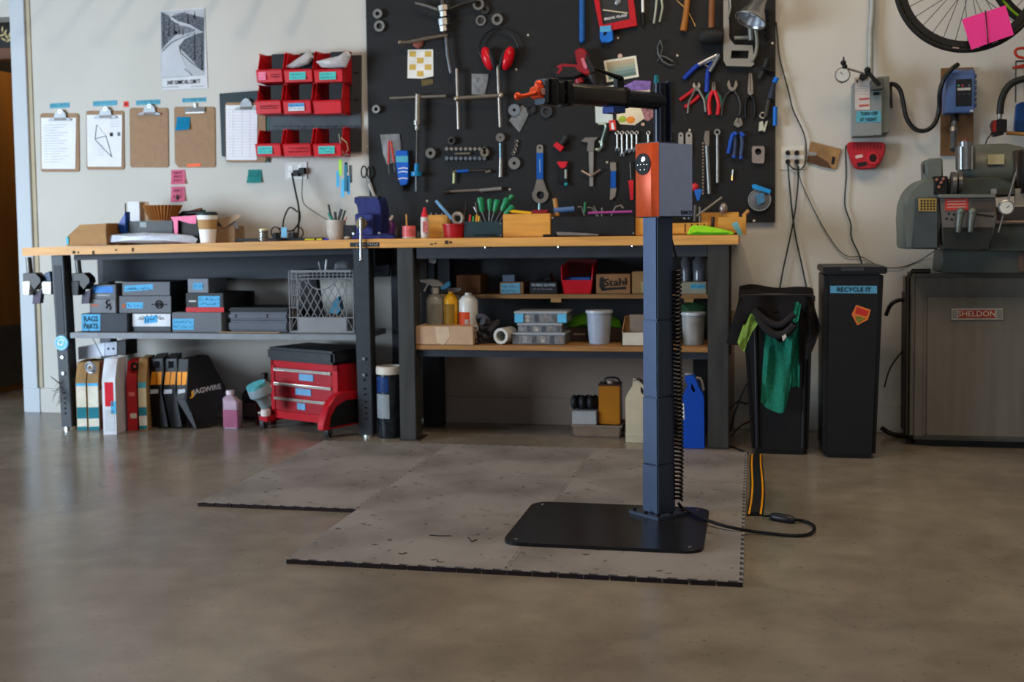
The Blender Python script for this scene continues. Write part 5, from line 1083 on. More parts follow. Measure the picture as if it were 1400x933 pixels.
def cloth_strip(pts_top, pts_bot, Y, dep, mat, th=.004, amp=.006, seed=0):
    rnd = random.Random(seed); ph = [rnd.uniform(0, 6) for _ in range(6)]
    top, bot = spl([Vector((x, y, 0)) for x, y in pts_top], 5), spl([Vector((x, y, 0)) for x, y in pts_bot], 5); n = min(len(top), len(bot))-1
    def fn(u, v):
        i = round(u*n); a, b = top[i], bot[i]; p = a.lerp(b, v); q = W(p.x, p.y, Y)
        q.y += dep*(1-v)+amp*(sin(u*11+ph[0]+v*3)+.6*sin(u*19+ph[1]-v*5)+.5*sin(v*9+ph[2])); return q
    return G().sheet(fn, n, 14, th=th)
t = T('green_cloth', 'neon green folded microfibre cloth on the bench edge', 'cloth'); NG = M('#8fd420', .8, 0, .12, 60, .1)
P = [Vector((W(x, y, 5.50).x, 5.50, W(x, y, 5.5).z)) for x, y in [(939, 321), (943, 312), (947, 308), (965, 309), (985, 313), (1001, 317), (1004, 321), (998, 322.5), (970, 322), (950, 322.5)]]
for p in P: p.z = max(p.z, ZT+.001)
G().prism(P, (0, .13, 0), .004).ob('folded_body', NG, t)
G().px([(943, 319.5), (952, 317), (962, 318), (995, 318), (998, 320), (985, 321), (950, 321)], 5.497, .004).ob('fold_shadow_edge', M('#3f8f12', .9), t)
one(G().px([(1000, 306), (1008, 303), (1012, 312), (1016, 321.5), (1009, 321.5)], 5.60, .012), 'blue_rag', M('#6aa9b8', .7), 'pale blue rag scrap next to neon green cloth', 'rag')

# ================================================================ LEFT SHELF
SB, SB2 = M('#5d6067', .6, 0, .06), M('#2e333c', .6, 0, .08); LBL = M('#4a9ecb', .6, 0, .05)
Yb = 5.60; gb = 'component boxes on the left shelf'; zz = SHZ
t, xa, xb, z1 = fbox('parts_box', 'dark slate box with a big blue label, bottom left of shelf', 'box', 111, 429, 174, Yb-.03, zz, .3, SB2, gb)
patch(t, Yb-.03, 111.5, 430, 137, 452.5, LBL); 
txt('RAGS', W(124, 436.5, Yb-.033), .03, M('#1a3a4a', .7), t, .085, name='handwriting'); txt('PARTS', W(124, 446.5, Yb-.033), .028, M('#1a3a4a', .7), t, .085, name='handwriting')
t, _, _, z2 = fbox('parts_box', 'small grey box with orange print on top of slate box', 'box', 122, 409.5, 158.5, Yb, z1+.001, .25, M('#6a6d73', .6), gb)
patch(t, Yb, 124, 416.5, 134, 418.5, M('#b0562a', .6)); G().torus(W(148, 414, Yb-.002), .012, .004, n=14, a0=20, a1=300).torus(W(148.5, 421, Yb-.002), .012, .004, n=14, a0=160, a1=420).ob('emblem', INK, t)
t, *_ = fbox('parts_box', 'small box with solid blue label, topmost of the leftmost pile', 'box', 122, 389.5, 158.5, Yb+.005, z2+.001, .25, SB, gb)
patch(t, Yb+.005, 127, 391.5, 154.5, 400.5, M('#1676c4', .5)); patch(t, Yb+.005, 133, 403, 150, 405, M('#8d9298', .5), ink=None)
t, _, _, z1 = fbox('parts_box', 'white and dark box with a blue splash print', 'box', 181, 429, 233.5, Yb, zz, .3, M('#30363c', .5), gb)
patch(t, Yb, 181, 429.5, 233, 446.5, M('#c9ccd2', .5)); pts = []
for k in range(22):
    a = 2*pi*k/22; r = (15 if k % 2 else 9); pts.append((208+r*cos(a), max(430, 435+r*.45*sin(a))))
patch(t, Yb, 197, 433, 215, 443, M('#2a94c8', .5), 'splash_print', .0024, INK, 1, 4, .002, skew=2)
for k in range(9): a = pi+pi*k/8; G().ptube([(207+11*cos(a), 437+3.5*sin(a)), (207+18*cos(a), 436.5+6*sin(a))], Yb-.002, .002, 5).ob('splash_ray', INK, t)
t, _, _, z2 = fbox('parts_box', 'wide grey box with a round black crest', 'box', 163, 405, 234, Yb-.005, z1+.001, .32, BLK, gb)
patch(t, Yb-.005, 163.3, 405.3, 233.7, 427.7, SB, 'grey_front', .0005)
patch(t, Yb-.005, 173, 413.5, 195.5, 422, LBL, ink=INK, seed=5); patch(t, Yb-.005, 167, 416, 171, 421, M('#a0502e', .6))
G().torus(W(217.5, 416.5, Yb-.007), .02, .0035, n=20).torus(W(217.5, 416.5, Yb-.007), .009, .0035, n=14).ob('crest', INK, t); G().bp(207, 416, 228, 417.2, Yb-.0075, .002).ob('crest_bar', INK, t)
t, *_ = fbox('parts_box', 'wide grey box with blue tape label on top of the crest box', 'box', 167, 385.5, 232.5, Yb, z2+.001, .32, BLK, gb)
patch(t, Yb, 167.3, 386, 232, 404, SB, 'grey_front', .0005)
patch(t, Yb, 170, 391, 209, 399, LBL, skew=2.5, ink=INK, seed=6, r=.0012)
t, _, _, z1 = fbox('parts_box', 'grey box with a pale blue label under the red-striped box', 'box', 235, 427.5, 303, Yb-.02, zz, .3, SB, gb)
patch(t, Yb-.02, 236, 436, 265, 451, LBL, ink=INK, rows=2, seed=7)
t, _, _, z2 = fbox('parts_box', 'black box with a red bottom stripe and blue note', 'box', 254, 401, 305.5, Yb, z1+.001, .28, M('#1c1b1d', .5), gb)
patch(t, Yb, 254, 420.5, 306, 427, M('#b5131b', .5), 'red_stripe'); patch(t, Yb, 271, 405, 300.5, 420, LBL, ink=INK, rows=2, seed=8); patch(t, Yb, 258, 411, 268, 413, M('#b9b9b9', .5))
t, *_ = fbox('parts_box', 'small light grey topmost box with tiny blue tape', 'box', 256.5, 381.5, 285, Yb+.02, z2+.001, .22, M('#777d86', .6), gb)
patch(t, Yb+.02, 264, 387, 277.5, 396, LBL, ink=INK, seed=9)
t, *_ = fbox('parts_box', 'low black box behind the red-striped box', 'box', 301, 398, 344, 5.89, zz, .04, M('#0c0c0d', .6), gb)
cs_ = T('hard_case', 'grey hard case with black lid lying on the left shelf', 'case'); xa, xb = W(311, 440, Yb).x, W(394, 440, Yb).x; zc1, zc2, zc3 = zz, zpx(350, 438.5, Yb), zpx(350, 427.5, Yb)
G().box(xa, xb, Yb, Yb+.28, zc1+.002, zc2-.001, .012).ob('lower_shell', M('#4d505b', .45), cs_); G().box(xa, xb, Yb, Yb+.28, zc2+.001, zc3, .012).ob('upper_shell', M('#50535e', .45), cs_)
G().box(xa, xb+.004, Yb+.004, Yb+.28, zc3, zpx(350, 421, Yb+.004), .01).ob('lid', BLK, cs_)
for x in (322, 365): G().bp(x-.8, 430, x+.8, 434.5, Yb-.003, .004).ob('latch', BLK, cs_)
one(G().box(W(305, 455, Yb).x, W(387, 455, Yb).x, Yb-.05, Yb-.02, zz, zz+.006), 'thin_wood_strip', M('#8a7356', .7), 'thin wooden strip lying on the shelf before the hard case', 'wood strip')
mc = T('milk_crate', 'grey plastic milk crate with diamond lattice sides on the left shelf', 'crate'); CM2 = M('#77777a', .5, 0, .1)
Y0 = Yb; xa, xb = W(394.5, 410, Y0).x, W(484, 410, Y0).x; zt = zpx(440, 369.5, Y0); zb = zz; ww = xb-xa; hh = zt-zb; dd = .29
G().box(xa, xb, Y0, Y0+.012, zt-.012, zt).box(xa, xb, Y0+dd-.012, Y0+dd, zt-.012, zt).box(xa, xa+.012, Y0, Y0+dd, zt-.012, zt).box(xb-.012, xb, Y0, Y0+dd, zt-.012, zt).ob('top_rim', CM2, mc)
G().box(xa, xb, Y0, Y0+dd, zb, zb+.006).ob('bottom', CM2, mc)
def lattice(P, nm):
    """P(u, v) -> point of a side; diamonds between u .13...87, v .25...85"""
    g = G(); n = 7
    def clip(u0, v0, u1, v1):
        pts = []
        for k in range(37):
            u, v = lerp(u0, u1, k/36), lerp(v0, v1, k/36)
            if .13 <= u <= .88 and .24 <= v <= .86 and not (((u-.5)/.2)**2+((v-.86)/.17)**2 < 1): pts.append((u, v))
            else:
                if len(pts) > 1: g.tube([P(*pts[0]), P(*pts[-1])], .0028, 5)
                pts = []
        if len(pts) > 1: g.tube([P(*pts[0]), P(*pts[-1])], .0022, 5)
    for k in range(-4, 9):
        clip(.13+k*.107, .24, .13+k*.107+.30, .86); clip(.13+k*.107, .86, .13+k*.107+.30, .24)
    g.ob(nm, CM2, mc)['kind'] = 'stuff'
    g = G()
    for u in (0.01, .13, .88, .99): g.tube([P(u, 0), P(u, 1)], .0035 if u in (.01, .99) else .0028, 6)
    for v in (.24, .86, .02): g.tube([P(0, v), P(1, v)], .003, 6)
    for v in (.4, .6, .75): g.tube([P(0, v), P(.13, v)], .002, 5).tube([P(.88, v), P(1, v)], .002, 5)
    g.tube([P(.01, .02), P(.13, .24)], .002, 5).tube([P(.99, .02), P(.88, .24)], .002, 5)
    for k in range(1, 16): g.tube([P(k/16, .86), P(k/16, .98)], .002, 5)
    g.tube([P(0, .92), P(1, .92)], .002, 5)
    g.ob(nm.replace('lattice', 'ribs'), CM2, mc)['kind'] = 'stuff'
lattice(lambda u, v: Vector((xa+ww*u, Y0+.004, zb+hh*v)), 'front_lattice'); lattice(lambda u, v: Vector((xb-.004, Y0+dd*u, zb+hh*v)), 'side_lattice')
lattice(lambda u, v: Vector((xa+.004, Y0+dd*u, zb+hh*v)), 'far_lattice')
G().box(xa+ww*.14, xb-ww*.13, Y0+.002, Y0+.006, zb+.004, zb+hh*.24).ob('lower_panel', CM2, mc)
G().tube(spl([Vector((xa+ww*.5+.2*ww*cos(pi+pi*k/8), Y0+.004, zb+hh*(.86+.17*sin(pi+pi*k/8)))) for k in range(9)], 2), .0035, 6).ob('handle_rim', CM2, mc)
one(G().px([(452, 416), (463, 405), (466, 425), (461, 430), (450, 428)], Y0+.06, .05, .002), 'blue_packet', M('#3b7e9c', .5), 'blue packet seen through the milk crate lattice', 'packet')
one(G().px([(410, 385), (432, 380), (440, 440), (412, 445)], Y0+.15, .05, .002), 'dark_bag', M('#17181c', .6, 0, .3, 30, .2), 'dark soft bag inside the milk crate', 'bag')
for k_, (a, b, c_) in enumerate((((445, 378), (447, 355), '#8a8c90'), ((440, 376), (436, 358), '#6b6d72'))): one(G().cyl(W(*a, Y0+.1), W(*b, Y0+.1), .006 if k_ else .008, n=8), 'metal_rod', M(c_, .3, .7), ('brighter upright', 'dull leaning')[k_]+' metal rod sticking out of the milk crate', 'rod')
tag(blob([(455, 372), (458, 360), (470, 356), (482, 360), (483, 371)], Y0+.1, .04, M('#6f7278', .25, 0, .2, 30, .3, alpha=.6), 'clear_bag', None, .006, 5), 'crumpled clear bag on top of milk crate contents', 'bag')
# truing clamps left of the bench
for k_, (x, lb) in enumerate(((39, 'outer clamp stand hanging under the left overhang of the bench'), (106, 'clamp jaw head hanging just right of the first bench leg'))):
    t = T('hanging_clamp', lb, 'clamp'); Yk = 5.58; a, b = W(x, 352, Yk), W(x+3, 384, Yk)
    G().tube([a, b], .016, 14).ob('post', M('#5b5b59', .35, .7), t); dx = x-39
    G().px([(31+dx, 374), (48+dx, 373), (55+dx, 380), (56+dx, 386), (47+dx, 397), (40+dx, 386), (31+dx, 386)], Yk-.03, .06, .003).ob('jaw', BLKS, t)
    G().px([(30+dx, 385), (41+dx, 384), (40+dx, 404), (31+dx, 404)], Yk-.035, .07, .003).ob('jaw_pad', M('#b5b7b3', .4, .2) if not k_ else BLK, t)
    if not k_: G().px([(56, 385), (70, 385), (70, 403), (58, 402)], Yk-.02, .05, .003).ob('jaw_pad', M('#b5b7b3', .4, .2), t); G().px([(60, 374), (68, 371), (70, 385), (59, 385)], Yk, .04, .003).ob('blue_lever', M('#123a5c', .4), t)
    G().px([(45+dx, 400), (57+dx, 396), (55+dx, 415), (44+dx, 416)], Yk, .03, .002).ob('lower_bracket', M('#3a3340', .5, .3), t)

# ================================================================ FLOOR UNDER THE LEFT BENCH
def onfloor(x, y): p = F(x, y); return p
gsp = 'cable housing dispenser boxes on the floor'
def slim(x0, x1, yb, yt, mat, label, dep=.28, extra=(), rz=0.33, ztop=None):
    """slim dispenser box: front px x0..x1, floor px yb, top px yt"""
    t = T('dispenser_box', label, 'box', gsp); p = F((x0+x1)/2, yb); Y = p.y
    a, b = F(x0, yb).x, F(x1, yb).x; zt = W((x0+x1)/2, yt, Y).z; cx = (a+b)/2; w = (b-a)*.88; ch = (zt)*.28
    g = G(); R = Matrix.Rotation(rz, 3, 'Z')
    prof = [(0, 0), (dep, 0), (dep, zt), (.05, zt), (0, zt-ch)] if True else []
    pts = [Vector((-w/2, y, z)) for y, z in prof]; pts = [R @ q+Vector((cx, Y, 0)) for q in pts]
    g.prism(pts, R @ Vector((w, 0, 0)), .0015); g.ob('carton', mat, t); return t, Y, R, cx, w, zt, ch
def face(t, info, u0, u1, z0, z1, mat, nm='print_block', e=.0015):
    _, Y, R, cx, w, zt, ch = info
    q = [Vector((lerp(-w/2, w/2, u), -e, z*zt)) for u, z in ((u0, z0), (u1, z0), (u1, z1), (u0, z1))]
    G().prism([R @ v+Vector((cx, Y, 0)) for v in q], R @ Vector((0, e*.9, 0))).ob(nm, mat, t)
KR, CRM, TL2 = M('#9a7a50', .8, 0, .1), M('#d6d0be', .7), M('#1f7583', .6)
i = slim(105, 120.3, 588, 497, KR, 'leftmost teal, cream and kraft dispenser box', .25); t = i[0]
i2 = slim(120.6, 137, 588, 497, KR, 'second teal, cream and kraft dispenser box from the left', .25)
for q in (i, i2):
    for z0, z1, m_ in ((0, .05, TL2), (.05, .17, CRM), (.17, .34, TL2), (.34, .66, CRM), (.66, .7, M('#49aede', .6))): face(q[0], q, .04, .96, z0, z1, m_)
one(G().torus(W(124, 503, i[1]-.02), .028, .009, (.1, 1, .2), 24, 8).torus(W(124, 503, i[1]-.03), .016, .008, (.1, 1, -.2), 20, 8), 'cable_coil', M('#8f9094', .4, .4, .5, 120), 'grey striped cable coil pushed into the leftmost dispenser box', 'cable')
i = slim(137.5, 143.5, 587, 495, M('#5e2f22', .7), 'narrow dark brown dispenser box beside the white one', .22); face(i[0], i, .1, .9, .36, .58, M('#8f6a54', .7))
i = slim(140.5, 161, 595, 492, M('#c9cdd6', .6), 'white dispenser box pulled out in front of the others', .18, rz=.22)
face(i[0], i, .2, .82, .38, .70, M('#c4162a', .5), 'red_label'); face(i[0], i, .16, .85, .05, .33, M('#b9bdc4', .6), 'text_block'); face(i[0], i, .62, 1.0, .28, .45, M('#4fb0dc', .6), 'blue_tape')
i = slim(174, 189.5, 589, 495, M('#a5181c', .5), 'bright red dispenser box', .25); face(i[0], i, .3, .9, .18, .25, M('#c9c0b4', .6)); face(i[0], i, .2, .8, .50, .56, M('#d06a60', .6))
one(G().torus(W(184, 501, i[1]+.01), .017, .007, (0, 1, .2), 20, 8), 'black_cable_end', BLK, 'black cable coil end at the top of the red dispenser box', 'cable')
i = slim(189.8, 203, 589, 492, KR, 'kraft and teal dispenser box right of the red one', .25)
for z0, z1, m_ in ((.02, .07, TL2), (.07, .21, M('#c9c4b8', .6)), (.21, .33, TL2), (.33, .60, M('#cdbf9e', .7)), (.60, .68, M('#49a0b0', .6))): face(i[0], i, .04, .9, z0, z1, m_)
ORG = M('#e08a1a', .5)
def hexbox(pts, Yf, dep, label, kind, dx):
    """black hexagonal dispenser standing on edge, leaning; px outline of its narrow front"""
    t = T('dispenser_box', label, 'box', 'black hexagonal cable dispenser boxes')
    d = Vector((dx, dep, 0)); G().prism([W(x, y, Yf) for x, y in pts], d, .002).ob('carton', M('#151416', .45, 0, .1), t); return t
for k_, (x0, sh, lb) in enumerate(((207, 0, 'left black dispenser box with an orange label'), (226, 0, 'middle black dispenser box with an orange label'))):
    Y = F(x0+8, 586).y; P = [(x0, 491), (x0+16, 490), (x0+17, 510), (x0+13, 535), (x0+23, 584), (x0+8, 586), (x0-3, 540)]
    t = hexbox(P, Y, .28, lb, 0, -.12)
    for (a, b) in ((x0-.5, x0+6), (x0+7.5, x0+13.5)): G().px([(a+1, 509), (b+1, 508.5), (b-.5, 526), (a-1, 526.5)], Y-.002, .0018).ob('orange_label', ORG, t)
    G().px([(x0-1.5, 533), (x0+9, 532.5), (x0+9, 538), (x0-2, 539)], Y-.002, .0018).ob('white_label', M('#b8bcc4', .6), t)
    G().px([(x0+4, 494), (x0+11, 494), (x0+11, 503), (x0+4, 504)], Y-.002, .0018).ob('opening', HOLE, t)
t = T('dispenser_box', 'large black hexagonal box with wire brand lettering on its wide side, rightmost', 'box', 'black hexagonal cable dispenser boxes')
Yh = F(268, 587).y
side = [(257, 491), (285, 486), (309, 532), (304, 548), (291, 582), (270, 588), (243, 545)]
e_ = [(245, 490), (257, 491), (255, 545), (242, 546)]
sv = [W(258, 491, Yh), W(285, 486, Yh+.22), W(309, 530, Yh+.26), W(291, 581, Yh+.18), W(268, 587, Yh), W(254, 544, Yh-.02)]
off = W(241, 545, Yh)-W(255, 545, Yh)
# planar wide face on a tilted plane: x along direction d, z up
o_ = W(268, 587, Yh); dv = Vector((cos(radians(42)), sin(radians(42)), 0)); zf = lambda x, y: V_(x, y)
def V_(x, y):
    d = ray(x, y); n = dv.cross(Vector((0, 0, 1))); t_ = (o_-CP).dot(n)/d.dot(n); return CP+t_*d
sp = [V_(x, y) for x, y in [(257.5, 491), (285, 486), (309, 530), (291, 582), (268, 587), (254, 546)]]
nrm = dv.cross(Vector((0, 0, 1))); th_ = -nrm*.075
if th_.x > 0: th_ = -th_
G().prism([p for p in sp], Vector((-.060, .055, 0)), .002).ob('carton', M('#151416', .42, 0, .1), t)
c1, c2 = V_(281, 534.5), V_(265, 539)
txt('JAGWIRE', V_(283, 532.5)+nrm*.003, .028, M('#b9b2b4', .4), t, .155, rz=radians(42), ry=.14)
txt('J', V_(263, 539)+nrm*.003, .03, M('#e0a020', .5), t, .02, rz=radians(42))
for a, b in ((243, 248), (249.5, 256)): G().prism([p+Vector((0, -.002, 0)) for p in (W(a, 509, Yh-.02), W(b, 508.5, Yh-.02), W(b-.6, 526, Yh-.02), W(a-.6, 527, Yh-.02))], (0, .0018, 0)).ob('orange_label', ORG, t)
G().px([(243.5, 533), (253, 532), (253, 537), (243, 539)], Yh-.024, .0018).ob('white_label', M('#b8bcc4', .6), t)
G().px([(244.5, 491), (257.5, 491), (255, 546), (241, 546)], Yh-.018, .02, .001).px([(241, 546), (255, 546), (269, 586), (266, 587)], Yh-.018, .02, .001).ob('narrow_side', M('#1b1b1f', .4, 0, .08), t)
# modem on top of dispenser boxes
md = T('white_modem', 'tilted white and silver electronics box lying on the dispenser boxes', 'electronics box')
ym = 5.62; G().px([(106.5, 475), (143, 468.5), (143, 487), (107, 492)], ym, .12, .002).ob('white_face', M('#c3cad6', .5), md); G().px([(143, 468.5), (160, 467), (160, 486), (143, 487)], ym, .12, .002).ob('silver_face', M('#70757e', .4, .4), md)
G().px([(160, 467), (172, 465), (172, 486), (160, 486)], ym, .12, .002).ob('black_end', BLK, md)
for x in (148, 155): G().cyl(W(x, 477, ym-.003), W(x, 477, ym), .006, n=10).ob('port', HOLE, md)
one(G().tube([W(116, 441, 5.53), W(146, 500, 5.55)], .0022, 6), 'thin_wire', BLK, 'thin dark wire slanting from the shelf to the white dispenser box', 'wire')
wb = T('wire_whisk', 'bundle of thin stray wires poking out left of the bench leg', 'wire'); rnd = random.Random(4)
for k in range(16):
    a = W(rnd.uniform(84, 92), rnd.uniform(520, 535), 5.52); b = W(rnd.uniform(68, 84), rnd.uniform(512, 562), 5.46); m_ = a.lerp(b, .5)+Vector((0, 0, rnd.uniform(-.02, .03))); G().tube([a, m_, b], .0011, 4).ob('strand', DKST, wb)
G().tube([W(92, 527, 5.52), W(112, 508, 5.6)], .007, 8).ob('stem', DKST, wb)
def bottle(name, label, x0, x1, yb, yt, mat, capmat, neck=.35, capx=None, fill=None, sq=True, dep=.06, cat='bottle', z0=None, Y=None):
    t = T(name, label, cat); p = F((x0+x1)/2, yb) if Y is None else Vector((0, Y, 0)); Y = p.y; zb = 0 if z0 is None else z0
    a, b = W(x0, yb-5, Y).x, W(x1, yb-5, Y).x; zt = W((x0+x1)/2, yt, Y).z; h = zt-zb; cx = (a+b)/2; w = (b-a)/2; ax = capx if capx is not None else 0
    if sq:
        g = G(); rings = []
        for (k, z) in ((.9, 0), (1, .03), (1, .70), (.8, .80), (neck, .86), (neck, .9)):
            rings.append([g.b.verts.new(Vector((cx+w*k*sx*(1 if abs(sx) > .5 else 1)+ax*w*(0 if z < .75 else 1), Y+dep/2+dep/2*min(k*1.05, 1)*sy, zb+h*z))) for sx, sy in ((-1, -.7), (-.8, -1), (.8, -1), (1, -.7), (1, .7), (.8, 1), (-.8, 1), (-1, .7))])
        for A, B in zip(rings, rings[1:]):
            for j in range(8): g.b.faces.new((A[j], A[(j+1) % 8], B[(j+1) % 8], B[j]))
        g.b.faces.new(rings[0][::-1]); g.b.faces.new(rings[-1]); g.ob('bottle', mat, t)
    else: G().lathe([(w*.92, 0), (w, .01), (w, h*.72), (w*.8, h*.8), (w*neck, h*.87), (w*neck, h*.9)], Vector((cx, Y+w, zb)), n=24).ob('bottle', mat, t)
    yc = Y+(dep/2 if sq else w); G().cyl((cx+ax*w, yc, zb+h*.89), (cx+ax*w, yc, zb+h), w*neck*1.15, n=18).ob('cap', capmat, t)
    if fill: G().box(a+.002, b-.002, Y-.0008, Y+dep*.6, zb+.004, zb+h*fill[0], .004).ob('liquid', fill[1], t)
    return t, Y, a, b, zt
bottle('pink_bottle', 'translucent bottle half full of pink liquid', 304.5, 326, 586.5, 535, M('#9a8494', .3, 0, .05), M('#c9bcc6', .4), .42, -.25, (.52, M('#8d4a66', .25)), dep=.06)
bottle('dark_bottle', 'dark brown bottle with a black cap behind the pink one', 331, 351, 573, 526, M('#1d1513', .35), BLK, .35)
patch(bpy.data.objects['dark_bottle'], F(341, 573).y, 334, 552, 350, 570, M('#5a4a44', .6))
bottle('dark_red_bottle', 'dark red bottle standing at the back left of the red tool chest', 348, 372, 566, 511, M('#4a0d12', .35), BLK, .3, Y=5.80, z0=0)
t = T('measuring_cup', 'translucent cup with teal contents beside red tool chest', 'cup'); c = Vector((W(364, 550, 5.58).x, 5.58, W(364, 556, 5.58).z)); G().lathe([(.030, 0), (.038, .05), (.062, .075), (.062, .11), (.058, .12)], c, (-.25, -.3, 1), 24).ob('cup', M('#7d8a90', .3), t)
G().cyl(c+Vector((-.032, -.04, .105)), c+Vector((-.037, -.046, .125)), .052, n=24).ob('contents', M('#4f9da6', .5, 0, .3, 60), t)

# ---------------------------------------------------------------- rolling red tool chest
ch = T('rolling_tool_chest', 'red rolling mechanic seat with three drawers and black cushion', 'tool chest')
CRD = M('#a31521', .3, .1, .06); pL, pR = F(379, 585), F(470, 592)
yc0 = 5.70; gx0 = W(371, 540, yc0).x; zc0, zc1 = W(371, 570.5, yc0).z, W(371, 492.5, yc0).z; dch = .27; rz_ = -.43
org = Vector((gx0, yc0, 0)); cr, sr_ = cos(rz_), sin(rz_)
def px_of(p): d = p-CP; return CX+FPX*d.dot(RV)/d.dot(f0)
def cb(g, u0, u1, v0, v1, z0, z1, bev=0):
    """box in the chest's own axes (u along its front, v towards the wall)"""
    v = []
    for z in (z0, z1):
        for u, w in ((u0, v0), (u1, v0), (u1, v1), (u0, v1)): v.append(org+Vector((cr*u-sr_*w, sr_*u+cr*w, z)))
    return g.hexa(v, bev)
CW_ = next(w for w in (q/400 for q in range(40, 300)) if px_of(org+Vector((cr*w, sr_*w, .3))) > 461)
hC = zc1-zc0
cb(G(), 0, CW_, .012, dch, zc0, zc1, .004).ob('cabinet', CRD, ch)
cb(cb(cb(G(), 0, .026, 0, .014, zc0, zc1), CW_-.036, CW_, 0, .014, zc0, zc1), 0, CW_, 0, .014, zc1-.03, zc1).ob('front_frame', CRD, ch)
cb(G(), 0, CW_, 0, .014, zc0, zc0+.04).ob('kick_panel', CRD, ch)
dh = (hC-.075)/3
for k in range(3):
    z0 = zc0+.045+k*dh; dr_ = cb(G(), .03, CW_-.04, .002, .014, z0, z0+dh-.006, .001).ob('drawer', M('#8f1420', .35, .1), ch)
    cb(G(), .03, CW_-.04, -.012, .004, z0+dh-.022, z0+dh-.008, .002).ob('chrome_pull', M('#dcdad2', .2, .9), dr_, 'bright chrome pull strip')
    q0 = (.40, .38, .44)[k]; cb(G(), CW_*q0, CW_*(q0+(.12, .23, .21)[k]), -.002, .002, z0+dh*.18, z0+dh*.62).ob('blue_tape', M('#5d8fb4', .6), dr_)
cu_ = W(360, 480, yc0)
cb(G(), -.012, CW_-.012, -.02, dch+.02, zc1+.002, zc1+.072, .014).ob('cushion', M('#1d1f24', .45, 0, .15, 20, .15), ch)
cb(G(), -.05, .02, -.05, dch+.05, zc0-.018, zc0+.012, .003).ob('left_tray', CRD, ch)
# curved right fender with black well
P = []
for u, z in ((-.15, zc0-.002), (-.15, zc0+.03), (-.11, zc0+.12), (-.06, zc0+.165), (0, zc0+.178), (.18, zc0+.165), (.22, zc0+.12), (.22, zc0-.002)): P.append(org+Vector((cr*(CW_+.003)-sr_*u, sr_*(CW_+.003)+cr*u, z)))
G().prism(P, Vector((cr*.045, sr_*.045, 0))*1, .004).ob('side_fender', CRD, ch)
P = []
for u, z in ((-.11, zc0+.01), (-.10, zc0+.06), (-.06, zc0+.11), (.01, zc0+.135), (.16, zc0+.128), (.19, zc0+.09), (.19, zc0+.01)): P.append(org+Vector((cr*(CW_+.049)-sr_*u, sr_*(CW_+.049)+cr*u, z)))
G().prism(P, Vector((cr*.003, sr_*.003, 0)), 0).ob('fender_panel', BLK, ch)
for nm, (px_, py) in (('front left', (361, 581)), ('front right', (449, 593))):
    p = F(px_, py+5); c = Vector((p.x, p.y, .033)); w_ = T  # wheel
    G().cyl(c+Vector((-.011, 0, 0)), c+Vector((.011, 0, 0)), .033, n=24).ob('caster_wheel', M('#3a3c3e', .6), ch)
    G().cyl(c+Vector((-.013, 0, 0)), c+Vector((.013, 0, 0)), .014, n=16).ob('hub', M('#8a8f86', .4, .4), ch)
    G().prism([c+Vector((-.018, -.012, -.005)), c+Vector((-.018, .012, -.005)), c+Vector((-.018, .03, .055)), c+Vector((-.018, -.03, .055))], (.004, 0, 0)).prism([c+Vector((.014, -.012, -.005)), c+Vector((.014, .012, -.005)), c+Vector((.014, .03, .055)), c+Vector((.014, -.03, .055))], (.004, 0, 0)).box(c.x-.02, c.x+.02, c.y-.03, c.y+.03, .086, .092).ob('caster_fork', STEEL, ch)
for u, v in ((.02, dch), (CW_+.05, dch)):
    c = org+Vector((cr*u-sr_*v, sr_*u+cr*v, .033)); G().cyl(c+Vector((-.011, 0, 0)), c+Vector((.011, 0, 0)), .033, n=20).ob('caster_wheel', M('#3a3c3e', .6), ch); G().box(c.x-.018, c.x+.018, c.y-.02, c.y+.02, .05, .092).ob('caster_fork', STEEL, ch)
p = org+Vector((-.02, -.035, zc0+.012)); one(G().lathe([(.024, 0), (.027, .01), (.026, .03), (.02, .036)], p, n=20), 'round_tin', M('#cfc2ba', .5), 'round white tin resting on the left tray of the red chest', 'tin')
# big jar of dark pieces
bj = T('wipes_canister', 'tall clear canister with white lid and blue label between the benches', 'canister'); p = F(528, 600.5); k = S(528, 590, p.y); c = Vector((p.x+.002, p.y+17*k, 0)); h = W(528, 513, p.y).z
G().lathe([(15.8*k, 0), (16.6*k, .01), (16.6*k, h)], c, n=32).ob('body', M('#1d2124', .12, 0, .5, 25), bj); G().lathe([(17.6*k, h), (17.6*k, h+.032), (16.8*k, h+.038), (14*k, h+.04), (14*k, h)], c, n=32, cap=True).ob('lid', M('#b5aea2', .5), bj)
def wrap(t, c, R, a0, a1, z0, z1, mat, nm):
    def fn(u, v): a = radians(lerp(a0, a1, u)); return c+Vector((R*cos(a), R*sin(a), lerp(z0, z1, v)))
    return G().sheet(fn, 12, 1, th=.001).ob(nm, mat, t)
zq = lambda y: W(528, y, p.y).z
wrap(bj, c, 16.8*k, 205, 282, zq(538), zq(516), M('#16407f', .5, 0, .4, 50), 'blue_label'); wrap(bj, c, 16.85*k, 202, 285, zq(573), zq(540), M('#a9b0b4', .5, 0, .1, 60), 'white_label')

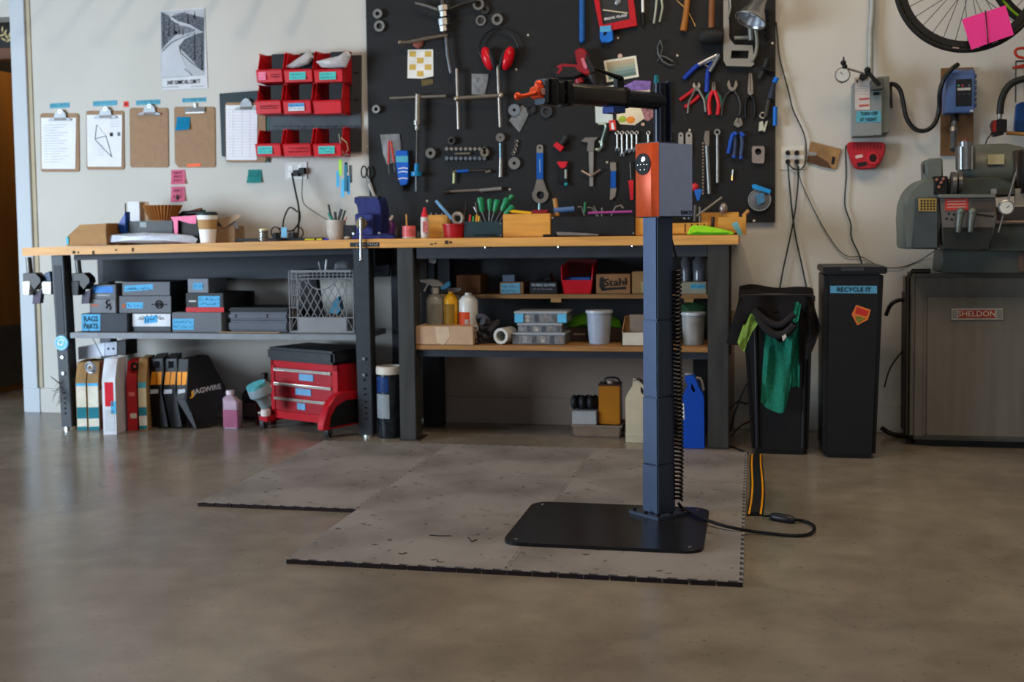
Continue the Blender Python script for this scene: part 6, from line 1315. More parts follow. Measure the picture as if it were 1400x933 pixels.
# ================================================================ RIGHT BENCH, LOWER SHELF
Ys = 5.50
t, xa, xb, zt = fbox('cardboard_tray', 'low cardboard box under the spray bottles', 'box', 567, 446.5, 647, YR+.025, SR, .2, M('#a98a6e', .8, 0, .08, 20))
G().px([(595, 447), (613, 447), (616, 460), (606, 472), (597, 468)], YR+.0235, .0015).ob('packing_tape', M('#bba387', .4), t)
zt += .0
def spray(x0, x1, yt, ybody, mat, trig, label, nm='spray_bottle', flip=1, lab=None):
    t = T(nm, label, 'bottle'); Y = Ys+.06; k = S(600, 440, Y); cx = W((x0+x1)/2, 430, Y).x; R = (x1-x0)/2*k; zb = zt; h = W((x0+x1)/2, ybody, Y).z-zb
    c = Vector((cx, Y+R, zb)); G().lathe([(R*.95, 0), (R, .006), (R, h*.8), (R*.72, h*.93), (R*.35, h), (R*.35, h+.01)], c, n=26).ob('bottle', mat, t)
    if trig:
        z = zb+h+.008; w = W(x0, yt, Y).x; f = flip
        G().cyl(c+Vector((0, 0, h)), c+Vector((0, 0, h+.03)), R*.42, n=14).ob('collar', trig, t)
        zt_ = W((x0+x1)/2, yt, Y).z; cy = c.y
        q = [(-.075, zt_-.004), (-.02, zt_), (.02, zt_-.006), (.045, zt_-.028), (.045, zt_-.038), (-.012, zt_-.040), (-.03, zt_-.022), (-.075, zt_-.016)]
        G().prism([(cx+x*f, cy-.012, z_) for x, z_ in q], (0, .024, 0), .003).ob('spray_head', trig, t)
        G().tube([(cx-.035*f, cy, zt_-.02), (cx-.048*f, cy, zt_-.045), (cx-.058*f, cy, zt_-.062)], [.006, .005, .004], 8).ob('trigger', trig, t)
    if lab: wrap(t, c, R*1.02, *lab)
    return t, c, R, h
zq = lambda y: W(600, y, Ys+.06).z-zt
t, c, R, h = spray(580, 604, 382, 402, M('#8b8c86', .2, 0, .12, 12), M('#cfcac0', .4), 'clear spray bottle with a white trigger head', lab=None)
wrap(t, c, R*1.02, 255, 325, zq(446), zq(416), M('#a9a59c', .5, 0, .1, 40), 'label')
t, c, R, h = spray(604.5, 623.5, 392, 402, M('#c58f14', .3, 0, .12, 10), None, 'yellow bottle of polish between two spray bottles'); wrap(t, c, R*1.02, 225, 315, zq(445), zq(416), M('#b0872e', .5), 'label')
t, c, R, h = spray(624.5, 650, 393, 404, M('#b9b8b4', .3, 0, .05), None, 'white bottle with orange label'); wrap(t, c, R*1.02, 205, 290, zq(446), zq(427), M('#e0501c', .5), 'orange_label'); wrap(t, c, R*1.03, 262, 284, zq(443.5), zq(437), M('#c9b8b0', .5, 0, .5, 200), 'barcode')
t = T('trigger_bottle', 'grey trigger spray bottle behind the yellow bottle', 'bottle'); c = Vector((W(626, 420, 5.65).x, 5.655, zt)); hh_ = W(626, 402, 5.7).z-zt
G().lathe([(.04, 0), (.04, hh_*.75), (.016, hh_)], c, n=18).ob('bottle', M('#77756f', .4), t); z = W(624, 393, 5.7).z; G().prism([(c.x-.055, 5.643, z), (c.x+.02, 5.643, z), (c.x+.018, 5.643, z-.014), (c.x-.02, 5.643, z-.03), (c.x-.055, 5.643, z-.012)], (0, .024, 0), .002).ob('spray_head', M('#8b857e', .4), t)
t = T('teal_trigger_bottle', 'dark spray bottle with a teal trigger at the back', 'bottle'); G().lathe([(.034, 0), (.034, .14), (.012, .19)], Vector((W(611, 420, 5.76).x, 5.78, SR)), n=16).ob('bottle', M('#23282c', .4), t); G().px([(602, 391), (608, 388), (615, 384), (616, 391), (609, 396), (603, 396)], 5.76, .03, .002).ob('trigger', M('#2f6f88', .5), t)
it = T('inner_tubes', 'heap of rolled black inner tubes and pipe ends', 'inner tubes')
for x0, y0, x1, y1, r in ((653, 468, 676, 464, .028), (652, 457, 672, 449, .022), (655, 450, 680, 443, .02), (658, 462, 682, 458, .02), (668, 455, 681, 440, .016), (660, 440, 676, 446, .018)):
    G().tube([W(x0, y0, Ys+.03+r), W(x1, y1, Ys+.12)], r, 14).ob('tube_roll', M('#2b2b31', .6, 0, .2, 20), it)
G().torus(W(659, 441, Ys+.1), .035, .014, (.2, 1, .3), 20, 8).ob('tube_ring', M('#36343a', .6), it)
for x, y, r in ((651, 449, .014), (653, 467, .017)): G().ring(W(x, y, Ys+.02), (0, -1, .05), r, r*.6, .012, 16).ob('open_end', M('#8f9496', .5) if r < .015 else BLK, it)
wr = T('white_roll', 'white rolled tube lying with its open end forward', 'roll'); a, b = W(684.5, 459, Ys+.01), W(704, 457, Ys+.16); a.z = SR+.042; b.z = SR+.042; G().lathe([(.040, 0), (.040, .11), (.026, .11), (.026, 0), (.040, 0)], a, b-a, 28, cap=False).ob('roll', M('#a9a59c', .5), wr)
ORGZ = M('#7c7e80', .2, 0, .25, 30, alpha=.75)
zo = SR
for k_, (x0, x1, yt, lb) in enumerate(((700, 772, 455, 'bottom clear compartment organiser in the stack of three'), (708, 768, 442, 'middle, narrower clear compartment organiser'), (704, 775, 426, 'top clear organiser with blue latches'))):
    t = T('organiser_box', lb, 'organiser', 'stack of clear organisers'); Yo = Ys+.03; xa, xb = W(x0, 450, Yo).x, W(x1, 450, Yo).x; z1 = W(738, yt, Yo).z
    G().box(xa, xb, Yo, Yo+.2, zo+.001, z1-.012, .003).ob('tray', ORGZ, t); G().box(xa-.004, xb+.004, Yo-.004, Yo+.204, z1-.012, z1, .003).ob('lid', M('#8f9194', .3, 0, .1), t)
    for q in range(6): xx = lerp(xa+.01, xb-.03, q/5); G().box(xx, xx+.022, Yo-.001, Yo+.03, zo+.006, z1-.016).ob('compartment', M(('#55585c', '#77787a', '#4a4c50', '#8a8580', '#3f4248', '#6f6a66')[(q+k_) % 6], .5, 0, .4, 60), t)
    if k_ == 2:
        for xx in (xa, xb-.045): G().box(xx, xx+.045, Yo-.007, Yo+.002, zo+.002, z1-.012, .002).ob('blue_latch', M('#4f9fc4', .5), t)
    zo = z1
t, xa, xb, z1 = fbox('brown_box', 'brown box with small lettering behind the plastic cup', 'box', 775, 449, 853, Ys+.2, SR, .12, M('#3a2c26', .7)); patch(t, Ys+.2, 784, 456, 800, 458.5, M('#8a7a6c', .6))
tag(blob([(777, 449), (778, 440), (787, 432), (800, 427), (815, 432), (834, 428), (847, 438), (850, 449), (815, 450)], Ys+.28, .05, M('#5a9c1a', .8, 0, .15, 30, .2), 'green_towel', None, .008, 9), 'crumpled green towel lying on the brown box behind cup', 'cloth')
def tub(x, yb_, yt, w0, w1, mat, label, Y=Ys+.05, nm='plastic_tub'):
    t = T(nm, label, 'tub'); k = S(x, 450, Y); c = Vector((W(x, 450, Y).x, Y+w1*k, SR)); h = W(x, yt, Y).z-SR
    G().lathe([(w0*k, 0), (w1*k, h-.012)], c, n=30).ob('tub', mat, t); G().lathe([(w1*k*1.06, h-.014), (w1*k*1.08, h-.008), (w1*k*1.06, h), (w1*k*.95, h)], c, n=30).ob('rim', M('#a2a8b0', .3), t); return t, c, k
tub(817, 472, 425.5, 14, 17.5, M('#8a93a2', .3, 0, .1, 12), 'translucent tapered plastic tub at the centre of the shelf')
t, c, k = tub(947, 474, 428, 14, 16, M('#7d7c7a', .4, 0, .3, 14), 'smudged grey plastic tub right of the stand column')
kb = T('open_carton', 'white fronted open carton partly behind the stand', 'box'); xa, xb = W(850, 460, Ys).x, W(902, 460, Ys).x; z1, z2 = W(860, 455, Ys).z, W(860, 432, Ys+.13).z
G().box(xa, xb, Ys, Ys+.004, SR, z1).ob('front_panel', M('#b3ada0', .7), kb); G().box(xa, xb, Ys+.14, Ys+.144, SR, z2).ob('back_panel', M('#7a5a3a', .8), kb); G().box(xa, xb, Ys, Ys+.144, SR, SR+.003).ob('bottom', CARD, kb)
G().prism([(xa, Ys, SR), (xa, Ys+.144, SR), (xa, Ys+.144, z2), (xa, Ys, z1)], (.004, 0, 0)).ob('side_panel', M('#8a6844', .8), kb)
one(G().box(W(861, 450, Ys+.05).x, W(884, 450, Ys+.05).x, Ys+.05, Ys+.06, SR+.004, W(870, 430.5, Ys+.05).z), 'grey_card', M('#6f655a', .7), 'grey card standing inside the open carton', 'card')
tag(blob([(930, 428), (932, 416), (950, 412), (966, 418), (967, 446), (962, 452)], 5.72, .05, M('#143a1f', .8, 0, .2, 30), 'dark_green_cloth', None, .008, 11), 'dark green cloth bundle behind the smudged grey tub', 'cloth')
# upper shelf
Yu = YU+.02; gu = 'boxes on the upper rear shelf'
t, *_ = fbox('kraft_box', 'plain brown box at left on the upper shelf', 'box', 624, 376.5, 657, Yu, SU, .16, M('#6b4425', .8, 0, .1), gu)
t, _, _, z1 = fbox('kraft_box', 'brown box with big pale blue handwritten label', 'box', 683, 386, 716, Yu, SU, .16, M('#7a5433', .8), gu); patch(t, Yu, 685, 388, 711, 402, M('#5f93a8', .6), ink=INK, rows=2, seed=21, skew=1)
t, *_ = fbox('small_blue_box', 'little grey-blue box on top of handwritten-label box', 'box', 687, 376, 704, Yu+.02, z1+.001, .08, M('#50596c', .6), gu)
t, _, _, z1 = fbox('glove_box', 'black glove box with white lettering', 'box', 724, 386, 762, Yu-.005, SU, .14, M('#16191c', .5), gu)
txt('MOBILE GLOVES', W(743, 390, Yu-.008), .013, M('#a9abad', .6), t, .122); scrib(W(727, 395, Yu).x, W(757, 395, Yu).x, W(742, 395.5, Yu).z, .014, Yu-.0065, M('#9a9c9e', .6), t, 1, 'print', 3, .0016)
tag(blob([(742, 386), (745, 379), (751, 380), (754, 373), (757, 379), (759, 386)], Yu+.02, .03, BLK, 'black_glove', None, .005, 2), 'black glove pulled up out of the glove box', 'glove')
rbn = T('red_bin', 'larger red open bin on the upper shelf with blue contents', 'storage bin'); xa, xb = W(768, 390, Yu).x, W(810, 390, Yu).x; z1, z2 = W(790, 383, Yu).z, W(790, 364, Yu).z
ex = .01; G().prism([(xa+ex, Yu, SU), (xb-ex, Yu, SU), (xb, Yu-.01, z1), (xa, Yu-.01, z1)], (0, .004, 0)).ob('front_lip', REDB, rbn)
for a, b in ((xa, ex), (xb-.004, -ex)): G().prism([(a+b, Yu, SU), (a, Yu-.01, z1), (a-b*.3, Yu+.0, z2), (a, Yu+.18, z2+.02), (a+b, Yu+.18, SU)], (.006, 0, 0), .001).ob('side_panel', REDB, rbn)
G().box(xa, xb, Yu+.18, Yu+.185, SU, z2+.03).ob('rear_panel', M('#5a0d12', .6), rbn); G().box(xa+ex, xb-ex, Yu, Yu+.18, SU, SU+.004).ob('bin_floor', REDB, rbn)
G().box(xa+.012, xb-.012, Yu+.02, Yu+.16, SU+.005, z1+.012, .004).ob('filling', M('#17467f', .5, 0, .3, 30), rbn)
t, *_ = fbox('printed_carton', 'brown carton with large black logo lettering', 'box', 815, 375, 862, Yu, SU, .16, M('#8a5f3c', .8), gu)
G().px([(820, 380), (825, 379), (827, 396), (823, 398), (819, 392)], Yu-.0014, .0013).px([(822, 394), (856, 392), (856, 395), (824, 398)], Yu-.0014, .0013).ob('print_block', M('#1c1512', .6), t)
txt('Stahl', W(841, 386.5, Yu-.0025), .038, M('#1c1512', .6), t, .115, ry=.05); scrib(W(836, 396, Yu).x, W(857, 396, Yu).x, W(846, 395.5, Yu).z, .008, Yu-.002, INK, t, 1, 'print', 6, .0008)
t, *_ = fbox('kraft_box', 'brown box half hidden by the left face of stand column', 'box', 864, 371.5, 893, Yu, SU, .16, M('#8f6a42', .8), gu); patch(t, Yu, 876, 386, 884, 400, M('#a08a66', .7))
t, *_ = fbox('tape_label_box', 'cream box with a blue tape label right of the stand', 'box', 930, 386, 966, Yu-.02, SU, .16, M('#8f8872', .7), gu); patch(t, Yu-.02, 944, 388.5, 964, 395, TAPE, ink=INK, seed=23)
t = T('clear_jug', 'shiny clear plastic bottles behind the column at the right', 'bottle'); 
for x, w in ((938, 7), (957, 10)): G().lathe([(w*.0035, 0), (w*.0038, .10), (w*.002, .13)], Vector((W(x, 380, 5.80).x, 5.82, W(x, 386, Yu).z)), n=20).ob('bottle', M('#55565c', .15, .1, .2, 10), t)
for k_, (x0, x1, yt, c_, lb) in enumerate(((571, 584, 352, '#34302e', 'narrow dark grey carton at the far left rear'), (585, 594, 356, '#10161e', 'thin navy box at the rear'), (598, 615, 354, '#0c0e12', 'black box standing at the rear left'))):
    fbox('tall_dark_box', lb+' of the upper shelf', 'box', x0, yt, x1, YU+.1, SU, .05, M(c_, .6), 'tall dark boxes at the rear')
one(G().px([(586, 354), (596, 354), (596, 359), (593, 361), (586, 359)], YU+.09, .02, .001), 'wire_brush', M('#8b8782', .5, .2, .4, 90), 'small grey brush head on the thin navy box', 'brush')

# ================================================================ FLOOR UNDER THE RIGHT BENCH
p = F(816, 599); Yf = p.y
bt_ = T('brown_tub', 'low brown plastic tub under the amber can', 'tub'); xa, xb = W(782, 590, Yf).x, W(850, 590, Yf).x; z1 = W(816, 582, Yf).z
G().box(xa, xb, Yf, Yf+.2, 0.001, z1, .008, 0, 0, .95).ob('tub', M('#6b5a4c', .6), bt_); G().box(xa-.004, xb+.004, Yf-.004, Yf+.204, z1-.008, z1, .003).ob('rim', M('#7a685a', .5), bt_)
t, _, _, z2 = fbox('white_carton', 'small white box under the black grips', 'box', 782, 562.5, 815.5, Yf+.01, z1+.001, .13, M('#8d8d8e', .6))
for k_ in range(6): one(G().ball(Vector((W(785+5.6*k_, 552, Yf+.05).x, Yf+.06+.02*(k_ % 2), z2+.038)), .034, (.62, .9, 1.1), 12), 'black_grip', M('#16161a', .6, 0, .2, 30), ('leftmost', 'second', 'third', 'fourth', 'fifth', 'rightmost')[k_]+' black rubber grip in the row on the small white box', 'grip', 'row of black rubber grips')
am = T('amber_can', 'tall amber rectangular can with a dark top and handle', 'can'); xa, xb = W(818.5, 560, Yf+.03).x, W(848, 560, Yf+.03).x; z3 = W(833, 528, Yf+.03).z
G().box(xa, xb, Yf+.03, Yf+.13, z1+.001, z3, .004).ob('body', M('#a8691a', .3, .2, .08), am); G().box(xa-.001, xb+.001, Yf+.028, Yf+.132, z3, z3+.010, .002).ob('top', M('#3a1d18', .4), am)
G().tube(spl([Vector((xa+.02, Yf+.08, z3+.008)), Vector((xa+.035, Yf+.08, z3+.034)), Vector((xb-.02, Yf+.08, z3+.034)), Vector((xb-.006, Yf+.08, z3+.008))], 4), .005, 8).ob('handle', BLK, am); G().cyl((xb-.05, Yf+.06, z3+.008), (xb-.05, Yf+.06, z3+.024), .018, n=16).ob('cap', M('#8a7a6e', .5), am)
def jug(label, nm, outer, hole, yb, mat, capq, capmat, dep=.1):
    t = T(nm, label, 'jug'); Y = F(outer[0][0], yb).y; o = [W(x, y, Y) for x, y in outer]
    for q in o: q.z = max(q.z, .001)
    if hole: plate_hole(o, [W(x, y, Y) for x, y in hole], dep, 'body', mat, t)
    else: G().prism(o, (0, dep, 0), .006).ob('body', mat, t)
    (x0, y0), (x1, y1) = capq; c = W((x0+x1)/2, y1, Y+dep/2); r = (x1-x0)/2*S(x0, y0, Y); G().cyl(c, c+Vector((0, 0, (y1-y0)*S(x0, y0, Y))), r, n=16).ob('cap', capmat, t); return t, Y
t, Y = jug('cream translucent jug standing left of the column', 'cream_jug', [(855.5, 606), (888, 607), (888, 544), (886, 536), (881, 528), (875, 523), (873, 521), (865.5, 521), (864.5, 528), (858, 538), (855, 545)], [(875.5, 529), (879.5, 532), (882, 539), (880, 541), (876, 537)], 605.5, M('#aca48c', .4, 0, .05), ((865.5, 517), (873.5, 522)), M('#a08a78', .5))
G().px([(855, 593), (888, 594), (888, 597), (855, 596)], Y-.002, .003).ob('base_ridge', M('#b3ab94', .4), t)
jug('pale pinkish jug mostly hidden behind the column', 'pink_jug', [(880, 610), (908, 611), (908, 556), (900, 545), (888, 545), (880, 554)], None, 610, M('#8a7676', .4, 0, .05), ((888, 539), (897, 546)), M('#a9a9a6', .5), .09)
t, Y = jug('bright blue jug right of the coiled cord', 'blue_jug', [(931, 613.5), (963, 613.5), (962.5, 546), (960, 537), (955, 530), (950, 517), (948, 514), (937, 514), (936, 520), (940, 527), (934, 540), (931, 547)], [(945, 524), (948, 528), (951, 535), (948, 537), (945, 532)], 613.5, M('#0c3f9c', .35, 0, .05), ((936.5, 510.5), (948, 515)), M('#8a8a8a', .5), .12)
G().tube(spl([W(x, y, Y+.04) for x, y in [(952, 517), (957, 518), (960, 524), (962, 534)]], 4), .006, 8).ob('grey_handle', M('#8f8a88', .5), t)
G().px([(932, 550), (935, 552), (936, 574), (932, 575)], Y-.002, .0018).ob('white_label', M('#b9bcc0', .5), t)
one(G().box(l4-.09, l4-.03, 5.72, 5.8, 0, .02, .003), 'floor_block', M('#3a2c1e', .7), 'small dark wedge on the floor behind the blue jug', 'wedge')
for k_, pts in enumerate(([(998, 600), (1010, 585), (1022, 578), (1035, 574)], [(996, 560), (1008, 550), (1020, 552), (1034, 548)], [(998, 590), (1006, 560), (1018, 530), (1030, 515)])):
    one(G().tube(spl([F(x, 606) if False else W(x, y, 5.80-.0*i) for i, (x, y) in enumerate(pts)], 5), .005, 7), 'loose_cable', M('#1d1917', .7) if k_ else M('#4a2c1c', .7), ('brown cable', 'black cable', 'steep black cable')[k_]+' snaking between the bench leg and black waste bin', 'cable')
one(G().tube(spl([F(986, 607, .005), F(1003, 612, .005), F(1022, 620, .005)], 5), .005, 7), 'cover_feed_cable', BLK, 'black cable running from behind the bench leg to the floor cord cover', 'cable')

for x0, x1, y0, y1 in ((99, 103, 343, 347), (106, 108, 344, 347), (126, 129, 343, 349), (157, 160, 341, 343), (180, 183, 339, 344)):
    lean = G().px([(x0, y0), (x1, y0), (x1, y1), (x0, y1)], YL-.0212, .001); lean.ob('dark_mark', M('#4a3722', .8), LB)
for x0, x1, y0, y1 in ((588, 592, 333, 335), (594, 597, 332, 334), (608, 613, 329, 334), (614, 618, 330, 333)):
    G().px([(x0, y0), (x1, y0), (x1, y1), (x0, y1)], YR-.0212, .001).ob('dark_mark', M('#3a2c1e', .8), RB)
for pts, lb in (([(587, 732), (600, 733), (617, 733)], 'straight black zip-tie scrap lying on the mat'), ([(545, 757), (550, 758), (555, 756), (556, 757)], 'tiny curled black scrap on the front row of the mat'), ([(598, 766), (599, 769)], 'tiny dark crumb near the front edge of the mat'), ([(640, 735), (645, 741), (652, 738)], 'thin dark thread scrap on the mat left of the base plate')):
    one(G().tube([F(x, y, MZ+.0015) for x, y in pts], .0016, 5), 'scrap', INK, lb, 'scrap')
# ================================================================ RIGHT WALL
YQ = YW
ou = T('quad_outlet', 'square white outlet with four black plugs right of the tool board', 'outlet')
G().bp(1067, 200, 1100, 232, YQ-.006, .006, .002).ob('cover_plate', M('#c6c0b4', .5), ou)
for x, y in ((1077, 209), (1089.5, 209), (1077, 221), (1089.5, 221)):
    G().cyl(W(x, y, YQ-.034), W(x, y, YQ-.004), .0125, n=12).ob('plug', BLK, ou)
def cable(pts, r, label, mat=BLK, Y=YQ-.02, name='wall_cable'):
    return one(G().tube(spl([W(p[0], p[1], p[2] if len(p) > 2 else Y) for p in pts], 6), r, 7), name, mat, label, 'cable')
cable([(1077, 222, YQ-.03), (1079, 250), (1083, 290), (1088, 325), (1096, 362), (1104, 402), (1105, 420)], .0042, 'black cord from outlet down behind the towel bin, right one', M('#14251a', .5))
cable([(1090, 222, YQ-.03), (1091, 250), (1086, 295), (1078, 335), (1070, 372), (1065, 402), (1064, 420)], .0042, 'black cord from outlet down behind the towel bin, left one', M('#14251a', .5), YQ-.034)
cable([(1092, 228, YQ-.03), (1094, 245), (1107, 275), (1125, 310), (1145, 340), (1160, 351), (1176, 351), (1190, 358), (1205, 365), (1230, 366), (1258, 356), (1282, 340, 5.9)], .0026, 'thin grey cord swooping from the outlet toward the lathe', M('#3e3d33', .6), YQ-.012)
cable([(1061, 30, YB-.01), (1063, 52), (1066, 80), (1078, 125), (1084, 150), (1098, 180), (1102, 200), (1101, 222), (1094, 232), (1084, 230), (1078, 224, YQ-.03)], .0036, 'black cord dropping along the board edge and looping into the outlet', M('#22241f', .5))
t = T('wood_scrap_sign', 'tilted tan wooden board piece hung beside the outlet', 'board')
G().px([(1108, 193.5), (1150, 204.5), (1142.5, 232), (1103, 222)], YQ-.012, .01, .001).ob('board', M('#937048', .6, 0, .3, 12), t)
G().px([(1104, 214), (1118, 213), (1132, 222), (1137, 231), (1120, 227), (1103, 221)], YQ-.0135, .002).ob('dark_patch', M('#4f3521', .7), t); G().px([(1138, 214), (1142, 215), (1140, 225), (1136.5, 224)], YQ-.014, .002).ob('black_mark', BLK, t)
G().px([(1105, 207), (1117, 209), (1116, 213), (1104, 212)], YQ-.015, .004).ob('metal_tab', STEEL, t)
rc = T('battery_charger', 'red wall-hung battery charger with dark keyhole slot', 'charger'); CR = M('#a51520', .35, 0, .08)
P = [(1158, 196), (1163, 194), (1206, 194.5), (1211, 197), (1210.5, 208), (1204, 224), (1196, 230.5), (1176, 232), (1168, 229), (1163, 218), (1159, 204)]
G().px(P, YQ-.07, .068, .006).ob('housing', CR, rc)
G().px(circ(1193.5, 216.5, 9, 9.5, 16), YQ-.076, .01, .002).ob('bay_rim', M('#b81824', .3), rc); G().px(circ(1193.5, 216, 5.6, 6, 7), YQ-.078, .006).ob('keyhole', M('#240609', .6), rc)
for k in range(9): G().bp(1166+k*4.6, 196, 1168+k*4.6, 204, YQ-.0725, .003).ob('vent_rib', M('#8a1019', .5), rc)
G().px([(1171, 223), (1184, 221), (1186, 226), (1173, 228.5)], YQ-.072, .003).ob('status_panel', M('#1a1213', .4), rc); G().px([(1169, 213), (1179, 211), (1180, 215), (1170, 217)], YQ-.0715, .002).ob('white_emblem', M('#c9a8a4', .5), rc)
cable([(1159, 198, YQ-.05), (1156, 205), (1157, 240), (1155, 280), (1163, 305), (1164, 325), (1174, 347), (1180, 368), (1181, 380)], .004, 'dark green cord from the red charger down behind the black waste bin', M('#1f2e22', .5))
o = struct(G().tube([W(1193, -60, YQ-.03), W(1192.6, 14, YQ-.03), W(1190, 45, YQ-.03), W(1189.5, 106, YQ-.05)], .0165, 14).ob('trim_conduit', M('#a6aaa6', .35, .6)))
eb = T('breaker_box', 'grey electrical disconnect box with blue note and warning label', 'electrical box'); EG = M('#7d8484', .5, .1, .06)
G().bp(1166.5, 112, 1206, 186, YQ-.13, .128, .003).ob('cover', EG, eb); G().bp(1199, 104.5, 1216, 182, YQ-.105, .103, .003).ob('side_housing', M('#6d7471', .5, .1), eb)
G().px([(1168.5, 106), (1189, 104), (1189.5, 150), (1169, 150.5)], YQ-.133, .002).ob('warning_label', M('#b9b1ac', .6), eb)
for y in (134.5, 143.5): G().px([(1174.5, y), (1188, y-1), (1188, y+1.5), (1174.5, y+2.5)], YQ-.1345, .0015).ob('red_print', M('#a8433f', .6), eb)
for k in range(4): scrib(W(1170, 118, YQ-.13).x, W(1187, 118, YQ-.13).x, W(1179, 118+k*3.5, YQ-.13).z, .006, YQ-.134, M('#7d7a78', .7), eb, 1, 'small_print', k, .0005)
G().bp(1171, 109, 1173, 113, YQ-.1345, .0015).ob('dark_mark', INK, eb)
G().px([(1171, 152.5), (1204, 151), (1204, 159), (1171, 160)], YQ-.1325, .002).px([(1170, 160), (1205, 159), (1204, 167), (1170, 167.5)], YQ-.1322, .002).ob('blue_note', M('#4f9bb0', .6), eb)
txt('TURN OFF', W(1188, 155.5, YQ-.135), .018, M('#1d3d4c', .7), eb, .082, name='handwriting'); txt('AT NIGHT', W(1187, 163.5, YQ-.135), .018, M('#1d3d4c', .7), eb, .080, name='handwriting')
G().tube([W(1218, 116, YQ-.08), W(1218.5, 140, YQ-.1), W(1219, 147, YQ-.12)], .006, 8).ob('switch_lever', BLK, eb); G().bp(1194, 184.5, 1206, 187, YQ-.135, .01).ob('latch', DKST, eb)
dg = T('dial_indicator', 'round dial indicator on a jointed arm with magnetic base', 'gauge'); Yg = YQ-.19
c = W(1152, 102.5, Yg); G().lathe([(.037, 0), (.037, .02), (.033, .024)], c+Vector((0, .02, 0)), (0, -1, 0), 28).ob('bezel', STEEL, dg); G().cyl(c+Vector((0, -.0035, 0)), c+Vector((0, -.005, 0)), .031, n=28).ob('dial_face', M('#b8bab6', .5), dg)
G().tube([c+Vector((0, -.0055, 0)), c+Vector((-.012, -.0055, .016))], .0012, 4).ob('needle', INK, dg); G().ptube([(1153.5, 78), (1153.5, 93)], Yg+.01, .004, 8).ptube([(1151, 110), (1150.5, 114)], Yg+.01, .004, 8).ob('plunger', BLK, dg)
for x, y, r in ((1153, 86, .014), (1155, 91, .013), (1186, 96, .016)): G().ball(W(x, y, Yg), r).ob('clamp_joint', BLK, dg)
G().ptube([(1156, 93), (1183, 101)], Yg, .0055, 8).ob('arm', M('#6b6b68', .35, .6), dg); G().ptube([(1185, 97), (1202, 116)], Yg, .010, 10).ob('upper_arm', BLK, dg)
G().px([(1176, 101), (1188, 99), (1187, 106), (1180, 110), (1175, 107)], Yg-.0, .04, .003).ob('knob', BLKS, dg); G().px([(1191, 108), (1208, 107), (1208, 122), (1191, 123)], YQ-.19, .055, .004).ob('magnet_base', M('#4f4c48', .5, .2), dg); G().bp(1194, 126, 1202, 130, YQ-.14, .008).ob('base_foot', BLK, dg)
cable([(1217, 115, 5.98), (1224, 116, 5.96), (1231, 124, 5.95), (1235, 140, 5.95), (1239, 160, 5.95), (1248, 174, 5.95), (1259, 179, 5.95), (1271, 176, 5.95), (1280, 165, 5.95), (1284, 148, 5.95), (1285, 126, 5.91), (1291, 108, 5.885), (1302, 94, 5.885), (1310, 88, 5.90)], .0115, 'thick black flexible conduit looping between the two electrical boxes', M('#1a1c1b', .5), name='flexible_conduit')
one(G().px([(1287, 93), (1331, 92), (1331, 212), (1286, 213)], YQ-.02, .02, .001), 'plywood_backer', M('#6f4e30', .6, 0, .22, 7, stretch=(1, 1, .3)), 'brown plywood backing board behind the blue drive unit', 'board')
vf = T('motor_drive', 'slate blue motor drive unit with keypad on plywood', 'drive unit'); VBL = M('#4a6290', .45, .1, .06)
G().bp(1293.5, 99, 1333, 154, YQ-.14, .12, .005).ob('housing', VBL, vf)
for k in range(6): G().bp(1333, 101+k*8, 1335.5, 106+k*8, YQ-.12, .09).ob('cooling_fin', VBL, vf)
G().px([(1297, 95.5), (1332, 94), (1333, 100), (1294, 101)], YQ-.12, .09, .003).ob('top_cap', M('#5a719c', .45), vf)
kp = G().bp(1307, 108, 1328.5, 145, YQ-.146, .008, .002).ob('keypad', M('#17181c', .4), vf)
for x, c_ in ((1310.5, '#4a8f5c'), (1316, '#a33a34'), (1325, '#53585f')): G().cyl(W(x, 117, YQ-.149), W(x, 117, YQ-.145), .005, n=10).ob('key', M(c_, .5), kp)
G().bp(1309, 120, 1327, 123.5, YQ-.148, .003).ob('display_strip', M('#a9a4a0', .5), kp)
for x in (1311, 1318, 1325): G().bp(x-2, 127, x+2, 130, YQ-.148, .003).ob('key', M('#2e3138', .5), kp)
G().bp(1326, 150, 1331, 153, YQ-.1415, .002).ob('white_tag', M('#b5b7bb', .5), vf)
pp_ = T('conduit_pipe', 'grey conduit pipe dropping from the blue drive to the lathe', 'pipe'); G().ptube([(1305, 156, YQ-.09), (1305, 166, YQ-.10)], 0, .020, 12).ob('gland', BLK, pp_); G().ptube([(1304, 175, YQ-.11), (1304, 181, YQ-.12)], 0, .018, 8).ob('nut', STEEL, pp_); G().tube([W(1305, 165, YQ-.10), W(1304, 182, YQ-.12), W(1303, 205, YQ-.2)], .014, 12).ob('pipe', M('#55585c', .4, .4), pp_)
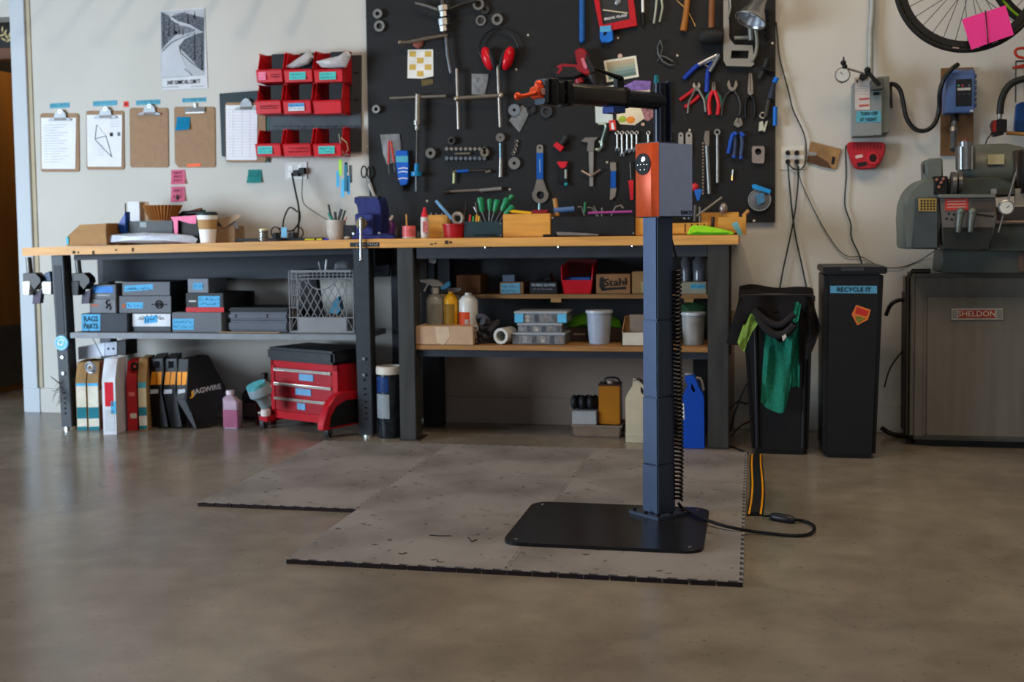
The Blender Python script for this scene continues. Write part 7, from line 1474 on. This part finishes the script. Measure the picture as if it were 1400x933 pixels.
# bicycle wheels
def wheel(cx, cy, R, Y, label, spokes=32, part=(None)):
    t = T('bicycle_wheel', label, 'wheel'); c = W(cx, cy, Y); r = R*S(cx, max(cy, 0), Y)
    G().torus(c, r-.012, .0125, n=96, m=10).ob('tyre', M('#141414', .7), t)
    G().torus(c, r-.012, .0133, (0, 1, 0), 96, 6).xf(Matrix.Translation(c) @ Matrix.Diagonal((.985, .6, .985, 1)) @ Matrix.Translation(-c)).ob('sidewall_stripe', M('#3b3d1e', .7), t)
    G().lathe([(r-.052, -.010), (r-.024, -.012), (r-.024, .012), (r-.052, .010), (r-.052, -.010)], c, (0, 1, 0), 96, cap=False).ob('rim', M('#1b1c1d', .35, .2), t)
    G().lathe([(.012, -.05), (.030, -.032), (.016, -.02), (.016, .02), (.030, .032), (.012, .05)], c, (0, 1, 0), 24).ob('hub', DKST, t)
    for k in range(spokes):
        a = 2*pi*k/spokes; b = a+(.42 if k % 2 else -.42); G().tube([c+Vector((.028*cos(b), .028*(1 if k % 4 < 2 else -1), .028*sin(b))), c+Vector(((r-.05)*cos(a), 0, (r-.05)*sin(a)))], .0016, 4).ob('spoke', DKST, t)
    return t, c, r
t, c, r = wheel(1324, -27, 104, 5.50, 'large black bicycle wheel hanging at the upper right')
for a, m_ in ((-100, '#8f7a76'), (-84, '#9a9a98'), (-68, '#8a8a88')): q = c+Vector((( r-.018)*cos(radians(a)), -.014, (r-.018)*sin(radians(a)))); G().box(q.x-.014, q.x+.014, q.y-.002, q.y, q.z-.003, q.z+.003, 0, 0, radians(-a-90)).ob('tyre_print', M(m_, .6), t)
wheel(1452, -52, 104, 5.72, 'second bicycle wheel with lime rim at the upper right corner')
G().torus(W(1452, -52, 5.71), 94*S(1400, 0, 5.7), .006, n=96, m=6).ob('lime_stripe', M('#6f9a1c', .5), bpy.data.objects['bicycle_wheel.001'])
PKM = M('#d63286', .7, 0, .04)
pk = T('pink_sheet', 'big bright pink sheet of paper taped on bicycle wheel spokes', 'paper')
G().px([(1315, 26.5), (1346.5, 16), (1350, 60), (1328, 68)], 5.455, .0015).px([(1347.5, 16), (1375, 7), (1386, 47.5), (1351, 59.5)], 5.455, .0015).ob('sheet', PKM, pk)
tag(G().tube([W(1347, 14, 5.452), W(1351, 61, 5.452)], .0022, 5).ob('sheet_fold_cord', BLK), 'thin dark cord down the middle of the pink sheet', 'cord')
# far right wall items
gn = T('gooseneck_lamp_arm', 'thick black gooseneck curving in from right edge', 'arm'); G().tube(spl([W(x, y, 5.85) for x, y in [(1420, 106), (1400, 108), (1385, 113), (1375, 123), (1369, 138), (1367, 156)]], 6), .0165, 14).ob('neck', M('#1c201d', .5), gn); G().ptube([(1367, 156), (1366.5, 163)], 5.85, .011, 12).ob('collar', STEEL, gn)
sb_ = T('switch_block', 'small red and black switch block under the gooseneck', 'switch'); G().bp(1363, 163, 1377, 181, 5.82, .06, .003).ob('black_body', BLK, sb_); G().bp(1357.5, 164, 1363, 181, 5.825, .05, .003).ob('red_side', M('#7d1c1c', .5), sb_)
G().px([(1356, 181), (1372, 180), (1373, 184), (1360, 187)], 5.81, .05, .002).ob('foot', BLKS, sb_); G().tube(spl([W(x, y, 5.83) for x, y in [(1358, 165), (1354, 172), (1356, 182), (1350, 190), (1347, 198)]], 4), .003, 6).ob('wire', DKST, sb_)
rk = T('hand_tool_rack', 'thin steel rack frame on the wall at the right edge', 'rack'); G().ptube([(1389, 84), (1388.5, 140)], YQ-.03, .0035, 8).ptube([(1389, 84), (1430, 82)], YQ-.03, .005, 8).ob('frame_rod', DKST, rk)
one(G().tube(spl([W(x, y, 5.95) for x, y in [(1408, 66), (1394, 66), (1388, 70), (1391, 77), (1402, 80)]], 4), .007, 8), 'orange_hook', M('#b03018', .45), 'orange plastic hook loop at right edge under the wheel', 'hook')
one(G().px([(1385, 91), (1410, 85), (1410, 92), (1386, 93.5)], 5.94, .03, .002), 'orange_lever', M('#a02a18', .45), 'flat orange-red lever just above the gooseneck', 'lever')
one(G().px([(1391, 142), (1396, 139.5), (1425, 138), (1425, 181), (1389, 180), (1388, 176)], 5.92, .05, .005), 'blue_dustpan', M('#0d3c78', .4), 'dark blue plastic pan cut by the right photo edge', 'dustpan')
one(G().ptube([(1376, 182), (1425, 185)], 5.88, .009, 10), 'wooden_pole', M('#a5743f', .6), 'light wooden tool handle below the blue pan', 'pole')

# ================================================================ METAL LATHE on its cabinet
LG = M('#5b615d', .42, .15, .08, 10); LGD = M('#3b403c', .45, .15, .1, 10); CABM = M('#65625a', .45, .1, .1, 5, stretch=(6, 6, .4))
la = T('metal_lathe', 'old grey metal lathe with rounded headstock above the steel cabinet', 'lathe'); Yl = 5.46
G().px([(1236.5, 341), (1235.5, 300), (1237, 278), (1243, 262), (1254, 250), (1265, 244), (1290, 244), (1290, 272), (1284, 341)], Yl, .30, .01).ob('end_cover', LG, la)
G().px([(1252, 270), (1284, 270), (1283.5, 341), (1247, 341), (1252, 290)], Yl-.03, .04, .008).ob('cover_door', M('#3f4546', .4, .15), la)
pl_ = G().px([(1255.5, 271.5), (1280.5, 271.5), (1280, 289), (1256, 289)], Yl-.036, .004).ob('brass_plate', M('#a58a4a', .4, .4), la)
for a in range(4):
    for b in range(5): G().bp(1258.5+b*4.3, 273.5+a*3.8, 1261.3+b*4.3, 276+a*3.8, Yl-.0375, .002).ob('plate_mark', M('#2a2318', .6), pl_)
G().px([(1265, 221), (1269, 216.5), (1289, 216), (1290, 250), (1266, 250)], Yl+.05, .16, .008).ob('gear_housing', LG, la); G().cyl(W(1262.5, 231, Yl+.1), W(1266, 231, Yl+.1), .022, n=14).ob('knob', BLK, la)
G().px([(1277, 241), (1296, 241), (1296, 266), (1277, 266)], Yl-.01, .08, .003).ob('belt_opening', BLK, la)
for k_, (x, y) in enumerate(((1281, 246), (1287, 250), (1284, 256), (1290, 245))): G().ball(W(x, y, Yl-.012), .008).ob('fitting', M('#8a5a4a', .5, .3), la)
a = W(1316, 232, Yl+.16); b = W(1388, 232, Yl+.16); G().lathe([(.10, 0), (.115, .01), (.118, .05), (.118, .20), (.10, .27), (.06, .275)], a+Vector((0, .05, 0)), (1, 0, 0), 32).ob('motor_body', LG, la)
G().px([(1296, 244), (1362, 242), (1388, 250), (1390, 268), (1296, 270)], Yl+.02, .30, .008).ob('headstock', LGD, la)
G().px([(1350.5, 211.5), (1373, 211), (1373, 224.5), (1350.5, 225)], Yl+.082, .006).ob('name_plate', M('#a59f7e', .5), la)
for x, r_, y0, y1 in ((1320, .043, 201, 232), (1320, .030, 194, 201)): G().cyl(W(x, y1, Yl+.06), W(x, y0, Yl+.06), r_, n=20).ob('oiler_cylinder', M('#77797a', .3, .7), la)
for x in (1311, 1320, 1329): G().ptube([(x, 200), (x, 232)], Yl+.012, .004, 6).ob('tie_rod', STEEL, la)
G().cyl(W(1320, 195, Yl+.06), W(1320, 191, Yl+.06), .014, n=12).ob('red_cap', M('#6e3a36', .5), la)
G().cyl(W(1300, 252, Yl+.0), W(1306, 252, Yl+.0), .055, n=24).cyl(W(1309, 250, Yl+.0), W(1314, 250, Yl+.0), .045, n=24).ob('pulley', M('#5a5b5a', .35, .6), la)
G().px([(1283, 266), (1361, 265.5), (1362.5, 270.5), (1284, 271)], Yl-.05, .10, .003).ob('gearbox_ledge', M('#666a66', .4, .2), la)
G().px([(1284, 270.5), (1361, 270), (1364, 300), (1358, 318), (1352, 341), (1290, 341), (1288, 305)], Yl-.03, .14, .005).ob('gearbox', M('#5f5b58', .4, .3), la)
G().px([(1292, 272), (1324, 271.5), (1324, 287.5), (1292, 288)], Yl-.034, .004).ob('red_plate', M('#a5332c', .5), la)
for y in (275, 279, 283): G().px([(1295, y), (1321, y-.4), (1321, y+.5), (1295, y+1)], Yl-.0352, .0015).ob('plate_line', M('#c49a90', .5), la)
G().px([(1325.5, 272.5), (1359, 272), (1359.5, 288), (1325.5, 288.5)], Yl-.034, .004).ob('ribbed_plate', M('#5d5652', .4, .4), la)
for k in range(11): G().bp(1327+k*2.9, 273.5, 1328.3+k*2.9, 287.5, Yl-.0365, .003).ob('plate_rib', M('#3f3a38', .5), la)
for k in range(9): G().cyl(W(1334+k*2.9, 293+k*.35, Yl-.034), W(1334+k*2.9, 293+k*.35, Yl-.03), .004, n=8).ob('hole', HOLE, la)
for x, y in ((1297, 292), (1304, 293), (1294, 299), (1301, 300)): G().cyl(W(x, y, Yl-.034), W(x, y, Yl-.03), .005, n=8).ob('hole', HOLE, la)
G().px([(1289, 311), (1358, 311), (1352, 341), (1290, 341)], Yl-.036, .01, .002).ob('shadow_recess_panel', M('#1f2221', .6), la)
for x0, x1 in ((1308, 1319), (1326, 1334)): G().tube([W((x0+x1)/2, 291, Yl-.06), W((x0+x1)/2-2, 303, Yl-.07), W((x0+x1)/2-3, 317, Yl-.06)], [.018, .013, .012], 10).ball(W((x0+x1)/2, 290, Yl-.06), .020).ob('shift_lever', M('#5c625d', .4, .3), la)
G().bp(1355, 258, 1363, 266, Yl-.02, .03, .002).ob('latch', STEEL, la)
G().px([(1388, 205), (1425, 203), (1425, 262), (1388, 262)], Yl+.06, .14, .008).ob('spindle_housing', M('#3a302b', .4, .4), la); G().cyl(W(1394, 236, Yl+.05), W(1430, 236, Yl+.05), .10, n=32).ob('chuck', M('#2c2f2f', .3, .6), la)
G().px([(1388, 258), (1425, 256), (1425, 280), (1388, 281)], Yl+.02, .02).ob('pale_guard', M('#7c776c', .5), la)
G().px([(1362, 283), (1425, 282), (1425, 300), (1362, 301)], Yl+.0, .22, .003).ob('bed_way', M('#3c3532', .35, .5), la); G().ptube([(1362, 304), (1425, 304)], Yl-.03, .010, 10).ob('lead_screw', M('#7a6a62', .35, .7), la)
G().px([(1356, 306), (1425, 306), (1425, 345), (1352, 343)], Yl+.03, .2, .004).ob('bed', LGD, la)
G().px([(1289, 341), (1425, 343), (1425, 375), (1286, 373)], Yl+.06, .26, .004).ob('chip_pan', LGD, la)
G().px([(1393, 346), (1425, 346), (1425, 372), (1393, 371)], Yl+.05, .02).ob('red_stained_panel', M('#4a3a34', .6), la)
di = T('small_dial_indicator', 'small white dial gauge on a slanted rod on the lathe front', 'gauge'); c = W(1376, 284, Yl-.10); G().lathe([(.033, 0), (.033, .016), (.029, .018)], c+Vector((0, .016, 0)), (0, -1, 0), 24).ob('bezel', CHROME, di); G().cyl(c+Vector((0, -.003, 0)), c+Vector((0, -.0045, 0)), .027, n=24).ob('dial_face', M('#bdbfba', .5), di)
G().tube([c+Vector((0, -.005, 0)), c+Vector((.012, -.005, .008))], .0012, 4).ob('needle', INK, di); G().ptube([(1389, 236), (1378, 275)], Yl-.08, .005, 8).ptube([(1372, 293), (1365, 318)], Yl-.08, .0035, 8).ob('rod', STEEL, di)
# cabinet
ca = T('steel_cabinet', 'low grey steel machine cabinet with a red and silver nameplate', 'cabinet'); Yc_ = 5.66
xa = W(1245, 480, Yc_).x; xb = 1.75; zt = W(1300, 374.5, Yc_).z
G().box(xa, xb, Yc_, YW-.06, .03, zt, .02).ob('body', CABM, ca)
G().box(W(1262, 480, Yc_).x, xb-.12, Yc_-.022, Yc_+.05, .045, W(1300, 401, Yc_).z, .016).ob('raised_door', CABM, ca)
G().box(xa+.03, xb-.03, Yc_+.03, YW-.1, 0, .03).ob('toe_base', BLK, ca)
G().tube([(xa-.012, Yc_+.03, .05), (xa-.012, Yc_+.03, zt-.02), (xa+.01, Yc_+.03, zt+.012), (xa+.09, Yc_+.03, zt+.012)], .012, 12).ob('corner_pipe', M('#3a3733', .4, .5), ca)
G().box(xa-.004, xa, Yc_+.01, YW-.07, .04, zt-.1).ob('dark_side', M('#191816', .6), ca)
npl = G().px([(1300.5, 422), (1371.5, 421.5), (1372, 437.5), (1300.5, 438)], Yc_-.028, .005, .001).ob('name_plate', M('#9a9688', .4, .4), ca)
G().px([(1310, 424.2), (1361, 424), (1361, 435), (1310, 435.2)], Yc_-.0295, .002).ob('red_field', M('#8f2720', .5), npl)
for k in range(4):
    for x0, x1 in ((1302, 1308), (1363, 1370)): G().bp(x0, 424.5+k*3, x1, 425.8+k*3, Yc_-.0292, .0015).ob('stripe', M('#5f5a52', .5), npl)
txt('SHELDON', W(1335.5, 429.6, Yc_-.031), .026, M('#b9a794', .4), ca, .165)
cable([(1211, 432, 5.9), (1217, 418, 5.9), (1227, 411, 5.9), (1240, 410, 5.9)], .010, 'thick black hose entering the cabinet side beside the waste bin', name='hose')
cable([(1209, 530, 5.95), (1216, 506, 5.95), (1226, 490, 5.95), (1236, 478, 5.95)], .004, 'thin black cord behind the tall bin reaching the cabinet')
cable([(1205, 585, 5.9), (1215, 592, 5.9), (1228, 596, 5.88), (1242, 597, 5.86)], .012, 'black hose low on the floor between bin and cabinet', name='hose')

# ================================================================ WASTE BINS AND TOWELS
def bin2(x0b, x1b, yb, x0t, x1t, yt, dep, mat, label):
    t = T('waste_bin', label, 'waste bin'); Y = F((x0b+x1b)/2, yb).y; a, b = F(x0b, yb).x, F(x1b, yb).x; c, d = W(x0t, yt, Y-.03).x, W(x1t, yt, Y-.03).x; z = W((x0t+x1t)/2, yt, Y-.03).z
    v = [(a, Y, .002), (b, Y, .002), (b, Y+dep, .002), (a, Y+dep, .002), (c, Y-.03, z), (d, Y-.03, z), (d, Y+dep+.03, z), (c, Y+dep+.03, z)]
    G().hexa([Vector(q) for q in v], .02).ob('body', mat, t)
    return t, Y, (a, b), (c, d), z, dep
BINM = M('#0e0e10', .42, 0, .12, 8)
t, Y, ab, cd, z, dp = bin2(1028, 1105, 622, 1014, 1112, 410, .34, BINM, 'black waste bin draped with dark and teal towels')
G().box(cd[0]-.008, cd[1]+.008, Y-.04, Y+dp+.04, z-.012, z+.022, .006).ob('rim', BINM, t)
for x in (1036, 1098): G().tube([W(x, 612, Y-.003), W(lerp(x, 1062, -.12), 430, Y-.03)], .012, 10).ob('corner_rib', BINM, t)
t, Y2, ab, cd, z2, dp = bin2(1125, 1197, 627.5, 1127, 1209, 371, .42, BINM, 'tall black slim waste bin with blue label and orange sticker')
G().box(cd[0]-.006, cd[1]+.012, Y2-.045, Y2+dp+.04, z2-.012, z2+.020, .005).ob('lid_rim', BINM, t); G().bp(1150, 366.5, 1182, 371, Y2-.055, .02, .002).ob('lid_handle', M('#2a2c2e', .35), t)
yf = lambda y: lerp(Y2-.03, Y2, (y-371)/256)
G().px([(1135, 391), (1199, 391), (1199, 401.5), (1135, 401)], yf(396)-.002, .0015).ob('blue_label', M('#4a8aa8', .6), t); txt('RECYCLE IT', W(1167, 396.2, yf(396)-.004), .019, M('#16303e', .7), t, .145, name='handwriting')
st = G().px([(1170.5, 417), (1190.5, 424), (1186.5, 437.5), (1172, 445), (1164.5, 430.5)], yf(430)-.004, .002).ob('orange_sticker', M('#c4642a', .5), t, 'orange shield sticker with red field')
G().px([(1171.5, 420), (1187.5, 425.5), (1184.5, 432.5), (1169, 429)], yf(430)-.0055, .0015).ob('red_field', M('#a8241e', .5), st); G().px([(1169, 432), (1183.5, 435), (1172.5, 442.5)], yf(430)-.0055, .0015).ob('green_field', M('#6b6a22', .5, 0, .5, 120), st)
TWL = lambda c: M(c, .95, 0, .2, 90, .35)
tg = cloth_strip([(1022, 428), (1030, 426), (1042, 434)], [(1008, 468), (1017, 481), (1022, 465)], Y-.130, .03, TWL('#8fb052'), amp=.006, seed=2).ob('lime_towel', TWL('#8fb052')); tag(tg, 'lime green cloth corner showing at the left under dark towel', 'towel')
tt = T('teal_towel', 'teal towel hanging down the front of the bin', 'towel')
cloth_strip([(1046, 448), (1060, 446), (1078, 446), (1092, 440)], [(1040, 549), (1050, 559), (1071, 563), (1080, 532)], Y-.060, -.02, TWL('#2a9076'), amp=.010, seed=3).ob('cloth', TWL('#2a9076'), tt)
cloth_strip([(1074, 448), (1083, 446), (1094, 446)], [(1078, 531), (1086, 529), (1093, 530)], Y-.045, -.02, TWL('#2a9076'), amp=.006, seed=5).ob('side_fold', TWL('#2a9076'), tt)
cloth_strip([(1087, 414), (1091, 413), (1095, 416)], [(1083, 438), (1087, 442), (1092, 438)], Y-.125, .0, TWL('#2a9076'), amp=.003, seed=6).ob('upper_tip', TWL('#2a9076'), tt)
td = T('dark_towel', 'dark charcoal towel slumped over the bin top', 'towel')
def top_fn(u, v):
    x = lerp(cA-.015, cB+.005, u); y = lerp(Y-.085, Y+dpt, v); return Vector((x, y, zt_+.040+.006*sin(u*9)+.008*sin(v*7+u*5)-.09*(1-v)**4))
cA, cB, dpt, zt_ = W(1014, 410, Y-.03).x, W(1112, 410, Y-.03).x, .34, z
G().sheet(top_fn, 20, 12, th=.006).ob('top_layer', TWL('#1d1b1c'), td)
cloth_strip([(1010, 410), (1024, 406), (1040, 405), (1060, 405), (1080, 405), (1095, 405), (1108, 407)], [(993, 469), (1012, 471), (1036, 447), (1058, 462), (1070, 468), (1084, 450), (1092, 440)], Y-.105, .02, TWL('#211e20'), amp=.012, seed=8).ob('front_drape', TWL('#211e20'), td)
cloth_strip([(1094, 405), (1102, 405), (1110, 407)], [(1092, 500), (1108, 485), (1123, 449)], Y-.09, .02, TWL('#211e20'), amp=.012, seed=9).ob('right_drape', TWL('#211e20'), td)
G().tube(spl([W(x, y, Y-.12) for x, y in [(1036, 432), (1046, 448), (1060, 458), (1074, 456), (1086, 444)]], 4), .018, 10).tube(spl([W(x, y, Y-.118) for x, y in [(1030, 424), (1050, 440), (1068, 444), (1086, 430)]], 4), .016, 10).ob('slumped_fold', TWL('#211e20'), td)
G().px([(1069, 460), (1074, 457), (1075.5, 461), (1070.5, 467)], Y-.145, .003).ob('white_tag', M('#b5ada2', .6), td)

# ================================================================ origins at the base of every thing
bpy.context.view_layer.update()
def finalise():
    kids = {}
    for o in COL.objects: kids.setdefault(o.parent, []).append(o)
    def geo(o):
        out = []
        if o.type == 'MESH': out = [o.matrix_world @ v.co for v in list(o.data.vertices)[::max(1, len(o.data.vertices)//200)]]
        for k in kids.get(o, []): out += geo(k)
        return out
    for r in kids.get(None, []):
        if r.type not in ('EMPTY', 'MESH') or r.get('kind') == 'structure': continue
        v = geo(r)
        if not v: continue
        c = Vector(((min(p.x for p in v)+max(p.x for p in v))/2, (min(p.y for p in v)+max(p.y for p in v))/2, min(p.z for p in v)))
        if r.type == 'MESH': r.data.transform(Matrix.Translation(-c))
        r.location = c
        for k in kids.get(r, []): k.location = k.location-c
finalise()
